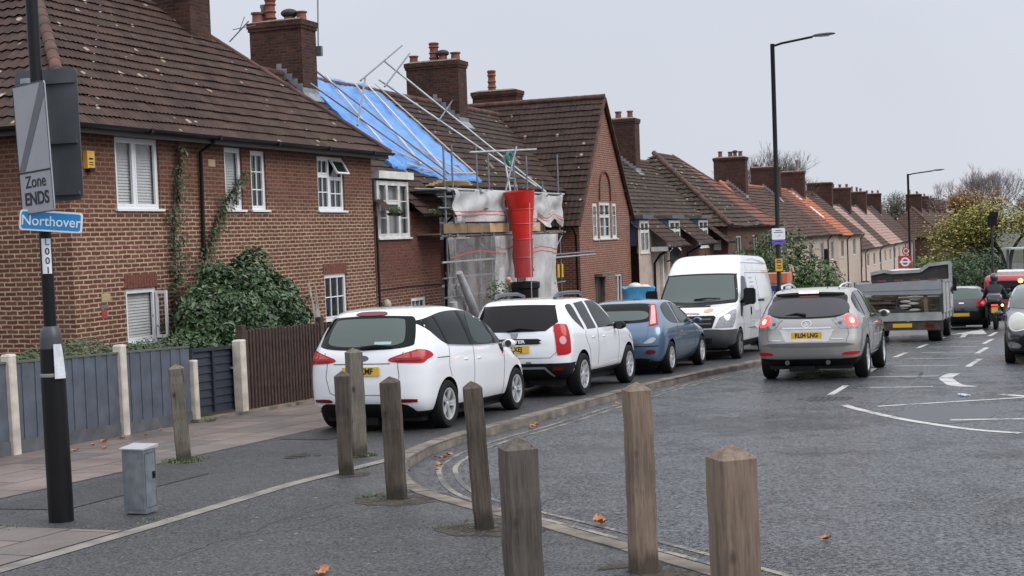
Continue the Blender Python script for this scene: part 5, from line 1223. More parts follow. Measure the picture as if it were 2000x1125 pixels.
m.add(V, [(0, 1 + k, 1 + (k + 1) % K) for k in range(K)] + [(1 + k, 1 + K + k, 1 + K + (k + 1) % K, 1 + (k + 1) % K) for k in range(K)] + [(2 * K + 1, 1 + K + (k + 1) % K, 1 + K + k) for k in range(K)]); m.beam((0, .06, -.1), (0, .45, -.2), .04); m.beam((0, 0, -.3), (0, -.3, -.05), .02)
single('satellite_dish', m, M['black'], 'dark oval satellite dish on the wall above the white van', 'satellite dish', 35.1, -.78, z=.70, rot=-.35)
m = MB(); m.box(44.6, 45.0, -1.12, -1.0, .75, 1.15); 
# F: hipped brick block with a red strip
Fh, *_ = terrace('hipped_house', 'projecting brick house behind the white van, hipped dark roof turning red', 44.3, 57.1, -.9, 1.80, -2.9, .79, 3.55, [(None, 52.2, M['tileE']), (52.2, None, M['tileR'])],
        wins=[(46.2, 47.6, -.6, 1.35), (50.2, 51.6, -.6, 1.35), (54, 55.5, -.6, 1.35)], hipL=True, hipR=True, wall=M['brickE'], over=.25)
m = MB(); m.box(44.15, 44.29, -.6, -.2, .75, 1.2); Fh.part('meter_box', m, M['oldwhite'], street=True)
# G: long terrace
terrace('long_terrace', 'terrace whose roof runs from orange hip tiles through dark brown to a dull red strip', 61.7, 89.0, 0, .97, -4.0, .84, 3.9, [(None, 83.3, M['tileG']), (83.3, 89.0, M['tileR'])],
        wins=[(64 + 5.2 * i, 65.6 + 5.2 * i, -.9, .5) for i in range(5)], hipL='orange', wall=M['render_tan'], chims=[(67.7, 6.15, P3 + [(.5, .35, .12, .3, 'cowl')], 2.0), (79.8, 5.95, [(.5, .8, .12, .2, 'plain')], 2.0)], pipes=(83,))
terrace('orange_roof_house', 'house with bright orange roof tiles and two rooflights in the far row', 89.0, 103.5, 0, .80, -4.0, .88, 3.9, [(89.0, 96.0, M['tileO']), (96.0, 103.5, M['tileG'])],
        wins=[(90.5, 92.2, -.9, .5), (98, 99.7, -.9, .5)], wall=M['render'], chims=[(91.7, 6.0, [(.5, .3, .14, .9, 'buff')], 1.8)], pipes=(94, 103))
T = bpy.data.objects.get('orange_roof_house')
class _O: pass
def on_house(o, t, n, z): x = _O(); x.o = o; x.org = (t, n, z); x.part = lambda *a, **k: Thing.part(x, *a, **k); return x
OH = on_house(T, 89.0, 0, -4.0)
for a, n0_, n1_ in ((88.2, 2.9, 3.7), (88.2, 1.3, 2.3)):
    m = MB(); f = lambda n: .80 + .88 * (n + .3) + .09
    m.add([(90.2, n0_, f(n0_)), (91.2, n0_, f(n0_)), (91.2, n1_, f(n1_)), (90.2, n1_, f(n1_)), (90.2, n0_, f(n0_) - .15), (91.2, n0_, f(n0_) - .15), (91.2, n1_, f(n1_) - .15), (90.2, n1_, f(n1_) - .15)], [(0, 1, 2, 3), (0, 4, 5, 1), (1, 5, 6, 2), (2, 6, 7, 3), (3, 7, 4, 0)]); OH.part('rooflight', m, M['oldwhite'], street=True)
terrace('pink_roof_terrace', 'far rendered terrace with stripes of pinkish and dark roof tiles and three matching stacks', 103.5, 163, .3, -.62, -4.8, .99, 4.2, [(103.5, 115.0, M['tileG']), (115.0, 121.5, M['tileP']), (121.5, 129.0, M['tileG']), (129.0, 144, M['tileP']), (144, 163, M['tileG'])],
        wins=[(105.5 + 5.2 * i, 107.2 + 5.2 * i, -2.3, -1.1) for i in range(11)], wall=M['render'], chims=[(108.2, 5.5, [], 2.2), (122, 5.3, P3, 2.1), (136.1, 5.15, P2 + [(.5, .5, .12, .5, 'plain')], 2.0), (151.7, 5.2, P3, 2.0)], pipes=(109, 122, 136, 150), gauge=.42)
terrace('far_hipped_terrace', 'farthest brick terrace with hipped roof, half hidden by the autumn tree', 166, 240, -3, -.45, -5.0, .92, 1.0, [(None, 215, M['tileG']), (215, 240, M['tileR'])], wins=[(169, 171.5, -2.6, -1.0), (178, 180, -2.6, -1.0), (188, 190, -2.6, -1)], hipL=True, wall=M['brickE'],
        chims=[(172 + 13.5 * i, 5.3 - .1 * i, P2, 2.0) for i in range(5)], gauge=.45)
# ================================================================ VEGETATION
def leaf(m, c, nrm, size, rnd, asp=.5):
    """one folded leaf: 4 vertices, 2 triangles"""
    n = Vector(nrm).normalized(); a = n.orthogonal().normalized(); a = Matrix.Rotation(rnd.uniform(0, 6.28), 3, n) @ a; b = n.cross(a)
    s = size * rnd.uniform(.6, 1.25); w = s * asp; c = Vector(c)
    m.add([c - a * s * .5, c + b * w * .5 + n * w * .2, c + a * s * .5 - n * s * .1, c - b * w * .5 + n * w * .2], [(0, 1, 2), (0, 2, 3)])
def leaf_cloud(m, blobs_, count, size, seed, asp=.5, shell=.55, droop=.2, zmin=None):
    """leaves in the volume of several ellipsoids (cx,cy,cz,rx,ry,rz), denser near the skin, with gaps"""
    rnd = random.Random(seed); tot = sum(b[3] * b[4] + b[4] * b[5] + b[3] * b[5] for b in blobs_)
    for b in blobs_:
        k = int(count * (b[3] * b[4] + b[4] * b[5] + b[3] * b[5]) / tot); ph = [rnd.uniform(0, 6) for _ in range(6)]
        for _ in range(k):
            v = Vector((rnd.gauss(0, 1), rnd.gauss(0, 1), rnd.gauss(0, 1))).normalized()
            lump = 1 + .16 * math.sin(5 * v.x + ph[0]) * math.sin(4 * v.y + ph[1]) + .12 * math.sin(9 * v.z + ph[2]) * math.sin(8 * v.x + ph[3])
            r = (shell + (1 - shell) * rnd.random() ** .5) * lump * (1 + (rnd.random() < .06) * rnd.uniform(.03, .16))
            p = (b[0] + b[3] * r * v.x, b[1] + b[4] * r * v.y, b[2] + b[5] * r * v.z)
            if zmin is not None and p[2] < zmin: continue
            n = v + Vector((rnd.uniform(-.7, .7), rnd.uniform(-.7, .7), rnd.uniform(-.4, .9)))
            leaf(m, p, n, size, rnd, asp)
def stems(m, base, blobs_, r, seed, k=7):
    rnd = random.Random(seed)
    for i in range(k):
        b = rnd.choice(blobs_); e_ = Vector((b[0] + b[3] * rnd.uniform(-.6, .6), b[1] + b[4] * rnd.uniform(-.6, .6), b[2] + b[5] * rnd.uniform(-.1, .7)))
        s = Vector(base) + Vector((rnd.uniform(-.15, .15), rnd.uniform(-.15, .15), 0)); mid = s.lerp(e_, .5) + Vector((rnd.uniform(-.2, .2), rnd.uniform(-.2, .2), .15))
        m.path([s, mid, e_], [r, r * .6, r * .2], 6)
def shrub(name, label, cat, t, n, zb, blobs_, count, size, mat, seed, asp=.5, stem=.035, shell=.55, group=None, part='foliage', bark=None):
    T = Thing(name, label, cat, t, n, z=zb, group=group); m = MB(); leaf_cloud(m, blobs_, count, size, seed, asp, shell); T.part(part, m, mat, street=True)
    m = MB(); stems(m, (t, n, zb), blobs_, stem, seed); T.part('stems', m, bark or M['bark'], street=True); return T
shrub('laurel_bush', 'big rounded glossy laurel bush in front of the corner house, above the dark gate', 'bush', 2.9, -1.1, -.95,
      [(3.0, -1.1, .50, 1.15, .75, 1.05), (2.1, -1.0, .15, .75, .55, .85), (4.05, -1.05, .35, .85, .65, .80), (2.9, -1.1, -.20, 1.3, .62, .75), (4.1, -1.1, -.2, .9, .6, .75)], 30000, .125, M['leaf_laurel'], 3, .5, shell=.8)
T = Thing('garden_hedge', 'low clipped evergreen hedge just behind the grey fence', 'hedge', -4, -1.8, z=-.7)
m = MB(); rnd = random.Random(5)
for _ in range(9000):
    t = rnd.uniform(-8.5, .2); n = rnd.uniform(-2.2, -1.1); top = .44 + .07 * math.sin(t * 2.1) + .05 * math.sin(t * 5.3) + .05 * math.sin(n * 6) - .04 * (t + 4) * .4
    z = top - abs(rnd.gauss(0, .10)) if rnd.random() < .8 else rnd.uniform(-.5, top)
    leaf(m, (t, n, z), (rnd.uniform(-.6, .6), rnd.uniform(-1, .2), 1), .07, rnd, .45)
T.part('foliage', m, M['leaf_hedge'], street=True)
m = MB()
for i in range(12): t = -8.2 + i * .8; m.path([(t, -1.6, -.8), (t + .1, -1.65, -.2), (t - .05, -1.6, .3)], [.03, .02, .01], 5)
T.part('stems', m, M['bark'], street=True)
# climbers on the corner house
def climber(label, pts, width, count, seed):
    T = Thing('climbing_plant', label, 'climbing plant', pts[0][0], -.1, z=-1.0, group='climbers on the corner house wall'); m = MB(); rnd = random.Random(seed)
    P = [Vector((p[0], -.06, p[1])) for p in pts]; L_ = [0]
    for a, b in zip(P, P[1:]): L_.append(L_[-1] + (b - a).length)
    for _ in range(count):
        u = rnd.random() ** 1.25 * L_[-1]; i = max(k for k in range(len(L_)) if L_[k] <= u); i = min(i, len(P) - 2); f = (u - L_[i]) / (L_[i + 1] - L_[i]); c = P[i].lerp(P[i + 1], f)
        w = width[i] + (width[i + 1] - width[i]) * f; cl = .6 + .5 * math.sin(u * 7 + seed) * math.sin(u * 3.1)
        leaf(m, (c.x + rnd.gauss(0, w * .5 * cl), -.05 - abs(rnd.gauss(0, .10)), c.z + rnd.uniform(-.1, .1)), (rnd.uniform(-.5, .5), -1, rnd.uniform(-.2, .8)), .085, rnd, .6)
    T.part('foliage', m, M['leaf_dark'], street=True)
    m = MB()
    for o in (-.05, .04): m.path([p + Vector((o * math.sin(k * 2.3 + seed), 0, 0)) for k, p in enumerate(P)], .012, 5)
    T.part('stems', m, M['bark'], street=True)
climber('climbing plant rising straight up the brick wall left of the black downpipe', [(2.5, -.9), (2.55, .6), (2.6, 1.5), (2.62, 2.2), (2.75, 2.8), (2.9, 3.5)], [.6, .55, .5, .35, .22, .12], 1100, 2)
climber('climbing plant slanting up to the right past the downpipe towards the narrow window', [(2.9, -.8), (3.1, .7), (3.45, 1.5), (3.9, 2.1), (4.3, 2.6), (4.95, 3.1)], [.5, .5, .42, .3, .22, .1], 1100, 4)
# rose and weeds in front of the scaffolding
T = shrub('rose_bush', 'straggly rose bush with pink blooms beside the red chute', 'bush', 13.9, -1.6, -1.4, [(13.9, -1.6, .35, .42, .3, .35), (13.7, -1.6, -.2, .35, .3, .35), (14.3, -1.5, -.5, .5, .4, .4)], 900, .08, M['leaf_green'], 8, .6, .02, .3)
m = MB()
for c in ((13.95, -1.85, .68), (14.15, -1.8, .62), (13.85, -1.9, -.55)): m.ball(c, .07, .07, .06, 8, 5)
T.part('blooms', m, flat('rose_pink', (.6, .32, .28), .7), street=True)
shrub('low_shrub', 'small leafy shrub at the foot of the scaffolding, behind the front white car', 'bush', 10.8, -1.6, -1.3, [(10.9, -1.6, -.5, .7, .4, .45)], 700, .08, M['leaf_green'], 9, .5, .02, .3)
for tt, nn, zz_, r, lb in ((10.75, -.38, 2.42, .28, 'green moss clump in the short gutter stub left of the tall white cottage window'), (13.0, -.36, 2.40, .34, 'moss growing along the cottage eaves right of the tall white window')):
    m = MB(); leaf_cloud(m, [(tt, nn, zz_, r, .09, .07)], 380, .045, 60 + int(tt), .6, .3); single('moss', m, M['grass'], lb, 'moss', tt, nn, z=zz_, street=True)
# pale dead climber by the glazed door
T = Thing('dead_branch', 'pale bare stems leaning on the wall left of the glazed door', 'plant', 7.3, -.3, z=-1.2); m = MB(); rnd = random.Random(12)
for i in range(7): x = 7.25 + rnd.uniform(-.12, .12); m.path([(x, -.3, -1.1), (x + rnd.uniform(-.1, .1), -.25, .0), (x + rnd.uniform(-.15, .15), -.15, .95 + rnd.uniform(-.3, .1))], [.03, .025, .008], 5)
T.part('stems', m, flat('bleached_stem', (.36, .33, .29), .9, noise=.3), street=True)
shrub('garden_bush', 'large loose green bush between the white van and the nearer street lamp', 'bush', 28, -6.4, -2.1,
      [(28.0, -6.1, .25, 1.2, 1.25, 1.35), (28.3, -5.0, -.1, 1.2, 1.0, 1.1), (28.2, -7.3, -.35, 1.1, .8, 1.0), (28.0, -6.2, -.95, 1.4, 1.6, 1.0), (28.4, -7.8, -1.0, 1.0, .6, .8)], 9000, .17, M['leaf_green'], 21, .45, .05, .6)
shrub('garden_shrub', 'small bright green garden shrub before the rendered terrace', 'bush', 47, -4.5, -3.3, [(47, -4.6, -1.6, 1.6, 1.1, .75), (49, -5.2, -2.0, 1.4, 1.0, .7)], 1800, .2, M['leaf_green'], 22, .5, .03)
shrub('roadside_shrub', 'yellow green shrub above the tipper truck in front of the farthest terrace', 'bush', 92, -6.5, -4.4, [(92, -6.5, -1.9, 2.8, 1.5, 1.1), (97, -8, -2.4, 3, 1.5, 1.3)], 1700, .32, leaf_mat('lime_leaves', [(.10, .15, .03), (.16, .20, .05), (.22, .24, .08)]), 23, .5, .05)

def bare_tree(name, label, X, Y, zb, h, spread, seed, mat, leaves=None, depth=6, r0=None, group=None, upright=.35, trunk_f=.28):
    t, n = tn(X, Y); T = Thing(name, label, 'tree', t, n, z=zb, group=group); rnd = random.Random(seed); tk = MB(); br = MB(); tips = []
    r0 = r0 or h * .022
    def grow(p, d, L_, r, lv):
        q = p + d * L_; mid = p.lerp(q, .5) + Vector((rnd.uniform(-1, 1), rnd.uniform(-1, 1), 0)) * L_ * .06
        (tk if lv <= 1 else br).path([p, mid, q], [r, r * .85, r * .68], 6 if lv < 3 else 3)
        if lv >= depth: tips.append(q); return
        if lv >= depth - 2: tips.append(q)
        for i in range(rnd.choice((3, 3, 4) if depth > 6 else (2, 3, 3)) if lv else 5):
            a = rnd.uniform(.3, .75) * (1.1 if lv < 2 else .9); ax = Matrix.Rotation(rnd.uniform(0, 6.28), 3, d) @ d.orthogonal().normalized()
            nd = (Matrix.Rotation(a, 3, ax) @ d); nd.x *= spread; nd.y *= spread; nd.z += upright * .5; nd.normalize()
            grow(q - d * L_ * rnd.uniform(0, .25), nd, L_ * rnd.uniform(.62, .82), r * .62, lv + 1)
    grow(Vector((0, 0, -.3)), Vector((0, 0, 1)), h * trunk_f, r0, 0)
    T.part('trunk', tk, mat, smooth=50); T.part('branches', br, mat)
    if leaves:
        m = MB()
        for q in tips:
            for _ in range(leaves[0]): leaf(m, q + Vector((rnd.gauss(0, leaves[2]), rnd.gauss(0, leaves[2]), rnd.gauss(0, leaves[2] * .55))), (rnd.uniform(-.6, .6), rnd.uniform(-.6, .6), 1), leaves[1], rnd, .6)
        T.part('crown', m, leaves[3])
    return T
bare_tree('autumn_tree', 'spreading autumn tree with yellow green leaves at the right edge behind the bus', 35.8, 98, -4.6, 13.0, 1.0, 31, M['bark'], (24, .27, .85, M['leaf_autumn']), depth=5, upright=.12, trunk_f=.22)
bare_tree('autumn_tree', 'autumn tree with yellow green foliage partly beyond the right edge', 40.5, 104, -4.6, 12.5, 1.05, 35, M['bark'], (24, .28, .9, M['leaf_autumn']), depth=5, upright=.12, trunk_f=.22)
bare_tree('autumn_tree', 'orange leaved tree at the corner of the farthest terrace', 38.6, 112, -4.8, 10.5, .55, 33, M['bark'], (9, .26, .55, M['leaf_orange']), depth=5, upright=.3)
bare_tree('bare_tree', 'tall grey leafless tree standing behind the autumn tree', 56.8, 165, -6, 15.5, .8, 41, M['bark_grey'], depth=7, upright=.35, r0=.22)
bare_tree('bare_tree', 'tall grey leafless tree at the far right, beyond the bus', 66, 170, -6, 14, .8, 42, M['bark_grey'], depth=7, upright=.6, r0=.15)
bare_tree('bare_tree', 'brownish leafless tree showing behind the stacks of the long terrace', 22.8, 118, -4.5, 15.0, .9, 43, flat('brown_twigs', (.085, .065, .055), .9), depth=7, upright=.4, r0=.20)
bare_tree('bare_tree', 'small round leafless tree on the skyline between the pink roofs and the farthest stacks', 56.4, 200, -6, 14, .9, 44, M['bark_grey'], (3, .3, .5, flat('olive_leaf', (.13, .12, .07), .8)), depth=6, upright=.35)
def dense(label, X, Y, zb, bl, cnt, size, mat, seed, name='evergreen_tree'):
    t, n = tn(X, Y); T = Thing(name, label, 'tree', t, n, z=zb); m = MB(); leaf_cloud(m, bl, cnt, size, seed, .55, .5); T.part('crown', m, mat)
    m = MB(); m.path([(0, 0, -.3), (.1, 0, bl[0][2] * .5), (0, .1, bl[0][2] + bl[0][5] * .5)], [.22, .16, .05], 7); stems(m, (0, 0, bl[0][2] * .4), bl, .08, seed); T.part('trunk', m, M['bark'])
dense('dark green tree behind the tipper truck cab, below the autumn tree', 28.6, 86, -4.2, [(0, 0, 2.1, 1.6, 1.6, 1.7), (1.6, .5, 1.6, 1.4, 1.4, 1.4), (-.9, 0, 1.3, 1.2, 1.2, 1.2)], 3200, .26, M['leaf_far'], 51)
dense('dark bushy tree between the small hatchback and the red bus', 31.2, 90, -4.2, [(0, 0, 2.0, 1.9, 1.7, 1.9), (-1.6, 0, 1.4, 1.5, 1.4, 1.5), (2.0, 0, 1.8, 1.6, 1.5, 1.7)], 3600, .26, M['leaf_far'], 52)
dense('green tree low behind the red bus at the right edge', 37.5, 92, -4.2, [(0, 0, 2.2, 2.6, 1.9, 2.1), (3.4, 0, 2.4, 2.4, 2, 2.2)], 3600, .30, M['leaf_far'], 53)

# ================================================================ ROOF SHEETING AND SCAFFOLD
T = Thing('tarpaulin', 'bright blue tarpaulin held by timber battens over the stripped roof', 'tarpaulin', 16, 2.4, z=4.6)
poly = [(14.0, 3.95), (16.3, 3.9), (18.62, 3.92), (18.66, .95), (18.75, .70), (17.6, .74), (16.5, .66), (15.4, .80), (14.5, .98), (13.5, 1.0), (13.72, 2.2), (13.85, 3.0)]
v, f, nb = tess(poly, .13); m = MB(); hh = lambda t, n: 2.35 + .9 * (n + .3) + .10 + .022 * math.sin(t * 7 + n * 2) * math.sin(n * 2.1 + t) + .008 * math.sin(t * 23 + n * 5) + .02 * math.sin(n * 17 - t * 4)
vv = [(a, b - (.02 * math.sin(a * 9)), hh(a, b)) for a, b in v]; m.add(vv, f)
nv = len(vv); m.v += [(a, b, z - .07) for a, b, z in vv[:nb]]
for i in range(nb): j = (i + 1) % nb; m.f.append([i, j, nv + j, nv + i]); m.mi.append(0)
def tarp_mat():
    m_, nt, b = newmat('blue_tarpaulin'); L = nt.links; o = nt.nodes.new('ShaderNodeTexCoord').outputs['Object']
    L.new(mixc(nt, smooth(nt, noise(nt, o, 3, 4), .3, .7), (.05, .20, .55), (.10, .30, .66)), b.inputs['Base Color']); b.inputs['Roughness'].default_value = .38
    bp = nt.nodes.new('ShaderNodeBump'); bp.inputs['Strength'].default_value = .7; bp.inputs['Distance'].default_value = .05; L.new(noise(nt, o, 7, 4, .6), bp.inputs['Height']); L.new(bp.outputs[0], b.inputs['Normal']); return m_
T.part('sheet', m, tarp_mat(), street=True, smooth=80)
rz = lambda t, n: 2.35 + .9 * (n + .3) + .19
for a, b in [((15.5, 3.82), (14.25, 1.6)), ((17.0, 3.75), (15.3, 1.0)), ((17.9, 3.8), (16.6, 1.0)), ((14.35, 1.42), (16.4, .76)), ((16.3, .78), (18.5, .85)), ((14.3, .98), (15.6, .78)), ((18.6, 3.9), (18.62, .8)), ((16.0, 1.75), (17.6, .85))]:
    m = MB(); m.beam((a[0], a[1], rz(*a)), (b[0], b[1], rz(*b)), .045, .025); T.part('batten', m, flat('pale_batten', (.62, .52, .40), .7, noise=.12), street=True)
m = MB()
for k in range(4): m.beam((12.95 + k * .1, -.25 - k * .06, 3.05 + k * .035), (15.6 - k * .2, -.2 - k * .04, 3.12 + k * .035), .2, .03)
single('timber_stack', m, M['timber'], 'pale timber boards laid flat on the scaffold under the blue sheet', 'timber', 14.3, -.3, z=3.0, street=True)

S_ = Thing('scaffolding', 'steel tube scaffolding with boards and white netting against the terraced house', 'scaffolding', 17, -.2, z=-1.5)
def tube(p, q, mat='tube', nm='pole', r=.026): m = MB(); m.cyl(p, q, r, n=8); S_.part(nm, m, M[mat], street=True, smooth=50)
UP = [(13.1, 4.0), (13.6, 4.05), (15.2, 4.1), (16.0, 4.05), (17.9, 4.18), (18.9, 4.0), (20.2, 3.3), (21.6, 4.15)]
for t, z in UP: tube((t, -.6, -1.8), (t, -.6, z))
for t in (13.1, 15.2, 17.9, 20.2, 21.6): tube((t, .55, -1.8), (t, .55, 3.1)); tube((t, -.75, 1.80), (t, .6, 1.80), nm='transom'); tube((t, -.75, 2.88), (t, .6, 2.88), nm='transom')
for z, a, b, mt in ((1.80, 12.7, 22.0, 'tube'), (1.16, 12.7, 17.0, 'tube_light'), (.77, 12.7, 17.0, 'tube'), (2.48, 12.6, 17.2, 'tube'), (2.95, 12.4, 22.0, 'tube_light'), (1.14, 19.6, 25.0, 'tube'), (1.05, 20.0, 25.0, 'tube_light'), (.3, 12.7, 21.8, 'tube')): tube((a, -.64, z), (b, -.64, z), mt, 'ledger')
tube((14.7, -.64, 3.9), (19.6, -.66, 4.2), 'tube_light', 'guard_rail'); tube((12.2, -.2, 2.95), (14.0, -1.0, 2.9), 'tube', 'transom')
for a, b in (((18.4, -.66, 1.4), (20.6, -.66, -1.0)), ((21.6, -.66, 1.7), (20.3, -.66, .9)), ((15.0, -.66, 1.6), (17.0, -.66, .9)), ((16.9, -.7, 2.9), (17.9, -.7, 4.2)), ((13.2, -.5, .9), (14.8, -.5, -1.2))): tube(a, b, 'tube', 'brace')
# raking frames over the roof
zz = lambda t, n, o=.5: (t, n, 2.35 + .9 * (n + .3) + o)
for a, b in (((14.21, 3.62), (15.6, .35)), ((12.99, 2.92), (15.3, -.2))): tube(zz(*a), zz(*b), 'tube', 'raking_pole')
for a, b in (((20.74, 4.59), (21.9, -.1)), ((18.37, 3.65), (21.6, .1))): tube(zz(*a), zz(*b), 'tube_light', 'raking_pole', .034)
for a, b in (((24.17, 5.61), (16.6, 3.35)), ((24.04, 5.28), (18.0, 3.3)), ((17.2, 3.5), (12.9, 1.6)), ((24.9, 3.9), (19.2, 2.2))): tube(zz(*a, .55), zz(*b, .55), 'tube', 'cross_pole')
# couplers
for t, _ in UP:
    for z in (1.80, 2.95): m = MB(); m.box(t - .05, t + .05, -.69, -.56, z - .045, z + .045); S_.part('coupler', m, M['galv'], street=True)
for i, (a, b) in enumerate(((12.75, 14.2), (14.22, 15.7), (15.72, 17.1), (18.3, 19.6))):
    m = MB(); m.box(a, b, -.70, -.665, 1.86, 2.10); S_.part('toe_board', m, M['timber'] if i == 3 or i == 2 else M['board'], street=True)
for k in range(5): m = MB(); m.box(12.7, 21.9, -.6 + k * .235, -.38 + k * .235, 1.83, 1.87); S_.part('board', m, M['board'], street=True)
for k in range(4): m = MB(); m.box(12.9, 21.9, -.6 + k * .235, -.38 + k * .235, 2.92, 2.955); S_.part('board', m, M['board'], street=True)
def net_mat(name, c, a):
    m_, nt, b = newmat(name); L = nt.links; o = nt.nodes.new('ShaderNodeTexCoord').outputs['Object']
    L.new(mixc(nt, smooth(nt, noise(nt, o, 3, 4), .3, .7), tuple(x * .75 for x in c), c), b.inputs['Base Color']); b.inputs['Roughness'].default_value = .8
    tr = nt.nodes.new('ShaderNodeBsdfTransparent'); mx_ = nt.nodes.new('ShaderNodeMixShader'); tl = nt.nodes.new('ShaderNodeBsdfTranslucent'); tl.inputs[0].default_value = col4(c); m2 = nt.nodes.new('ShaderNodeMixShader'); m2.inputs[0].default_value = .35
    L.new(b.outputs[0], m2.inputs[1]); L.new(tl.outputs[0], m2.inputs[2])
    L.new(smooth(nt, noise(nt, o, 1.6, 4, .6), .3, .7, a - .14, a + .14), mx_.inputs[0]); L.new(tr.outputs[0], mx_.inputs[1]); L.new(m2.outputs[0], mx_.inputs[2]); L.new(mx_.outputs[0], nt.nodes['Material Output'].inputs[0]); return m_
NET = net_mat('debris_netting', (.88, .88, .87), .82); NET2 = net_mat('thin_debris_netting', (.62, .61, .62), .36); NETR = flat('net_red_band', (.50, .10, .09), .7)
def net(t0, t1, zt, zb, mat, stripes, seed, n0=-.72, scallop=0.):
    m = MB(); K = max(6, int((t1 - t0) * 9)); R = 12; rnd = random.Random(seed); ph = rnd.uniform(0, 6)
    def P_(u, v):
        t = t0 + (t1 - t0) * u; top = zt - scallop * .3 * abs(math.sin(u * math.pi * 2)); bot = zb + scallop * (1 - abs(math.sin(u * math.pi * 2.5 + .6))) * .8
        z = top + (bot - top) * v
        return (t + .05 * math.sin(v * 7 + ph), n0 - .05 * math.sin(u * 17 + ph) * (.3 + v) - .04 * math.sin(v * 9 + u * 8) - .03 * math.sin(u * 37), z)
    V = [P_(i / K, j / R) for j in range(R + 1) for i in range(K + 1)]
    m.add(V, [(j * (K + 1) + i, j * (K + 1) + i + 1, (j + 1) * (K + 1) + i + 1, (j + 1) * (K + 1) + i) for j in range(R) for i in range(K)])
    o = S_.part('netting', m, mat, street=True, smooth=80)
    for v in stripes:
        s = MB(); V = []
        for i in range(K + 1):
            sag = .018 * math.sin(i / K * math.pi * 2.2 + ph); a = P_(i / K, v + sag); V += [(a[0], a[1] - .008, a[2]), (a[0], a[1] - .008, a[2] - .028)]
        s.add(V, [(2 * i, 2 * i + 2, 2 * i + 3, 2 * i + 1) for i in range(K)]); S_.part('red_band', s, NETR, street=True, parent=o)
net(13.3, 17.0, 2.95, 2.14, NET, (.66, .78), 1); net(18.5, 21.7, 2.98, 1.95, NET, (.72, .80), 2, scallop=.35)
net(12.8, 17.0, 1.76, -1.4, NET2, (.13, .80), 3); net(16.0, 17.3, 1.76, -.2, NET, (.16,), 5); net(18.2, 21.0, 1.76, -1.2, NET, (.13, .17, .83), 4)
m = MB(); m.path([(13.2, -.85, .9), (13.7, -.9, .2), (14.6, -.95, -.9)], [.08, .11, .09], 8); m.path([(12.9, -.8, .2), (13.1, -.8, -1.3)], [.10, .12], 8); S_.part('netting_roll', m, flat('rolled_net', (.36, .36, .37), .85, noise=.2, nscale=9), street=True, smooth=60)
for x in (21.05, 21.4):
    for z in (-.9, .45): m = MB(); m.box(x, x + .12, -.70, -.66, z, z + .4); S_.part('yellow_tag', m, flat('tag_yellow', (.62, .38, .03), .6), street=True)
m = MB(); m.box(21.2, 22.3, -.9, -.5, -1.9, -.35); single('crate', m, M['board'], 'brown wooden crate at the right foot of the scaffolding', 'crate', 21.7, -.7, z=-1.9, street=True)
# rubbish chute, bin
T = Thing('rubbish_chute', 'bright red plastic builders chute hanging down the scaffolding', 'chute', 17.6, -1.15, z=.6)
CR = flat('chute_red', (.62, .022, .016), .38, noise=.06); CR2 = flat('chute_red_worn', (.42, .035, .035), .42, noise=.1)
def seg(c0, c1, r0, r1, mat, nm='segment', e=1.):
    m = MB(); K = 20; V = []
    for c, r in ((c0, r0), (c1, r1), (c1, r1 - .02), (c0, r0 - .02)):
        for k in range(K): a = 2 * math.pi * k / K; V.append((c[0] + r * math.cos(a), c[1] + r * e * math.sin(a), c[2] + (0 if c is not c0 else .04 * math.cos(a))))
    m.add(V, [(i * K + k, i * K + (k + 1) % K, ((i + 1) % 4) * K + (k + 1) % K, ((i + 1) % 4) * K + k) for i in range(4) for k in range(K)]); T.part(nm, m, mat, street=True, smooth=50)
seg((16.75, -1.15, 2.93), (16.90, -1.15, 2.42), .42, .33, CR, 'hopper'); seg((16.90, -1.15, 2.46), (16.92, -1.15, 1.62), .335, .25, CR); seg((16.92, -1.15, 1.66), (16.90, -1.15, .62), .275, .25, CR2)
for zc, rc, xc in ((2.44, .342, 16.90), (2.05, .298, 16.91), (1.64, .278, 16.92), (1.15, .266, 16.91)): q = MB(); q.lathe([(rc, zc - .02), (rc + .012, zc), (rc, zc + .02)], c=(xc, -1.15, 0), n=20); T.part('rib', q, CR2 if zc < 2 else CR, street=True, smooth=60)
m = MB(); m.path([(16.6, -1.5, 2.6), (16.65, -1.45, 1.6), (16.7, -1.43, .6), (16.75, -1.4, -.8)], .014, 5); T.part('chain', m, M['tube_light'], street=True)
m = MB(); m.lathe([(.30, -1.5), (.36, .30), (.40, .34), (.40, .48), (.34, .50), (.30, .2), (.26, -1.3)], c=(17.05, -1.12, 0), n=24)
single('black_bin', m, M['black'], 'black drum under the red chute behind the second white car', 'bin', 17.3, -1.12, z=-1.5, smooth=40, street=True)
# ladder hoist with green wheel on top
T = Thing('ladder', 'pale aluminium ladder standing on the top lift with a green pulley wheel', 'ladder', 18.7, -.3, z=2.95)
for x in (18.35, 18.95): m = MB(); m.beam((x, -.3, 2.96), (x + (.12 if x < 18.5 else -.05), -.1, 4.0), .05, .03); T.part('stile', m, M['tube_light'], street=True)
m = MB()
for k in range(4): z = 3.15 + k * .22; m.beam((18.38 + k * .02, -.28 + k * .04, z), (18.95 - k * .01, -.28 + k * .04, z), .03)
T.part('rungs', m, M['tube_light'], street=True)
m = MB(); m.lathe([(.17, -.04), (.22, -.03), (.22, .03), (.17, .04), (.12, 0)], c=(18.62, -.2, 3.92), axis='y', n=20, closed=True); T.part('pulley_wheel', m, flat('pulley_green', (.02, .16, .12), .5), street=True)
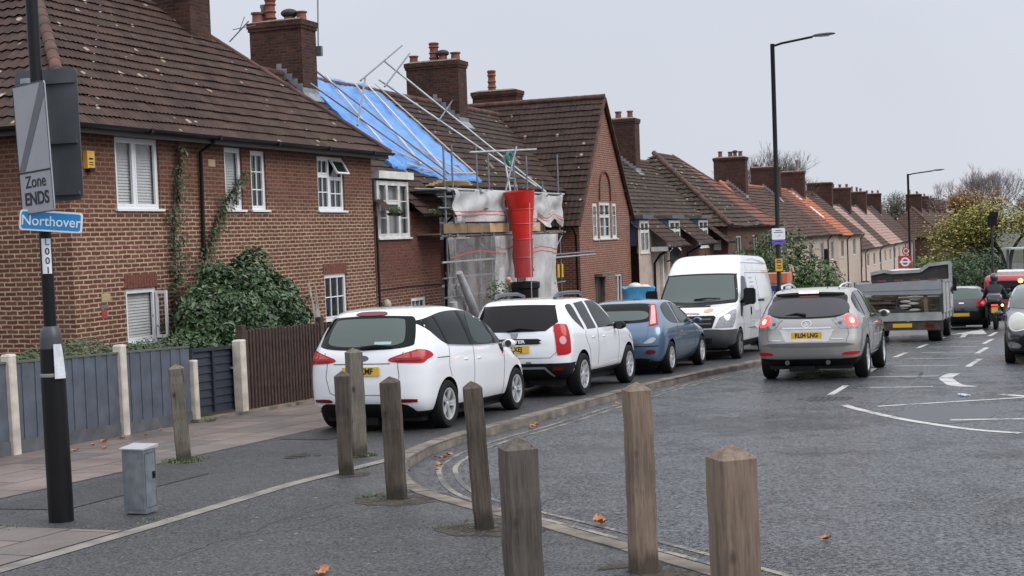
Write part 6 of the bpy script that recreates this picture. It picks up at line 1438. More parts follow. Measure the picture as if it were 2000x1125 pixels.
# blue sacks beyond the blue car
T = Thing('builders_bags', 'bulging blue builders bags topped with white sacks behind the blue car', 'bags', 29.2, -2.6, z=gz(29.2, -2.6)); BB = flat('blue_woven_bag', (.04, .24, .44), .6, noise=.45, nscale=2.5, bump=.4)
T.o.location = (3.72, 40, gzY(40)); T.o.rotation_euler.z = 0
for z0, z1, w in ((0, .95, .44), (.93, 1.72, .47)):
    m = MB(); K = 9; V = []
    for j in range(5):
        z = z0 + (z1 - z0) * j / 4; b_ = 1 + .06 * math.sin(j * 1.6)
        for k in range(K * 4):
            a = 2 * math.pi * k / (K * 4); c, s_ = math.cos(a), math.sin(a); V.append((w * b_ * abs(c) ** .4 * (1 if c > 0 else -1), .45 * b_ * abs(s_) ** .4 * (1 if s_ > 0 else -1), z + .03 * math.sin(a * 3) * (j == 4)))
    m.add(V, [(j * K * 4 + k, j * K * 4 + (k + 1) % (K * 4), (j + 1) * K * 4 + (k + 1) % (K * 4), (j + 1) * K * 4 + k) for j in range(4) for k in range(K * 4)] + [tuple(4 * K * 4 + k for k in range(K * 4))]); T.part('bag', m, BB, smooth=60)
m = MB(); m.ball((-.1, 0, 1.74), .2, .25, .12); m.ball((.18, 0, 1.72), .18, .22, .08); T.part('sack', m, M['oldwhite'], smooth=60)
# ================================================================ VEHICLES
def paint(name, c, metal=0., rough=.3): return flat(name, c, rough, metal, coat=1., noise=.03, nscale=1.5)
CG = glass_mat('car_glass', (.008, .012, .011), -.34); CGL = glass_mat('car_glass_pale', (.075, .10, .092), 0.); CGD = glass_mat('privacy_glass', (.012, .010, .012), -.25)
CGM = glass_mat('car_glass_mid', (.030, .045, .040), -.34); RUB = flat('tyre_rubber', (.011, .011, .012), .8, noise=.2, spec=.25); TRIM = flat('black_trim', (.009, .009, .010), .55, noise=.1, spec=.25); RIM = flat('alloy_rim', (.66, .67, .69), .3, .55, noise=.06)
GAP = flat('panel_gap', (.10, .10, .105), .6); CHR = flat('chrome', (.6, .6, .62), .12, 1., noise=.02)
LR = flat('red_lamp', (.40, .006, .010), .22, coat=.15, noise=.2, nscale=30, spec=.3); LRD = flat('dark_red_lamp', (.13, .004, .006), .25, coat=.1, spec=.3); LC = flat('clear_lamp', (.27, .27, .28), .1, .3, coat=1., noise=.3, nscale=22); LPK = flat('pinkish_lamp', (.55, .33, .33), .15, coat=1.)
PY = flat('plate_yellow', (.70, .42, .035), .4, noise=.04); PW = flat('plate_white', (.65, .65, .65), .4); PB = flat('plate_black', (.01, .01, .01), .4)
LITR = flat('lit_brake_lamp', (.6, .02, .02), .3, emis=(1., .045, .035), estr=2.2); LITW = flat('lit_brake_core', (.9, .3, .3), .3, emis=(1., .42, .36), estr=4.); LITA = flat('lit_indicator', (.9, .4, .05), .3, emis=(1., .42, .08), estr=7.)
def cat(p, u):
    i = min(int(u), len(p) - 2); t = u - i; g = lambda k: p[max(0, min(len(p) - 1, k))]
    a, b, c, d = g(i - 1), g(i), g(i + 1), g(i + 2)
    return [.5 * (2 * y + (z - x) * t + (2 * x - 5 * y + 4 * z - w) * t * t + (3 * y - x - 3 * z + w) * t ** 3) for x, y, z, w in zip(a, b, c, d)]
def body_mesh(name, sl, mats, sub=5, bow=.03, NA=13, NS=16):
    """closed body from plan slices: (z, x_rear, x_front, half_width, rear_round, rear_n, front_round, front_n)"""
    V = []; rings = []
    U = [i / sub for i in range((len(sl) - 1) * sub + 1)]
    for u in U:
        z, xr, xf, hw, ar, nr, af, nf = cat(sl, u); ring = []
        xm, hl = (xr + xf) / 2, max(.01, (xf - xr) / 2)
        for k in range(-NA, NA + 1):
            a = math.pi / 2 * k / NA; c, s = max(0, math.cos(a)) ** (2 / max(1.2, nr)), abs(math.sin(a)) ** (2 / max(1.2, nr)); ring.append((xr + ar - ar * c, hw * s * (1 if k > 0 else -1), z))
        for k in range(1, NS): ring.append((xr + ar + (xf - af - xr - ar) * k / NS, hw, z))
        for k in range(NA, -NA - 1, -1):
            a = math.pi / 2 * k / NA; c, s = max(0, math.cos(a)) ** (2 / max(1.2, nf)), abs(math.sin(a)) ** (2 / max(1.2, nf)); ring.append((xf - af + af * c, hw * s * (1 if k > 0 else -1), z))
        for k in range(NS - 1, 0, -1): ring.append((xr + ar + (xf - af - xr - ar) * k / NS, -hw, z))
        ring = [(x, y * (1 - bow * ((x - xm) / hl) ** 2), z) for x, y, z in ring]; rings.append(len(V)); V += ring
    n = len(V) // len(U); F = []
    for j in range(len(U) - 1):
        for k in range(n): a, b = j * n + k, j * n + (k + 1) % n; F.append((a, b, b + n, a + n))
    F.append(tuple(range(n))[::-1]); F.append(tuple((len(U) - 1) * n + k for k in range(n)))
    me = bpy.data.meshes.new(name); me.from_pydata(V, [], F)
    for m in mats: me.materials.append(m)
    fixn(me); zc = sl[1][0] + .01
    for p in me.polygons:
        if p.center.z < zc and len(mats) > 1: p.material_index = 1
    return me
def cut_arches(me, wheels, ra, hw, name='body', depth=.30):
    """wheel openings cut with a boolean; cut faces take slot 1"""
    o = bpy.data.objects.new(name, me); COL.objects.link(o); m = MB()
    for x, z in wheels:
        for s in (-1, 1): m.cyl((x, s * (hw - depth), z), (x, s * (hw + .3), z), ra, n=36)
    cm = m.mesh('cut', [me.materials[0], me.materials[1]]); fixn(cm); cm.polygons.foreach_set('material_index', [1] * len(cm.polygons))
    c = bpy.data.objects.new('cut', cm); COL.objects.link(c); md = o.modifiers.new('b', 'BOOLEAN'); md.operation = 'DIFFERENCE'; md.object = c; md.solver = 'EXACT'
    r = bpy.data.meshes.new_from_object(o.evaluated_get(bpy.context.evaluated_depsgraph_get())); r.name = name
    bpy.data.objects.remove(o); bpy.data.objects.remove(c); smooth_by_angle(r, 32); return r
VIEW = {'rear': (Vector((-9, 0, 0)), Vector((1, 0, 0)), lambda a, b: Vector((0, a, b))), 'front': (Vector((9, 0, 0)), Vector((-1, 0, 0)), lambda a, b: Vector((0, a, b))),
        'R': (Vector((0, -5, 0)), Vector((0, 1, 0)), lambda a, b: Vector((a, 0, b))), 'L': (Vector((0, 5, 0)), Vector((0, -1, 0)), lambda a, b: Vector((a, 0, b))), 'top': (Vector((0, 0, 5)), Vector((0, 0, -1)), lambda a, b: Vector((a, b, 0)))}
Q = math.sqrt(.5)
# quarter views: a = (|x| + |y|) * .707 measured round the corner, so lamps can wrap from the end on to the side
VIEW['QR'] = (Vector((-6, -6, 0)), Vector((Q, Q, 0)), lambda a, b: Vector((a * Q, -a * Q, b))); VIEW['QL'] = (Vector((-6, 6, 0)), Vector((Q, -Q, 0)), lambda a, b: Vector((a * Q, a * Q, b)))
VIEW['FR'] = (Vector((9, -9, 0)), Vector((-Q, Q, 0)), lambda a, b: Vector((a * Q, a * Q, b))); VIEW['FL'] = (Vector((9, 9, 0)), Vector((-Q, -Q, 0)), lambda a, b: Vector((a * Q, -a * Q, b)))
class Car:
    def __init__(s, T, me): s.T = T; s.o = T.part('body', me, None); s.bvh = BVHTree.FromPolygons([v.co.copy() for v in me.vertices], [tuple(p.vertices) for p in me.polygons])
    def hit(s, view, a, b, off):
        o, d, f = VIEW[view]; loc, no, i, dist = s.bvh.ray_cast(o + f(a, b), d)
        if loc is None: loc, no, i, dist = s.bvh.find_nearest(f(a, b) + (o * .12))
        if no.dot(d) > 0: no = -no
        return loc + no * off, no
    def add(s, m, view, poly, off=.004, step=.06, skirt=.012):
        v, f, nb = tess(poly, step); o = len(m.v); P = [s.hit(view, a, b, off) for a, b in v]
        m.v += [tuple(p) for p, _ in P]
        for t in f: m.f.append([o + i for i in t]); m.mi.append(0)
        q = len(m.v); m.v += [tuple(p - n * skirt) for p, n in P[:nb]]
        for i in range(nb): j = (i + 1) % nb; m.f.append([o + i, o + j, q + j, q + i]); m.mi.append(0)
    def panel(s, name, mat, specs, off=.004, parent=None, step=.06, label=None, skirt=.012, par_body=False):
        m = MB()
        for view, poly in specs: s.add(m, view, poly, off, step, skirt)
        me = m.mesh(name, [mat]); fixn(me); smooth_by_angle(me, 40)
        return s.T.part(name, me, None, parent=parent, label=label)
    def line(s, view, pts, w=.008, off=.0035, mat=None, name='panel_gap'):
        pts = [tuple(Vector(a).lerp(Vector(b), k / n_)) for a, b in zip(pts, pts[1:]) for n_ in [max(1, int((Vector(a) - Vector(b)).length / .05))] for k in range(n_)] + [tuple(pts[-1])]
        return s.panel(name, mat or GAP, [(view, p) for p in strips(pts, w)], off, step=.5, skirt=.004)
    def text(s, txt, size, mat, view, a, b, off, parent=None, sx=1., bold=.002):
        me = text_mesh(txt, size, mat, bold, .0012, sx=sx); p, n = s.hit(view, a, b, off)
        if view == 'rear': R = Matrix.Rotation(RAD(-90), 4, 'Z')
        elif view == 'front': R = Matrix.Rotation(RAD(90), 4, 'Z')
        elif view == 'L': R = Matrix.Rotation(RAD(180), 4, 'Z')
        else: R = Matrix.Identity(4)
        me.transform(Matrix.Translation(p) @ R); return s.T.part('lettering', me, None, parent=parent)
def smooth_poly(pts, k=5):
    """closed smooth polygon through points; a point given as (a,b,1) stays a sharp corner"""
    out = []; n = len(pts)
    for i in range(n):
        p1, p2 = pts[i], pts[(i + 1) % n]; p0 = pts[i - 1]; p3 = pts[(i + 2) % n]
        if len(p1) > 2: p0 = p1
        if len(p2) > 2: p3 = p2
        p0, p1, p2, p3 = (Vector(p[:2]) for p in (p0, p1, p2, p3))
        for s_ in range(k):
            t = s_ / k; out.append(tuple(.5 * ((2 * p1) + (p2 - p0) * t + (2 * p0 - 5 * p1 + 4 * p2 - p3) * t * t + (3 * p1 - p0 - 3 * p2 + p3) * t ** 3)))
    return out
def mir(poly): return [(-a, b) for a, b in poly]
def mkwheel(r, w, spokes, rim, sw=.05, name='wheel'):
    """meshes of tyre, rim (axis along y, outside = -y)"""
    t = MB(); rr = r * .66
    t.lathe([(rr, -w / 2 + .015), (r * .80, -w / 2), (r * .93, -w / 2 + .004), (r * .985, -w / 2 + .025), (r, -w / 4), (r, w / 4), (r * .985, w / 2 - .025), (r * .93, w / 2), (rr, w / 2 - .02), (rr * .96, 0)], axis='y', n=36, closed=True)
    tm = t.mesh('tyre', [RUB]); fixn(tm); smooth_by_angle(tm, 40)
    m = MB(); m.lathe([(rr + .004, -w / 2 + .012), (rr * .93, -w / 2 + .012), (rr * .90, -w / 2 + .04), (rr * .90, w / 2 - .03), (rr + .002, w / 2 - .03)], axis='y', n=36)
    y0, y1 = -w / 2 + .02, -w / 2 + .045
    for k in range(spokes):
        a = 2 * math.pi * k / spokes
        for off_ in ((-.13, .13) if spokes <= 5 else (0,)):
            a1, a0 = a + off_, a + off_ * .4; ww = sw / (1.6 if spokes <= 5 else 1)
            c0 = Vector((math.cos(a0) * rr * .16, 0, math.sin(a0) * rr * .16)); c1 = Vector((math.cos(a1) * rr * .93, 0, math.sin(a1) * rr * .93)); p = Vector((-math.sin(a), 0, math.cos(a))) * ww / 2
            v = []
            for c, sc, yy in ((c0, 1., y0 + .012), (c1, .85, y0)):
                v += [c - p * sc + Vector((0, yy, 0)), c + p * sc + Vector((0, yy, 0)), c + p * sc + Vector((0, yy + .022, 0)), c - p * sc + Vector((0, yy + .022, 0))]
            m.add(v, [(0, 1, 2, 3), (4, 7, 6, 5), (0, 4, 5, 1), (1, 5, 6, 2), (2, 6, 7, 3), (3, 7, 4, 0)])
    m.lathe([(0, y0 + .004), (rr * .17, y0 + .006), (rr * .2, y0 + .02), (rr * .2, y1)], axis='y', n=20)
    rm = m.mesh('rim', [rim]); fixn(rm); smooth_by_angle(rm, 40)
    b = MB(); b.lathe([(0, .0), (rr * .9, .0)], axis='y', n=28); b.lathe([(rr * .3, -.02), (rr * .62, -.02), (rr * .62, .0), (rr * .3, .0)], axis='y', n=28)
    bm_ = b.mesh('hub', [flat('brake_dark', (.03, .028, .027), .6, .3)])
    return tm, rm, bm_
def put_wheels(T, W_, wheels, hw_t, r):
    tm, rm, bm_ = W_; out = []
    for x in wheels:
        for s in (-1, 1):
            o = bpy.data.objects.new('wheel', tm.copy() if False else tm); COL.objects.link(o); o.parent = T.o; o.location = (x, s * hw_t, r)
            if s > 0: o.rotation_euler.z = math.pi
            o.name = 'wheel'
            for nm, me in (('rim', rm), ('hub', bm_)): c = bpy.data.objects.new(nm, me); COL.objects.link(c); c.parent = o
            out.append(o)
    return out
def mirror(T, x, y, z, mat, s=1, sc=1., fx=1):
    """door mirror: housing, stalk, glass; fx=+1 glass faces rearward"""
    m = MB(); m.ball((x, y * s, z), .045 * sc, .10 * sc, .062 * sc, 12, 8); m.beam((x, (y - .05) * s, z - .03), (x + .04 * fx, (y - .14) * s, z - .055), .05, .03)
    h = T.part('mirror', m, mat, smooth=60); g = MB(); g.lathe([(0, -.047 * sc), (.050 * sc, -.045 * sc)], c=(x, y * s, z), axis='x', n=16); T.part('mirror_glass', g, flat('mirror_glass_dark', (.035, .04, .045), .3, spec=.3), parent=h); return h
def handle(T, x, y, z, mat, s=-1):
    m = MB(); m.ball((x, y * s, z), .085, .018, .016, 12, 6); return T.part('door_handle', m, mat, smooth=60)
def rear_plate(c, txt, y, z, w, mat=PY, view='rear', size=.105, sx=.9, tilt=0, off=.012, ta=0, tx_mat=None):
    m = MB(); h = .111; p, n = c.hit(view, y, z, .008); s = 1 if view == 'rear' else -1
    q = MB(); x = p.x; q.box(min(x, x - s * .014), max(x, x - s * .014), y - w / 2, y + w / 2, z - h / 2, z + h / 2); o = c.T.part('number_plate', q, mat)
    if not txt: return o
    me = text_mesh(txt, size, PB, .0035, .001, sx=sx); me.transform(Matrix.Translation((x - s * .0155, y - ta, z)) @ Matrix.Rotation(RAD(-90 * s), 4, 'Z')); c.T.part('lettering', me, None, parent=o); return o
def tailpipe_bits(T, x0, x1, hw, z):
    m = MB(); m.box(x0, x1, -hw - .08, hw + .08, z, z + .12); m.box(x0 - .1, x0 + .3, -.1, .35, z - .04, z + .06); T.part('underbody_light_block', m, TRIM)  # underbody box made wide and low to block light beneath the vehicle

# ---- 1: compact white people carrier
WHITE = paint('white_car_paint', (.76, .775, .80)); 
def place(name, label, cat_, t, n, rot=0., off=0., group='vehicles on the street'): return Thing(name, label, cat_, t, n, rot=rot, tilt=True, off=off, group=group)
SLB = [(.19, -.55, 3.0, .72, .3, 4, .5, 4), (.27, -.68, 3.14, .80, .35, 4, .6, 4), (.40, -.78, 3.24, .850, .42, 3.4, .7, 3.2), (.58, -.80, 3.27, .872, .45, 3.2, .8, 2.8), (.74, -.79, 3.2, .878, .45, 3.2, .9, 2.6), (.88, -.775, 3.03, .872, .45, 3.3, 1.0, 2.4),
       (.98, -.75, 2.72, .862, .46, 3.4, .9, 2.4), (1.06, -.715, 2.42, .846, .46, 3.4, .7, 2.4), (1.14, -.67, 2.22, .82, .46, 3.4, .55, 2.6), (1.30, -.575, 1.92, .765, .46, 3.5, .45, 3), (1.43, -.48, 1.62, .71, .46, 3.6, .5, 3), (1.52, -.40, 1.30, .655, .5, 3.4, .5, 3), (1.572, -.16, .98, .57, .5, 3, .5, 2.6), (1.595, .15, .65, .40, .3, 2.5, .3, 2.5), (1.60, .35, .48, .12, .06, 2, .06, 2)]
def car_bmax():
    T = place('parked_car', 'white compact people carrier, nearest of the parked row, plate ending 13 KMF', 'car', -1.15, -5.93)
    me = cut_arches(body_mesh('body', SLB, [WHITE, TRIM]), [(0, .31), (2.49, .31)], .355, .86); c = Car(T, me)
    put_wheels(T, mkwheel(.31, .20, 5, RIM, .07), (0, 2.49), .775, .31)
    c.panel('rear_window', CG, [('rear', smooth_poly([(-.64, 1.10), (-.665, 1.16), (-.63, 1.34), (-.575, 1.455), (-.45, 1.475), (0, 1.49), (.45, 1.475), (.575, 1.455), (.63, 1.34), (.665, 1.16), (.64, 1.10), (.4, 1.065), (0, 1.055), (-.4, 1.065)]))], .004)
    c.panel('rear_window', CGL, [('rear', smooth_poly([(-.50, 1.13), (-.54, 1.2), (-.50, 1.38), (-.42, 1.44), (0, 1.45), (.42, 1.44), (.50, 1.38), (.54, 1.2), (.50, 1.13), (.3, 1.10), (0, 1.095), (-.3, 1.10)]))], .009)
    c.panel('sticker', flat('pale_green_sticker', (.35, .5, .48), .5), [('rear', [(-.38, 1.12), (-.15, 1.12), (-.15, 1.155), (-.38, 1.155)])], .013)
    c.panel('brake_light', LRD, [('rear', smooth_poly([(-.19, 1.492), (-.17, 1.53), (.17, 1.53), (.19, 1.492)], 3))], .012)
    for s, v in ((-1, 'R'), (1, 'L')):
        f = (lambda p: p) if s == -1 else (lambda p: mir(p))
        c.panel('side_window', CG, [(v, smooth_poly([(-.42, 1.37), (-.30, 1.43), (.2, 1.50), (.75, 1.515), (1.15, 1.475), (1.55, 1.34), (1.95, 1.13), (2.1, 1.03), (1.8, 1.015), (.9, 1.03), (.1, 1.075, 1), (-.12, 1.16)]))], .004)
        [c.panel('window_pillar', TRIM, [(v, q)], .008) for q in ([(.80, 1.035), (.90, 1.035), (.80, 1.505), (.71, 1.51)], [(.06, 1.085), (.11, 1.085), (-.02, 1.46), (-.07, 1.45)], [(1.66, 1.02), (1.72, 1.02), (1.58, 1.33), (1.52, 1.345)])]
        c.panel('side_window', CGM, [(v, smooth_poly([(.96, 1.08), (1.60, 1.06), (1.50, 1.24), (1.2, 1.40), (.98, 1.44)], 4))], .008)
        c.panel('window_trim', CHR, [(v, p) for p in strips(spline([(.05, 1.075), (.9, 1.025), (1.8, 1.008), (2.1, 1.02)], 4), .012)], .006)
        qv = 'Q' + v
        c.panel('tail_light', LR, [(qv, smooth_poly([(-.245, .955), (-.235, .905), (.0, .885), (.13, .885), (.20, .925), (.30, .965), (.25, 1.02), (.13, 1.055), (.02, 1.04)], 3))], .009, step=.035)
        c.panel('tail_light', LRD, [(qv, [(-.20, .905), (.10, .905), (.12, .925), (-.21, .925)])], .014, step=.035)
        c.panel('tail_light', flat('lamp_highlight', (.42, .06, .06), .2, coat=.2), [(qv, [(-.20, .95), (-.03, .95), (-.03, 1.01), (-.05, 1.01)]), (qv, [(-.01, .95), (.10, .955), (.10, 1.03), (.0, 1.02)])], .014, step=.035)
        c.panel('reflector', LRD, [('Q' + v, smooth_poly([(-.22, .395), (.02, .395), (.03, .41), (.02, .43), (-.20, .435)], 3))], .01)
        c.line(v, [(.10, 1.06), (.04, .8), (.16, .58), (.32, .42), (.34, .28)]); c.line(v, [(.88, 1.02), (.86, .6), (.90, .27)]); c.line(v, [(1.98, 1.0), (2.0, .78), (1.98, .5), (2.0, .27)]); c.line(v, [(.34, .265), (2.02, .262)], .03, mat=TRIM)
        c.line(v, [(-.30, .93), (.06, .925)], .012)
        handle(T, .60, .868, .86, WHITE, s); handle(T, 1.05, .870, .85, WHITE, s)
        mirror(T, 1.93, .98, 1.0, WHITE, s)
        c.panel('mirror_base', TRIM, [(v, [(1.80, 1.03), (2.02, 1.03), (1.94, .86), (1.86, .93)])], .006)
    c.line('rear', [(-.56, 1.03), (-.50, .88), (-.52, .72), (-.46, .52), (-.38, .49), (.38, .49), (.46, .52), (.52, .72), (.50, .88), (.56, 1.03)]); c.line('rear', [(-.40, .885), (.40, .885)], .012)
    c.panel('rear_valance', TRIM, [('rear', smooth_poly([(-.60, .36), (-.3, .375), (.3, .375), (.60, .36), (.58, .21), (-.58, .21)], 3)), ('QR', [(-.17, .21), (-.14, .35), (.02, .29), (.10, .25), (.06, .21)]), ('QL', [(-.17, .21), (-.14, .35), (.02, .29), (.10, .25), (.06, .21)])], .008, step=.035)
    c.panel('badge', flat('badge_navy', (.02, .025, .08), .25, coat=1.), [('rear', [(.10 * math.cos(i / 18 * 6.283), .955 + .038 * math.sin(i / 18 * 6.283)) for i in range(18)])], .008)
    rear_plate(c, '  13 KMF', 0, .79, .52)
    m = MB(); p, _ = c.hit('rear', .0, 1.08, .03); m.path([(p.x, .02, 1.085), (p.x - .005, -.2, 1.115), (p.x + .02, -.42, 1.10)], [.026, .016, .008], 8); T.part('rear_wiper', m, TRIM, smooth=60)
    c.line('top', [(.1, .1), (.25, -.3), (.55, -.52)], .015); c.panel('windscreen', CG, [('front', smooth_poly([(-.70, 1.12), (-.60, 1.42), (-.4, 1.49), (.4, 1.49), (.60, 1.42), (.70, 1.12), (0, 1.08)]))], .004)
    for s in (-1, 1): c.panel('headlight', LC, [('front', (lambda q: q if s == -1 else mir(q))(smooth_poly([(-.80, .70), (-.82, .90), (-.55, .86), (-.48, .72)])))], .006)
    c.panel('grille', TRIM, [('front', [(-.45, .40), (.45, .40), (.5, .58), (-.5, .58)])], .006)
    tailpipe_bits(T, -.45, 3.0, .6, .13)
car_bmax()
# ---- 2: boxy white off-roader
SLD = [(.30, -.55, 3.25, .76, .3, 4, .4, 4), (.38, -.72, 3.38, .85, .34, 4, .5, 4), (.52, -.81, 3.46, .895, .38, 3.8, .6, 3.2), (.72, -.83, 3.47, .912, .40, 3.6, .7, 3), (.90, -.82, 3.40, .91, .42, 3.6, .8, 2.8), (1.01, -.80, 3.18, .90, .42, 3.6, .9, 2.8), (1.08, -.78, 2.68, .885, .42, 3.6, .7, 3),
       (1.15, -.755, 2.28, .862, .42, 3.6, .6, 3), (1.30, -.69, 2.02, .80, .42, 3.7, .45, 3.4), (1.45, -.61, 1.76, .745, .42, 3.8, .45, 3.4), (1.54, -.54, 1.50, .695, .45, 3.6, .5, 3), (1.59, -.38, 1.2, .62, .5, 3, .5, 2.6), (1.612, 0, .80, .45, .35, 2.5, .35, 2.5), (1.618, .3, .55, .12, .06, 2, .06, 2)]
def car_duster():
    T = place('parked_car', 'white boxy off-roader with dark rear glass and black lower bumper, second in the parked row', 'car', 3.85, -6.12)
    me = cut_arches(body_mesh('body', SLD, [WHITE, TRIM]), [(0, .345), (2.67, .345)], .405, .90); c = Car(T, me)
    put_wheels(T, mkwheel(.345, .215, 8, RIM, .05), (0, 2.67), .815, .345)
    c.panel('rear_window', CGD, [('rear', smooth_poly([(-.70, 1.22, 1), (-.62, 1.465), (-.57, 1.495), (0, 1.51), (.57, 1.495), (.62, 1.465), (.70, 1.22, 1), (.52, 1.085, 1), (0, 1.075), (-.52, 1.085, 1)], 4))], .005)
    for s, v in ((-1, 'R'), (1, 'L')):
        F_s = (lambda q: q) if s == -1 else mir
        c.panel('quarter_window', CGD, [(v, smooth_poly([(-.34, 1.46), (-.14, 1.50), (-.02, 1.44), (.12, 1.12), (.08, 1.09), (-.22, 1.26)], 4))], .005)
        c.panel('side_window', CGD, [(v, smooth_poly([(.10, 1.51, 1), (.60, 1.535, 1), (.76, 1.07, 1), (.30, 1.07, 1)], 3))], .005); c.panel('side_window', CG, [(v, smooth_poly([(.72, 1.535, 1), (1.2, 1.52), (1.62, 1.32), (1.96, 1.07, 1), (.88, 1.07, 1)], 4))], .005)
        c.panel('tail_light', LR, [('Q' + v, smooth_poly([(-.045, .74), (-.05, 1.12), (.0, 1.185), (.12, 1.19), (.19, 1.13), (.20, .78), (.16, .715), (.0, .70)], 4))], .012, step=.035)
        c.panel('tail_light', LPK, [('Q' + v, [(.06 + .055 * math.cos(i / 14 * 6.283), .93 + .065 * math.sin(i / 14 * 6.283)) for i in range(14)])], .018, step=.035)
        c.line(v, [(.20, 1.05), (.16, .95), (.36, .72), (.42, .45)]); c.line(v, [(.82, 1.06), (.82, .42)]); c.line(v, [(2.02, 1.05), (2.04, .8), (2.0, .45)])
        c.panel('sill_cladding', TRIM, [(v, [(.40, .31), (2.25, .31), (2.25, .36), (.40, .36)])], .01)
        c.line(v, [(.45, .44), (2.2, .44)], .05, .012, WHITE, 'sill_step')
        handle(T, .55, .905, .93, WHITE, s); handle(T, 1.15, .908, .92, WHITE, s); mirror(T, 1.80, 1.0, 1.08, TRIM, s, 1.2)
        m = MB(); m.path([(-.25, s * .52, 1.60), (-.15, s * .545, 1.665), (.3, s * .56, 1.69), (.9, s * .555, 1.685), (1.15, s * .53, 1.64)], [.03, .035, .03, .03, .025], 8); T.part('roof_rail', m, flat('rail_grey', (.07, .075, .085), .4), smooth=60)
        c.panel('reflector', LRD, [('Q' + v, [(-.10, .46), (.06, .46), (.06, .51), (-.10, .51)])], .014)
    c.panel('rear_valance', TRIM, [('rear', [(-.66, .57), (.66, .57), (.64, .31), (-.64, .31)]), ('QR', [(-.14, .57), (.38, .57), (.34, .31), (-.10, .31)]), ('QL', [(-.14, .57), (.38, .57), (.34, .31), (-.10, .31)])], .008, step=.04)
    c.line('rear', [(-.62, .36), (-.5, .50), (.5, .50), (.62, .36)], .03, .014, flat('skid_grey', (.25, .26, .27), .4), 'skid_plate')
    c.line('rear', [(-.64, 1.1), (-.70, 1.0), (-.70, .75), (-.60, .66), (.60, .66), (.70, .75), (.70, 1.0), (.64, 1.1)])
    o = c.panel('tailgate_strip', TRIM, [('rear', smooth_poly([(-.40, .88), (.40, .88), (.42, .92), (.40, .965), (-.40, .965), (-.42, .92)], 2))], .012)
    c.text('DUSTER', .07, CHR, 'rear', 0, .92, .016, o, 1.5)
    c.panel('badge', flat('badge_grey', (.25, .26, .28), .3, .5), [('rear', [(-.065, 1.06), (-.05, .99), (0, .965), (.05, .99), (.065, 1.06)])], .012)
    rear_plate(c, '   2 XEJ', 0, .80, .52)
    m = MB(); p, _ = c.hit('rear', 0, 1.1, .03); m.path([(p.x, .12, 1.10), (p.x, -.1, 1.14), (p.x + .01, -.36, 1.11)], [.028, .016, .008], 8); T.part('rear_wiper', m, TRIM, smooth=60)
    m = MB(); p, _ = c.hit('rear', -.25, .60, .03); m.box(p.x - .03, p.x, -.29, -.21, .57, .60); T.part('tow_cover', m, GAP)
    c.panel('windscreen', CG, [('front', smooth_poly([(-.72, 1.16), (-.62, 1.46), (-.4, 1.53), (.4, 1.53), (.62, 1.46), (.72, 1.16), (0, 1.13)]))], .004)
    for s in (-1, 1): c.panel('headlight', LC, [('front', (lambda q: q if s == -1 else mir(q))(smooth_poly([(-.86, .74), (-.86, .96), (-.58, .93), (-.52, .78)])))], .006)
    c.panel('grille', TRIM, [('front', [(-.5, .78), (.5, .78), (.5, .90), (-.5, .90)]), ('front', [(-.6, .42), (.6, .42), (.6, .6), (-.6, .6)])], .006)
    tailpipe_bits(T, -.5, 3.1, .62, .2)
car_duster()
# ---- 3: blue three-door hatchback
BLUE = paint('steel_blue_paint', (.085, .150, .235), .35, .3)
SLF = [(.18, -.58, 3.15, .73, .3, 4, .5, 4), (.28, -.72, 3.33, .82, .35, 4, .6, 4), (.42, -.79, 3.45, .885, .42, 3.4, .7, 3.2), (.60, -.81, 3.50, .912, .45, 3.2, .8, 2.8), (.76, -.795, 3.43, .915, .45, 3.2, .9, 2.6), (.88, -.75, 3.1, .905, .46, 3.3, 1.0, 2.4), (.95, -.71, 2.65, .89, .46, 3.3, .9, 2.5),
       (1.02, -.65, 2.28, .865, .46, 3.3, .7, 2.6), (1.16, -.53, 1.98, .80, .46, 3.3, .5, 3), (1.30, -.40, 1.65, .73, .46, 3.3, .5, 3), (1.40, -.29, 1.35, .67, .48, 3.3, .5, 3), (1.455, -.12, 1.05, .585, .5, 3, .5, 2.6), (1.48, .15, .75, .42, .3, 2.5, .3, 2.5), (1.487, .38, .52, .12, .06, 2, .06, 2)]
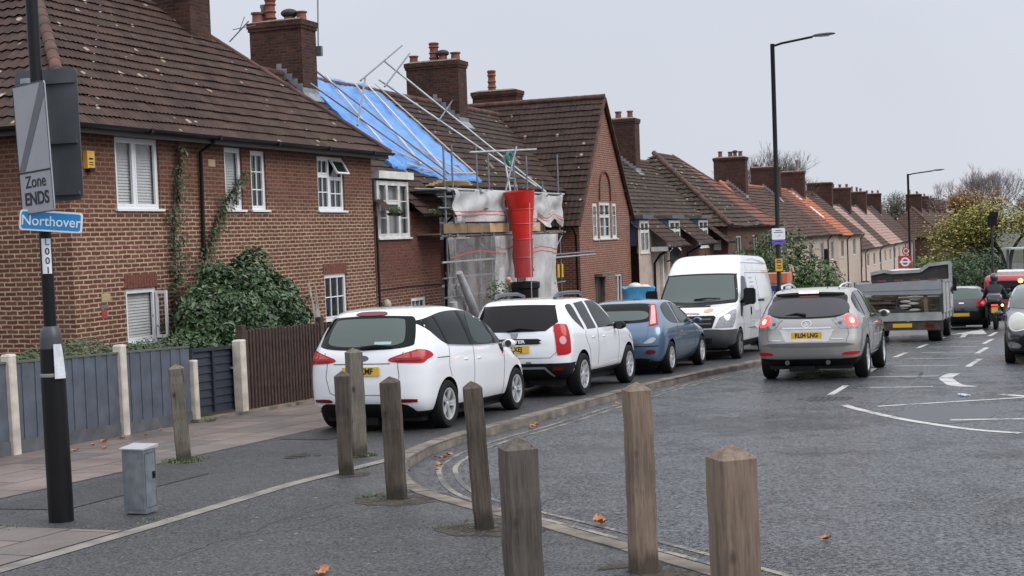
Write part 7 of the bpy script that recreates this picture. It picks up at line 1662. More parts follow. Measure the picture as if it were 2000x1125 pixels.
def car_focus():
    T = place('parked_car', 'steel blue three-door hatchback with tall pale rear lamps, parked in front of the white van', 'car', 8.95, -6.30)
    me = cut_arches(body_mesh('body', SLF, [BLUE, TRIM]), [(0, .32), (2.64, .32)], .37, .90); c = Car(T, me)
    put_wheels(T, mkwheel(.32, .205, 7, RIM, .06), (0, 2.64), .81, .32)
    c.panel('rear_window', CG, [('rear', smooth_poly([(-.64, 1.06), (-.60, 1.22), (-.54, 1.385), (0, 1.405), (.54, 1.385), (.60, 1.22), (.64, 1.06), (0, 1.02)]))], .004)
    c.panel('rear_window', CGL, [('rear', smooth_poly([(-.52, 1.10), (-.50, 1.24), (0, 1.26), (.50, 1.24), (.52, 1.10), (0, 1.07)]))], .009)
    for s, v in ((-1, 'R'), (1, 'L')):
        F_s = (lambda q: q) if s == -1 else mir
        c.panel('side_window', CG, [(v, smooth_poly([(-.12, 1.18), (-.05, 1.32), (.2, 1.39), (.6, 1.41), (1.05, 1.375), (1.5, 1.22), (2.0, .985), (1.2, .965), (.4, .985), (.02, 1.05)]))], .004)
        c.panel('side_window', CGM, [(v, smooth_poly([(.78, 1.02), (1.45, 1.01), (1.2, 1.24), (.76, 1.32)], 3))], .008)
        c.panel('window_pillar', BLUE, [(v, [(.60, .96), (.68, .96), (.60, 1.41), (.52, 1.41)])], .008)
        c.panel('tail_light', LR, [('Q' + v, smooth_poly([(-.02, .965, 1), (.17, .985, 1), (.345, 1.375, 1), (.215, 1.385, 1)], 2))], .010, step=.035)
        c.panel('tail_light', LPK, [('Q' + v, [(.015, .99), (.13, 1.005), (.30, 1.35), (.225, 1.355)])], .016, step=.035)
        c.panel('reflector', LRD, [('Q' + v, smooth_poly([(-.13, .43), (.0, .425), (.04, .46), (.0, .50), (-.12, .50)], 3))], .01)
        c.panel('bumper_corner', flat('lamp_silver', (.45, .48, .52), .15, .5, coat=1.), [('Q' + v, smooth_poly([(-.17, .63), (-.02, .645), (.05, .72), (-.02, .745), (-.13, .68)], 3))], .006)
        c.line(v, [(.52, .95), (.50, .6), (.55, .27)]); c.line(v, [(1.98, .95), (2.02, .7), (2.0, .27)]); c.line(v, [(.1, .83), (1.9, .80)], .006); handle(T, .82, .908, .80, BLUE, s); mirror(T, 1.85, 1.0, .99, BLUE, s)
        c.line(v, [(.40, .25), (2.2, .25)], .03, mat=BLUE)
    c.line('rear', [(-.6, 1.0), (-.62, .85), (-.56, .66), (-.5, .62), (.5, .62), (.56, .66), (.62, .85), (.6, 1.0)]); c.line('rear', [(-.8, .575), (.8, .575)], .02, mat=TRIM)
    c.panel('rear_valance', TRIM, [('rear', smooth_poly([(-.7, .28), (-.5, .34), (.5, .34), (.7, .28), (.66, .19), (-.66, .19)], 3))], .006)
    rear_plate(c, '', 0, .74, .52)
    m = MB(); p, _ = c.hit('rear', 0, 1.05, .03); m.path([(p.x, .1, 1.045), (p.x + .02, -.15, 1.07), (p.x + .05, -.36, 1.05)], [.026, .014, .007], 8); T.part('rear_wiper', m, TRIM, smooth=60)
    c.panel('windscreen', CG, [('front', smooth_poly([(-.70, 1.05), (-.58, 1.34), (-.4, 1.39), (.4, 1.39), (.58, 1.34), (.70, 1.05), (0, 1.0)]))], .004)
    for s in (-1, 1): c.panel('headlight', LC, [('front', (lambda q: q if s == -1 else mir(q))(smooth_poly([(-.84, .62), (-.84, .82), (-.55, .76), (-.5, .64)])))], .006)
    tailpipe_bits(T, -.45, 3.1, .6, .13)
car_focus()
# ---- 4: silver SUV braking on the road
SILV = paint('silver_paint', (.35, .34, .32), .6, .34)
SLL = [(.27, -.75, 3.25, .76, .3, 4, .4, 4), (.38, -.96, 3.48, .86, .36, 3.6, .5, 3.6), (.52, -1.02, 3.58, .905, .45, 3.2, .6, 3), (.66, -1.03, 3.6, .922, .48, 3.1, .7, 2.8), (.82, -.99, 3.55, .925, .48, 3.1, .8, 2.6), (.95, -.965, 3.35, .917, .5, 3.1, .9, 2.5), (1.04, -.935, 2.95, .90, .5, 3.1, .9, 2.5), (1.12, -.89, 2.5, .878, .5, 3.1, .7, 2.8),
       (1.26, -.77, 2.18, .82, .5, 3.2, .5, 3), (1.40, -.63, 1.9, .755, .5, 3.2, .5, 3), (1.52, -.50, 1.62, .69, .5, 3.2, .5, 3), (1.59, -.34, 1.3, .61, .55, 3, .5, 2.6), (1.62, 0, .95, .44, .4, 2.5, .4, 2.5), (1.628, .35, .65, .12, .08, 2, .08, 2)]
def car_lexus():
    T = place('silver_suv', 'silver SUV braking on the road with both red brake lamps glowing, plate RL04 LNG', 'car', 8.65, -10.06, off=-.1); T.o.scale = (1.05, 1.05, 1.05)
    me = cut_arches(body_mesh('body', SLL, [SILV, TRIM]), [(0, .36), (2.715, .36)], .415, .915); c = Car(T, me)
    put_wheels(T, mkwheel(.36, .225, 10, RIM, .035), (0, 2.715), .815, .36)
    c.panel('rear_window', CGD, [('rear', smooth_poly([(-.71, 1.16, 1), (-.66, 1.34), (-.58, 1.50), (0, 1.525), (.58, 1.50), (.66, 1.34), (.71, 1.16, 1), (.5, 1.10), (0, 1.085), (-.5, 1.10)], 4))], .005)
    c.panel('rear_window', glass_mat('suv_glass', (.045, .043, .050), 0.), [('rear', smooth_poly([(-.66, 1.165), (-.58, 1.40), (0, 1.435), (.58, 1.40), (.66, 1.165), (0, 1.11)], 5))], .010)
    sp = MB(); K = 12; V = []
    for i in range(K + 1):
        y = -.60 + 1.2 * i / K; p, _ = c.hit('rear', y, 1.525 - .02 * abs(y), .0); V += [(p.x - .02, y, 1.50 - .05 * y * y), (p.x - .075, y, 1.545 - .06 * y * y), (p.x + .06, y, 1.60 - .08 * y * y)]
    sp.add(V, [(3 * i, 3 * i + 3, 3 * i + 4, 3 * i + 1) for i in range(K)] + [(3 * i + 1, 3 * i + 4, 3 * i + 5, 3 * i + 2) for i in range(K)]); T.part('spoiler', sp, SILV, smooth=60)
    m = MB(); p, _ = c.hit('rear', 0, 1.53, 0); m.box(p.x - .085, p.x - .06, -.17, .17, 1.525, 1.565); T.part('brake_light', m, LITW)
    for s, v in ((-1, 'R'), (1, 'L')):
        F_s = (lambda q: q) if s == -1 else mir
        c.panel('side_window', CG, [(v, smooth_poly([(-.50, 1.22), (-.40, 1.40), (-.15, 1.50), (.4, 1.545), (.9, 1.53), (1.35, 1.42), (1.8, 1.22), (2.15, 1.07), (1.2, 1.055), (.3, 1.08), (-.3, 1.15)]))], .004)
        [c.panel('window_pillar', TRIM, [(v, q)], .008) for q in ([(-.02, 1.10), (.03, 1.10), (-.05, 1.52), (-.10, 1.515)], [(.85, 1.06), (.94, 1.06), (.86, 1.54), (.77, 1.545)])]; c.line(v, spline([(-.3, 1.14), (.3, 1.07), (1.2, 1.045), (2.15, 1.06)], 3), .012, .006, CHR, 'window_trim')
        c.panel('tail_light', LC, [('Q' + v, smooth_poly([(-.345, 1.075, 1), (-.28, .935), (-.24, .91, 1), (.08, .90, 1), (.13, .96), (.14, 1.03), (.02, 1.15), (-.06, 1.165, 1), (-.18, 1.12)], 3))], .010, step=.035)
        c.panel('tail_light', LITR, [('Q' + v, smooth_poly([(-.13, 1.11), (-.15, 1.03), (-.11, .96), (.03, .95), (.08, 1.03), (.03, 1.10), (-.05, 1.135)], 3))], .016, step=.035)
        c.panel('tail_light', LITW, [('Q' + v, [(-.04 + .042 * math.cos(i / 12 * 6.283), 1.04 + .046 * math.sin(i / 12 * 6.283)) for i in range(12)])], .021, step=.035)
        c.panel('lamp_lens_ring', GAP, [('Q' + v, [(-.24 + .028 * math.cos(i / 12 * 6.283), 1.0 + .028 * math.sin(i / 12 * 6.283)) for i in range(12)])], .016, step=.035)
        c.panel('reflector', LR, [('Q' + v, smooth_poly([(-.26, .46), (-.05, .455), (.05, .47), (.04, .51), (-.22, .505)], 3))], .012)
        c.line(v, [(.25, 1.05), (.22, .85), (.40, .62), (.46, .34)]); c.line(v, [(.88, 1.04), (.88, .34)]); c.line(v, [(2.0, 1.04), (2.05, .8), (2.02, .36)]); c.line(v, [(.45, .38), (2.2, .38)], .02, .004, flat('sill_chrome', (.45, .45, .46), .3, .6), 'sill_trim')
        handle(T, .50, .918, .93, SILV, s); handle(T, 1.12, .92, .91, SILV, s); mirror(T, 1.93, 1.02, 1.08, SILV, s, 1.15)
        m = MB(); m.path([(-.35, s * .50, 1.60), (-.2, s * .53, 1.66), (.4, s * .55, 1.685), (1.0, s * .54, 1.67), (1.25, s * .52, 1.61)], .018, 8); T.part('roof_rail', m, RIM, smooth=60)
    c.line('rear', [(-.68, 1.12), (-.70, .8), (-.66, .68)]); c.line('rear', [(.68, 1.12), (.70, .8), (.66, .68)])
    c.panel('bumper_step', flat('step_grey', (.10, .10, .105), .55), [('rear', smooth_poly([(-.62, .60), (-.66, .665), (.66, .665), (.62, .60)], 2))], .010)
    c.panel('plate_recess', flat('recess_silver', (.52, .51, .48), .3, .5, coat=.5), [('rear', smooth_poly([(-.36, .69, 1), (-.44, .86), (-.40, .905), (.40, .905), (.44, .86), (.36, .69, 1)], 3))], .006); c.line('rear', [(-.42, .925), (.42, .925)], .028, .018, CHR, 'chrome_strip')
    c.panel('rear_valance', TRIM, [('rear', [(-.62, .39), (.62, .39), (.60, .28), (-.60, .28)]), ('QR', [(-.28, .39), (-.05, .405), (.33, .44), (.28, .28), (-.24, .28)]), ('QL', [(-.28, .39), (-.05, .405), (.33, .44), (.28, .28), (-.24, .28)])], .008, step=.04)
    o = c.panel('badge', CHR, [('rear', q) for q in strips([(.085 * math.cos(i / 16 * 6.283), 1.0 + .055 * math.sin(i / 16 * 6.283)) for i in range(17)], .012)] + [('rear', [(-.03, .97), (.04, .97), (.04, .985), (-.015, .985), (.03, 1.035), (.01, 1.035)])], .012)
    c.line('rear', [(-.62, .73), (-.42, .735)], .014, .012, CHR, 'model_script'); c.line('rear', [(.44, .715), (.66, .72)], .014, .012, CHR, 'model_script')
    rear_plate(c, 'RL04 LNG', 0, .80, .52, sx=.86)
    m = MB(); p, _ = c.hit('rear', 0, 1.14, .03); m.path([(p.x, .02, 1.15), (p.x + .02, .18, 1.18), (p.x + .04, .42, 1.135)], [.03, .018, .008], 8); T.part('rear_wiper', m, TRIM, smooth=60)
    m = MB(); m.path([(.0, -.25, 1.61), (-.06, -.25, 1.80)], .008, 6); T.part('aerial', m, TRIM)
    c.panel('windscreen', CG, [('front', smooth_poly([(-.70, 1.14), (-.60, 1.46), (-.4, 1.53), (.4, 1.53), (.60, 1.46), (.70, 1.14), (0, 1.1)]))], .004)
    m = MB(); m.lathe([(.035, 0), (.035, .12), (.028, .12), (.028, 0)], c=(-1.0, 0, 0), axis='x', n=12); 
    for y in (-.35, .35): q = MB(); q.cyl((-.98, y, .33), (-.8, y, .33), .04, n=12); T.part('exhaust', q, flat('exhaust_steel', (.12, .11, .10), .4, .6), smooth=40)
    tailpipe_bits(T, -.7, 3.0, .62, .2); m = MB(); m.cyl((.0, -.75, .36), (.0, .75, .36), .05, n=10); T.part('axle', m, TRIM)
car_lexus()
# ---- 5: high-roof white van facing the camera
WHV = paint('van_white_paint', (.75, .765, .79))
SLV = [(.28, -1.1, 4.05, .86, .12, 6, .5, 3.6), (.40, -1.2, 4.20, .95, .14, 6, .55, 3.3), (.60, -1.2, 4.25, .98, .14, 6, .6, 3.1), (.85, -1.2, 4.22, .99, .14, 6, .6, 3.0), (1.05, -1.2, 4.12, .99, .14, 6, .6, 3.0), (1.19, -1.2, 3.86, .985, .14, 6, .6, 3.0), (1.29, -1.2, 3.50, .98, .14, 6, .5, 3.4), (1.42, -1.19, 3.33, .965, .14, 6, .45, 3.6),
       (1.70, -1.175, 3.08, .925, .14, 6, .4, 3.8), (1.95, -1.15, 2.86, .885, .14, 6, .4, 3.8), (2.15, -1.12, 2.66, .85, .16, 5.5, .42, 3.6), (2.32, -1.07, 2.46, .80, .2, 5, .5, 3.2), (2.41, -.95, 2.2, .70, .3, 4, .6, 2.8), (2.44, -.6, 1.8, .50, .4, 3, .6, 2.5), (2.45, 0, 1.2, .15, .1, 2, .1, 2)]
def van():
    T = place('white_van', 'white high-roof panel van with black bumper, parked facing the camera', 'van', 17.05, -6.62, rot=math.pi, group=None)
    me = cut_arches(body_mesh('body', SLV, [WHV, TRIM], bow=.012), [(0, .345), (3.30, .345)], .40, .98); c = Car(T, me)
    W_ = mkwheel(.345, .215, 6, flat('steel_wheel', (.16, .165, .17), .5, .4), .08); ws = put_wheels(T, W_, (0, 3.30), .88, .345)
    c.panel('windscreen', CGL, [('front', smooth_poly([(-.84, 1.36, 1), (-.86, 1.42), (-.775, 1.86), (-.72, 1.925), (0, 1.945), (.72, 1.925), (.775, 1.86), (.86, 1.42), (.84, 1.36, 1), (0, 1.31)], 5))], .010)
    c.panel('windscreen_surround', TRIM, [('front', smooth_poly([(-.90, 1.29, 1), (-.92, 1.42), (-.83, 1.90), (-.76, 1.965), (0, 1.985), (.76, 1.965), (.83, 1.90), (.92, 1.42), (.90, 1.29, 1), (0, 1.24)], 5))], .005)
    for s in (-1, 1):
        m = MB(); p, _ = c.hit('front', s * .05, 1.36, .03); q, _ = c.hit('front', s * .05 + .5 , 1.38, .03); m.path([p + Vector((0, .35 if s < 0 else 0, 0)) * 0, p.lerp(q, .5) + Vector((.02, 0, .02)), q], [.022, .014, .01], 6); T.part('wiper', m, TRIM)
    for s, v in ((-1, 'R'), (1, 'L')):
        F_s = (lambda q: q) if s == -1 else mir
        fq = 'F' + v; cc = lambda x, y: (x - y) * Q      # x forward minus |y|: position round the front corner
        c.panel('headlight', LC, [(fq, smooth_poly([(cc(4.17, .55), .745, 1), (cc(3.93, .94), .745, 1), (cc(3.72, .96), .98), (cc(3.62, .97), 1.145, 1), (cc(3.80, .88), 1.12), (cc(4.05, .62), .97, 1)], 3))], .010, step=.035)
        c.panel('door_window', CG, [(v, smooth_poly([(3.10, 1.32, 1), (2.82, 1.60), (2.58, 1.88), (2.35, 1.90, 1), (2.18, 1.88, 1), (2.16, 1.22, 1), (2.9, 1.20, 1)], 3))], .006)
        c.line(v, [(2.10, 1.98), (2.05, 1.2), (2.08, .45)]); c.line(v, [(3.15, 1.3), (3.05, 1.0), (2.9, .9), (2.85, .45)]); c.line(v, [(2.08, 1.98), (-1.1, 1.98)], .012); c.line(v, [(.85, 1.9), (.82, .45)]); c.line(v, [(2.0, .62), (.45, .62)], .02, mat=flat('grey_moulding', (.30, .31, .32), .5)); c.line(v, [(1.0, 1.30), (.2, 1.30)], .05, .008, TRIM, 'door_track')
        c.line(v, [(2.3, 2.22), (-1.05, 2.22)], .012)
        c.panel('roof_panel', flat('van_panel_shade', (.68, .69, .71), .4), [(v, [(1.9, 2.04), (-.9, 2.04), (-.9, 2.18), (1.9, 2.18)])], .004)
        for i, w_ in enumerate((.34, .42, .40, .46, .50, .30)):
            x = 1.75; z = 1.86 - i * .105; c.line(v, [(x, z), (x - w_ * 1.15, z)], .034, .006, flat('faded_grey_print', (.42, .43, .45), .5), 'sign_writing')
        c.line(v, [(1.70, .95), (1.70, .78)], .03, .006, flat('pale_green_print', (.40, .52, .40), .5), 'sign_writing'); c.line(v, [(1.62, .80), (1.1, .80)], .03, .006, flat('pale_green_print', (.40, .52, .40), .5), 'sign_writing')
        m = MB(); m.box(2.93, 3.12, s * 1.06 - .02 if s > 0 else -1.30, s * 1.30 if s > 0 else -1.04, 1.24, 1.62); m.beam((2.98, s * .92, 1.30), (3.02, s * 1.08, 1.32), .09, .07); me_ = m.mesh('mirror', [TRIM]); bm = bmesh.new(); bm.from_mesh(me_); bmesh.ops.bevel(bm, geom=bm.edges[:], offset=.03, segments=2, affect='EDGES'); bm.to_mesh(me_); bm.free(); T.part('mirror', me_, None, smooth=50)
        m = MB(); m.box(1.95, 2.03, s * .99 - .015, s * .99 + .015, .98, 1.16); T.part('door_handle', m, TRIM)
        c.panel('door_corner', TRIM, [(v, [(3.15, 1.34), (2.93, 1.20), (3.08, .96), (3.22, 1.0)])], .007)
        m = MB(); m.lathe([(.40, -.02), (.43, -.02), (.43, .02), (.40, .02)], c=(3.3, s * .99, .345), axis='y', n=36, closed=True)
    c.panel('bumper', flat('bumper_grey', (.050, .050, .054), .6, noise=.2), [('front', smooth_poly([(-.97, .36), (-.985, .68, 1), (-.55, .715, 1), (.55, .715, 1), (.985, .68, 1), (.97, .36), (.8, .30), (-.8, .30)], 3)), ('R', [(3.78, .38), (4.3, .33), (4.3, .70), (3.66, .70)]), ('L', [(3.78, .38), (4.3, .33), (4.3, .70), (3.66, .70)])], .018)
    c.panel('grille', TRIM, [('front', [(-.52, .74), (.52, .74), (.60, .98), (.55, 1.02), (-.55, 1.02), (-.60, .98)])], .008); c.line('front', [(-.5, .84), (.5, .84)], .03, .016, flat('grille_bar', (.10, .10, .105), .4), 'grille_bar'); c.line('front', [(-.5, .94), (.5, .94)], .03, .016, flat('grille_bar', (.10, .10, .105), .4), 'grille_bar')
    c.panel('lower_intake', PB, [('front', [(-.5, .40), (.5, .40), (.52, .52), (-.52, .52)])], .022); c.line('front', [(-.40, 1.225), (.40, 1.225)], .028, .008, TRIM, 'bonnet_vent')
    c.panel('bonnet_sticker', flat('pink_print', (.55, .25, .42), .5), [('front', [(-.28, 1.07), (.22, 1.05), (.22, 1.08), (-.28, 1.10)])], .012); c.panel('bonnet_sticker', flat('peach_print', (.60, .36, .22), .5), [('front', smooth_poly([(.30, 1.12), (.42, 1.18), (.52, 1.14), (.40, 1.08)], 3))], .012)
    m = MB(); m.path([(2.3, 0, 2.42), (2.2, 0, 2.56)], .012, 6); T.part('aerial', m, TRIM)
    for s in (-1, 1): c.line('front', [(s * .93, 1.25), (s * .6, 1.03)], .008)
    tailpipe_bits(T, -1.0, 3.9, .66, .22)
van()
# ---- 6: dark hatchback farther up, and 7: dark oncoming car at the right edge
DARK = paint('black_blue_paint', (.018, .020, .026), .3, .3)
SLH = [tuple([s_[0] * .975] + [s_[1] * .93, s_[2] * .88 , s_[3] * .90] + list(s_[4:])) for s_ in SLF]
def car_small():
    T = place('dark_hatchback', 'small dark hatchback queuing beyond the tipper truck, with a painted pale roof reflection', 'car', 31.2, -11.65, off=-.1)
    me = cut_arches(body_mesh('body', SLH, [DARK, TRIM], sub=3), [(0, .30), (2.35, .30)], .345, .81); c = Car(T, me); put_wheels(T, mkwheel(.30, .19, 7, RIM, .06), (0, 2.35), .72, .30)
    c.panel('rear_window', CGL, [('rear', smooth_poly([(-.56, 1.03), (-.50, 1.30), (0, 1.345), (.50, 1.30), (.56, 1.03), (0, .99)]))], .006)
    for s, v in ((-1, 'R'), (1, 'L')):
        F_s = (lambda q: q) if s == -1 else mir
        c.panel('side_window', CG, [(v, smooth_poly([(-.1, 1.14), (.2, 1.34), (.6, 1.36), (1.0, 1.32), (1.75, .97), (.4, .98)]))], .005)
        c.panel('tail_light', LR, [('rear', F_s(smooth_poly([(-.80, .80), (-.80, .98), (-.62, 1.0), (-.48, .86), (-.56, .78)], 3))), (v, smooth_poly([(-.7, .8), (-.65, 1.0), (-.35, .98), (-.45, .82)], 3))], .01)
        mirror(T, 1.6, .9, .97, DARK, s)
    c.panel('bumper', TRIM, [('rear', smooth_poly([(-.8, .28), (-.82, .58), (.82, .58), (.8, .28)], 3))], .01); c.panel('badge', CHR, [('rear', [(-.08, .86), (.08, .86), (.08, .90), (-.08, .90)])], .01)
    c.panel('roof_reflection', flat('painted_reflection_silver', (.4, .42, .45), .3, .5), [('rear', smooth_poly([(-.46, 1.345), (0, 1.375), (.46, 1.345), (.42, 1.40), (0, 1.43), (-.42, 1.40)], 3))], .012)  # silver reflection on the dark roof, painted as a pale strip
    rear_plate(c, '', 0, .50, .50)
    tailpipe_bits(T, -.4, 2.6, .55, .13)
car_small()
def car_oncoming():
    T = place('oncoming_car', 'dark oncoming car cut off by the right edge, with one large oval headlamp showing', 'car', 14.75, -14.22, rot=math.pi, off=-.1)
    me = cut_arches(body_mesh('body', SLB, [DARK, TRIM]), [(0, .31), (2.49, .31)], .35, .86); c = Car(T, me); put_wheels(T, mkwheel(.31, .20, 7, RIM, .06), (0, 2.49), .775, .31)
    c.panel('windscreen', CGL, [('front', smooth_poly([(-.76, 1.12, 1), (-.70, 1.35), (-.60, 1.49), (0, 1.53), (.60, 1.49), (.70, 1.35), (.76, 1.12, 1), (0, 1.08)], 4))], .006); c.line('front', [(-.78, 1.12), (-.74, 1.32), (-.64, 1.50)], .03, .009, RIM, 'pillar_trim')
    for s, v in ((-1, 'R'), (1, 'L')):
        F_s = (lambda q: q) if s == -1 else mir
        fq = 'F' + v; cc = lambda x, y: (x - y) * Q; hp = smooth_poly([(cc(3.24, .42), .74), (cc(3.16, .46), .86), (cc(2.85, .66), .975), (cc(2.55, .82), 1.02), (cc(2.66, .85), .88), (cc(2.95, .80), .72), (cc(3.12, .66), .66)], 4)
        c.panel('headlight', flat('headlamp_rim', (.62, .62, .6), .2, .3), [(fq, hp)], .010, step=.035); hc = (sum(p[0] for p in hp) / len(hp), sum(p[1] for p in hp) / len(hp))
        c.panel('headlight_lens', flat('headlamp_milky', (.34, .33, .29), .2, coat=1.), [(fq, [(hc[0] + (p[0] - hc[0]) * .86, hc[1] + (p[1] - hc[1]) * .84) for p in hp])], .016, step=.035)
        c.panel('fog_lamp', LC, [('front', F_s(smooth_poly([(-.78, .36), (-.74, .46), (-.55, .40), (-.6, .33)], 3)))], .012)
        c.panel('side_window', CG, [(v, smooth_poly([(-.42, 1.37), (.2, 1.50), (.75, 1.515), (1.15, 1.475), (1.55, 1.34), (2.0, 1.05), (.9, 1.03), (-.12, 1.16)]))], .004); mirror(T, 1.93, .98, 1.0, DARK, s, fx=1)
    c.panel('grille', TRIM, [('front', smooth_poly([(-.5, .32), (-.46, .62), (.46, .62), (.5, .32)], 3))], .008); c.line('front', [(-.44, .60), (-.12, .35)], .035, .016, CHR, 'grille_bar'); c.line('front', [(.44, .60), (.12, .35)], .035, .016, CHR, 'grille_bar')
    rear_plate(c, '', 0, .47, .50, mat=PW, view='front'); tailpipe_bits(T, -.45, 2.9, .6, .13)
car_oncoming()
# ---- 8: caged tipper truck
def truck():
    T = place('tipper_truck', 'dirty white tipper truck with high open body, stopped ahead of the silver SUV', 'truck', 22.1, -10.38, rot=RAD(-1.5), off=-.1)
    GW = flat('dirty_white_paint', (.31, .32, .31), .6, noise=.25, nscale=3); DG = flat('dirt_brown', (.06, .05, .04), .9, noise=.4); DK = flat('dark_steel', (.035, .034, .033), .6, noise=.3); LD = flat('load_timber', (.15, .12, .09), .9, noise=.5, nscale=4)
    hw = 1.16
    m = MB(); m.box(0, 3.2, -hw, hw, .62, .80); T.part('bed', m, GW)
    m = MB(); m.box(-.05, 0, -hw, hw, .60, .83); T.part('lower_rail', m, GW)
    m = MB(); m.add([(-.06, -hw, 1.32), (-.06, hw, 1.36), (-.06, hw, 1.66), (-.06, -hw, 1.74), (.0, -hw, 1.32), (.0, hw, 1.36), (.0, hw, 1.66), (.0, -hw, 1.74)], [(0, 3, 2, 1), (4, 5, 6, 7), (0, 1, 5, 4), (1, 2, 6, 5), (2, 3, 7, 6), (3, 0, 4, 7)]); m.box(-.075, -.06, -hw, hw, 1.46, 1.475); T.part('tailgate', m, flat('tailgate_grey', (.27, .285, .295), .55, noise=.12, nscale=2))
    m = MB(); 
    for i in range(5): m.box(-.07, .02, -hw + .1 + i * .46, -hw + .32 + i * .46, 1.72, 1.765)
    T.part('top_markers', m, flat('dull_red', (.20, .05, .045), .7))
    for s in (-1, 1):
        m = MB(); m.box(0, 3.2, s * hw - .03, s * hw + .03, .80, 1.72); T.part('side_board', m, GW)
        m = MB()
        for x in (0.0, 1.0, 2.1, 3.15): m.box(x, x + .07, s * (hw + .03) - .02, s * (hw + .03) + .02, .6, 1.74)
        m.box(0, 3.2, s * (hw + .03) - .021, s * (hw + .03) + .021, 1.66, 1.73); T.part('side_frame', m, flat('frame_grey', (.22, .23, .23), .6, noise=.2))
        m = MB(); m.box(-.04, 0, s * hw - .05, s * hw + .05, .8, 1.34); T.part('rear_post', m, DK)
    m = MB(); rnd = random.Random(3)
    for i in range(16): y = -1.0 + rnd.random() * 1.8; z = .84 + i * .03; m.beam((.15 + rnd.random() * .2, y - .5, z), (.3 + rnd.random() * .3, y + .5, z + rnd.uniform(-.03, .05)), .12, .03)
    m.box(.5, 2.9, -1.05, 1.05, .81, 1.25); m.beam((.12, -.75, .82), (.12, -.72, 1.32), .22, .10, up=(0, 1, 0)); T.part('load', m, LD)
    m = MB()
    for i in range(7): m.ball((.1 + rnd.random() * .1, -.45 + rnd.random() * .35, .90 + i * .06), .06, .16, .04, 8, 5)
    T.part('rubble_sacks', m, flat('sack_white', (.45, .43, .38), .9, noise=.3), smooth=60)
    m = MB(); m.beam((.08, .1, .85), (.1, .02, 1.34), .03); m.add([(.07, -.25, .83), (.07, .28, .83), (.07, .02, 1.02)], [(0, 1, 2)]); T.part('broom', m, DK)
    m = MB(); m.box(-.02, .06, -hw, hw, .34, .58); m.box(.1, 4.6, -.45, -.3, .42, .62); m.box(.1, 4.6, .3, .45, .42, .62); T.part('chassis', m, DG)
    m = MB(); m.box(-.035, -.02, -.35, .17, .42, .53); pl = T.part('number_plate', m, PY);
    for y in (-.95, .8): m = MB(); m.box(-.035, -.02, y, y + .22, .42, .52); T.part('tail_light', m, LRD)
    W_ = mkwheel(.36, .36, 6, DK, .08)
    put_wheels(T, W_, (.75,), .90, .36); W2 = mkwheel(.36, .22, 6, DK, .08); put_wheels(T, W2, (4.1,), .92, .36)
    for y in (-hw, .72): m = MB(); m.box(.25, .29, y, y + .44, .30, .62); T.part('mudguard', m, DK)
    # headboard / cab guard
    m = MB(); m.prism([(3.22, hw, .8), (3.22, -hw, .8), (3.22, -hw, 2.20), (3.22, -hw + .62, 2.16), (3.22, -hw + .9, 1.98), (3.22, .55, 1.98), (3.22, .75, 2.02), (3.22, hw, 1.96)], (.05, 0, 0)); T.part('headboard', m, DK)
    m = MB(); pts = [(3.18, hw, 1.96), (3.18, .75, 2.03), (3.18, .55, 1.98), (3.18, -.3, 2.0), (3.18, -.55, 2.17), (3.18, -hw, 2.22), (3.18, -hw, 1.7)]
    for p, q in zip(pts, pts[1:]): m.beam(p, q, .09, .10)
    T.part('guard_frame', m, GW)
    cab = [(.55, 3.45, 5.15, .88, .12, 6, .4, 4), (.9, 3.4, 5.25, .97, .12, 6, .45, 3.6), (1.15, 3.4, 5.15, .97, .12, 6, .5, 3.4), (1.3, 3.4, 4.85, .96, .12, 6, .4, 3.6), (1.7, 3.42, 4.5, .88, .15, 6, .35, 4), (2.0, 3.5, 4.2, .80, .2, 5, .35, 4), (2.08, 3.7, 4.0, .5, .12, 3, .12, 3)]
    me = body_mesh('cab', cab, [flat('cab_white', (.5, .51, .52), .4, coat=.6), TRIM], sub=3); smooth_by_angle(me, 35); c = Car(T, me); c.o.name = 'cab'
    for v in ('R', 'L'): c.panel('side_window', CG, [(v, smooth_poly([(3.65, 1.9, 1), (4.2, 1.88, 1), (4.6, 1.35, 1), (3.62, 1.32, 1)], 2))], .006)
    for s in (-1, 1): m = MB(); m.box(4.5, 4.56, s * 1.12 - .1, s * 1.12 + .1, 1.35, 1.75); m.beam((4.5, s * .95, 1.5), (4.52, s * 1.08, 1.5), .03); T.part('mirror', m, TRIM)
    m = MB(); m.path([(2.6, -hw - .04, 1.4), (2.9, -hw - .1, 1.55), (3.1, -hw - .04, 1.4), (2.9, -hw - .08, 1.3), (2.6, -hw - .04, 1.4)], .02, 6); T.part('hose', m, TRIM)
    m = MB(); m.box(2.2, 3.1, -hw - .06, -hw + .1, .9, 1.28); T.part('side_locker', m, flat('locker_grey', (.35, .35, .34), .6, noise=.3))
truck()
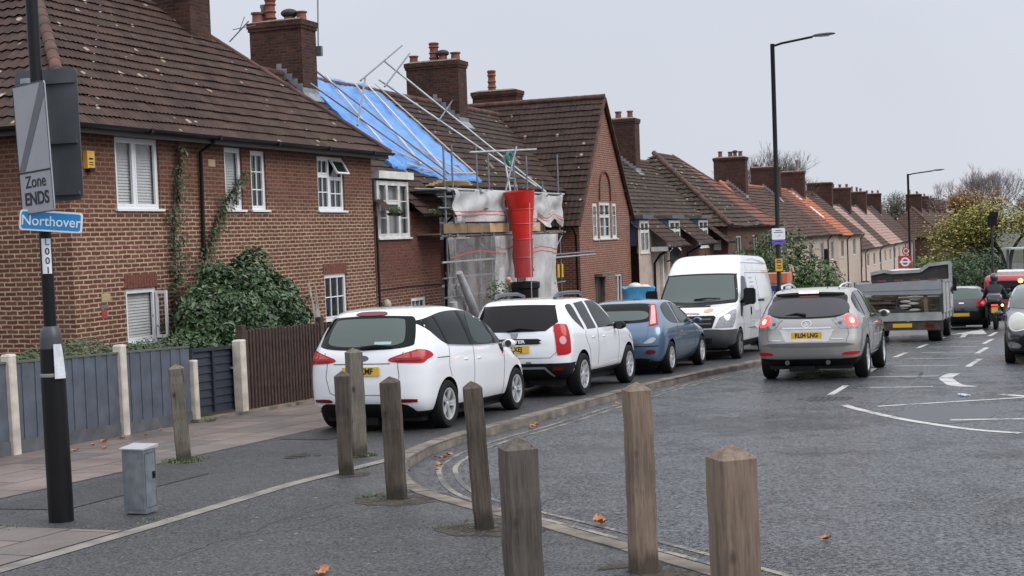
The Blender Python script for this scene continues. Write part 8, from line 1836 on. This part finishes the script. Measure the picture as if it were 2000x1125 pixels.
# ---- 9: bus
def bus():
    T = place('red_bus', 'red bus seen from behind at the right edge with an amber indicator lit', 'bus', 62.0, -13.9, off=-.06, group=None)
    T.o.scale = (1, 1, .94); T.o.location = (27.35, 75, -4.2); RDB = paint('bus_red_paint', (.40, .020, .022)); T.o.rotation_euler = (0, 0, STREET_ROT)
    sl = [(.35, 0, 10, 1.16, .12, 6, .2, 6), (.6, -.02, 10, 1.25, .14, 6, .2, 6), (1.6, -.02, 10, 1.27, .14, 6, .2, 6), (2.5, .02, 10, 1.25, .15, 6, .2, 6), (2.82, .10, 10, 1.18, .2, 5, .3, 5), (2.95, .4, 9.6, .95, .3, 3, .3, 3), (2.97, 2, 8, .3, .2, 2, .2, 2)]
    me = cut_arches(body_mesh('body', sl, [RDB, TRIM], sub=3, bow=0), [(2.6, .48), (8, .48)], .55, 1.26); c = Car(T, me); put_wheels(T, mkwheel(.48, .28, 6, TRIM, .1), (2.6, 8), 1.1, .48)
    c.panel('rear_window', CGD, [('rear', smooth_poly([(-.98, 1.55, 1), (-.98, 2.62, 1), (.98, 2.62, 1), (.98, 1.55, 1)], 2))], .02)
    for s, v in ((-1, 'R'), (1, 'L')):
        F_s = (lambda q: q) if s == -1 else mir
        c.panel('side_window', CG, [(v, [(.5 + i * 1.5, 1.35), (1.9 + i * 1.5, 1.35), (1.9 + i * 1.5, 2.35), (.5 + i * 1.5, 2.35)]) for i in range(6)], .01)
        c.panel('tail_light', LR, [('rear', F_s([(-1.2, .8), (-1.05, .8), (-1.05, 1.2), (-1.2, 1.2)]))], .02)
    m = MB(); m.ball((-.05, .98 - 1.62, 2.62), .06, .13, .13, 12, 8); T.part('indicator_light', m, LITA, smooth=60)
    c.panel('engine_panel', flat('bus_dark_red', (.20, .02, .02), .5), [('rear', [(-.95, .5), (.95, .5), (.95, 1.3), (-.95, 1.3)])], .012); c.panel('advert', flat('advert_orange', (.45, .16, .06), .6), [('rear', [(1.02, 1.3), (1.18, 1.3), (1.18, 1.6), (1.02, 1.6)])], .015)
    m = MB(); m.box(1, 4, -.9, .6, 2.96, 3.12); T.part('roof_pod', m, flat('pod_white', (.6, .6, .6), .5))
bus()
# ---- 10: motorcycles and rider
def moto(t, n, label, body_c, rider):
    T = place('motorcycle', label, 'motorcycle', t, n, off=-.1, group=None); BK = flat('bike_black', (.014, .014, .016), .35)
    for x in (0, 1.42):
        tm, rm, bm_ = mkwheel(.31, .13, 10, TRIM, .02); o = bpy.data.objects.new('wheel', tm); COL.objects.link(o); o.parent = T.o; o.location = (x, 0, .31)
        c = bpy.data.objects.new('rim', rm); COL.objects.link(c); c.parent = o
    m = MB(); m.path([(-.25, 0, .78), (.1, 0, .72), (.5, 0, .70), (.9, 0, .80), (1.25, 0, .95)], [.08, .15, .17, .17, .08], 10); m.box(.35, .95, -.17, .17, .28, .62); m.path([(1.42, 0, .31), (1.2, 0, .95)], .05, 8); m.path([(0, -.1, .31), (.5, -.1, .5)], .04, 8); m.path([(-.2, -.2, .42), (.5, -.2, .35)], .06, 8); T.part('body', m, body_c, smooth=60)
    m = MB(); m.box(-.42, -.02, -.24, .24, .93, 1.20); me = m.mesh('top_box', [flat('top_box_grey', (.12, .13, .15), .3, coat=.6)]); bm = bmesh.new(); bm.from_mesh(me); bmesh.ops.bevel(bm, geom=bm.edges[:], offset=.06, segments=3, affect='EDGES'); bm.to_mesh(me); bm.free(); T.part('top_box', me, None, smooth=60)
    m = MB(); m.box(-.36, -.30, -.10, .10, .78, .83); T.part('tail_light', m, LITR)
    m = MB(); m.box(-.38, -.36, -.10, .10, .56, .74); pl = T.part('number_plate', m, PY)
    m = MB(); m.path([(1.15, -.36, 1.10), (1.2, 0, 1.05), (1.15, .36, 1.10)], .02, 8); T.part('handlebar', m, BK)
    for s in (-1, 1): m = MB(); m.ball((1.25, s * .42, 1.28), .03, .08, .05); m.path([(1.2, s * .3, 1.1), (1.25, s * .4, 1.25)], .01, 5); T.part('mirror', m, BK)
    m = MB(); m.prism([(1.15, -.22, 1.05), (1.15, .22, 1.05), (1.05, .15, 1.38), (1.05, -.15, 1.38)], (.02, 0, .0)); T.part('windshield', m, CG)
    if rider:
        m = MB(); m.ball((-.36, -.24, .80), .03, .04, .04); T.part('indicator_light', m, LITA)
        P = place('person', 'motorcyclist in dark jacket and helmet sitting on the motorcycle beside the bus', 'person', t, n, off=-.1, group=None)
        pts = [(.22, 0, .92), (.25, 0, 1.12), (.30, 0, 1.33), (.34, 0, 1.46), (.38, 0, 1.55), (.40, 0, 1.66), (.31, -.2, 1.38), (.55, -.30, 1.18), (.85, -.34, 1.05), (1.08, -.34, 1.10), (.31, .2, 1.38), (.55, .30, 1.18), (.85, .34, 1.05), (1.08, .34, 1.10),
               (.25, -.12, .90), (.62, -.24, .82), (.45, -.26, .38), (.60, -.26, .30), (.25, .12, .90), (.62, .24, .82), (.45, .26, .38), (.60, .26, .30)]
        ed = [(0, 1), (1, 2), (2, 3), (3, 4), (4, 5), (2, 6), (6, 7), (7, 8), (8, 9), (2, 10), (10, 11), (11, 12), (12, 13), (0, 14), (14, 15), (15, 16), (16, 17), (0, 18), (18, 19), (19, 20), (20, 21)]
        rd = [.17, .17, .18, .08, .07, .11, .09, .065, .05, .045, .09, .065, .05, .045, .12, .09, .06, .05, .12, .09, .06, .05]
        me = bpy.data.meshes.new('person'); me.from_pydata(pts, ed, []); o = bpy.data.objects.new('person', me); COL.objects.link(o); sk = o.modifiers.new('s', 'SKIN'); 
        for v, r in zip(me.skin_vertices[0].data if me.skin_vertices else [], rd): v.radius = (r, r)
        if not me.skin_vertices:
            bmm = bmesh.new(); bmm.from_mesh(me); ly = bmm.verts.layers.skin.verify()
            for v, r in zip(bmm.verts, rd): v[ly].radius = (r, r)
            bmm.verts.ensure_lookup_table(); bmm.verts[0][ly].use_root = True; bmm.to_mesh(me); bmm.free()
        ss = o.modifiers.new('u', 'SUBSURF'); ss.levels = 2; ss.render_levels = 2
        r = bpy.data.meshes.new_from_object(o.evaluated_get(bpy.context.evaluated_depsgraph_get())); bpy.data.objects.remove(o); r.materials.clear(); r.materials.append(flat('dark_jacket', (.018, .019, .023), .7)); P.part('body', r, None, smooth=80)
        m = MB(); m.ball((.42, 0, 1.70), .15, .13, .155, 16, 12); P.part('helmet', m, flat('helmet_black', (.015, .015, .017), .25, coat=1.), smooth=80)
        m = MB(); m.box(.50, .575, -.09, .09, 1.66, 1.75); P.part('visor', m, CG)
moto(29.9, -12.72, 'black motorcycle with a grey top box and orange lit indicator, ridden beside the bus', flat('bike_black', (.014, .014, .016), .35), True)
moto(31.6, -13.35, 'second motorcycle with a pale fairing and red lamp, half hidden by the oncoming car', flat('bike_pale', (.5, .48, .5), .3, coat=.6), False)
# double-decker glimpse behind the trees at the right edge
T = Thing('bus_shelter', 'grey glazed bus shelter at the right edge above the red bus', 'bus shelter', 60, -16, z=-4.3); T.o.location = (33.2, 88, -4.2); T.o.rotation_euler.z = RAD(10)
m = MB()
for x in (-1.2, 0, 1.2, 2.4): m.box(x - .06, x + .06, -.05, .05, 0, 3.9)
T.part('frame', m, flat('shelter_grey', (.10, .11, .12), .5)); m = MB(); m.box(-1.3, 2.5, -.6, .6, 3.9, 4.0); T.part('roof', m, flat('shelter_pale', (.45, .50, .47), .5)); m = MB(); m.box(-1.14, 2.34, -.01, .01, .3, 3.8); T.part('pane', m, M['glassclear'])
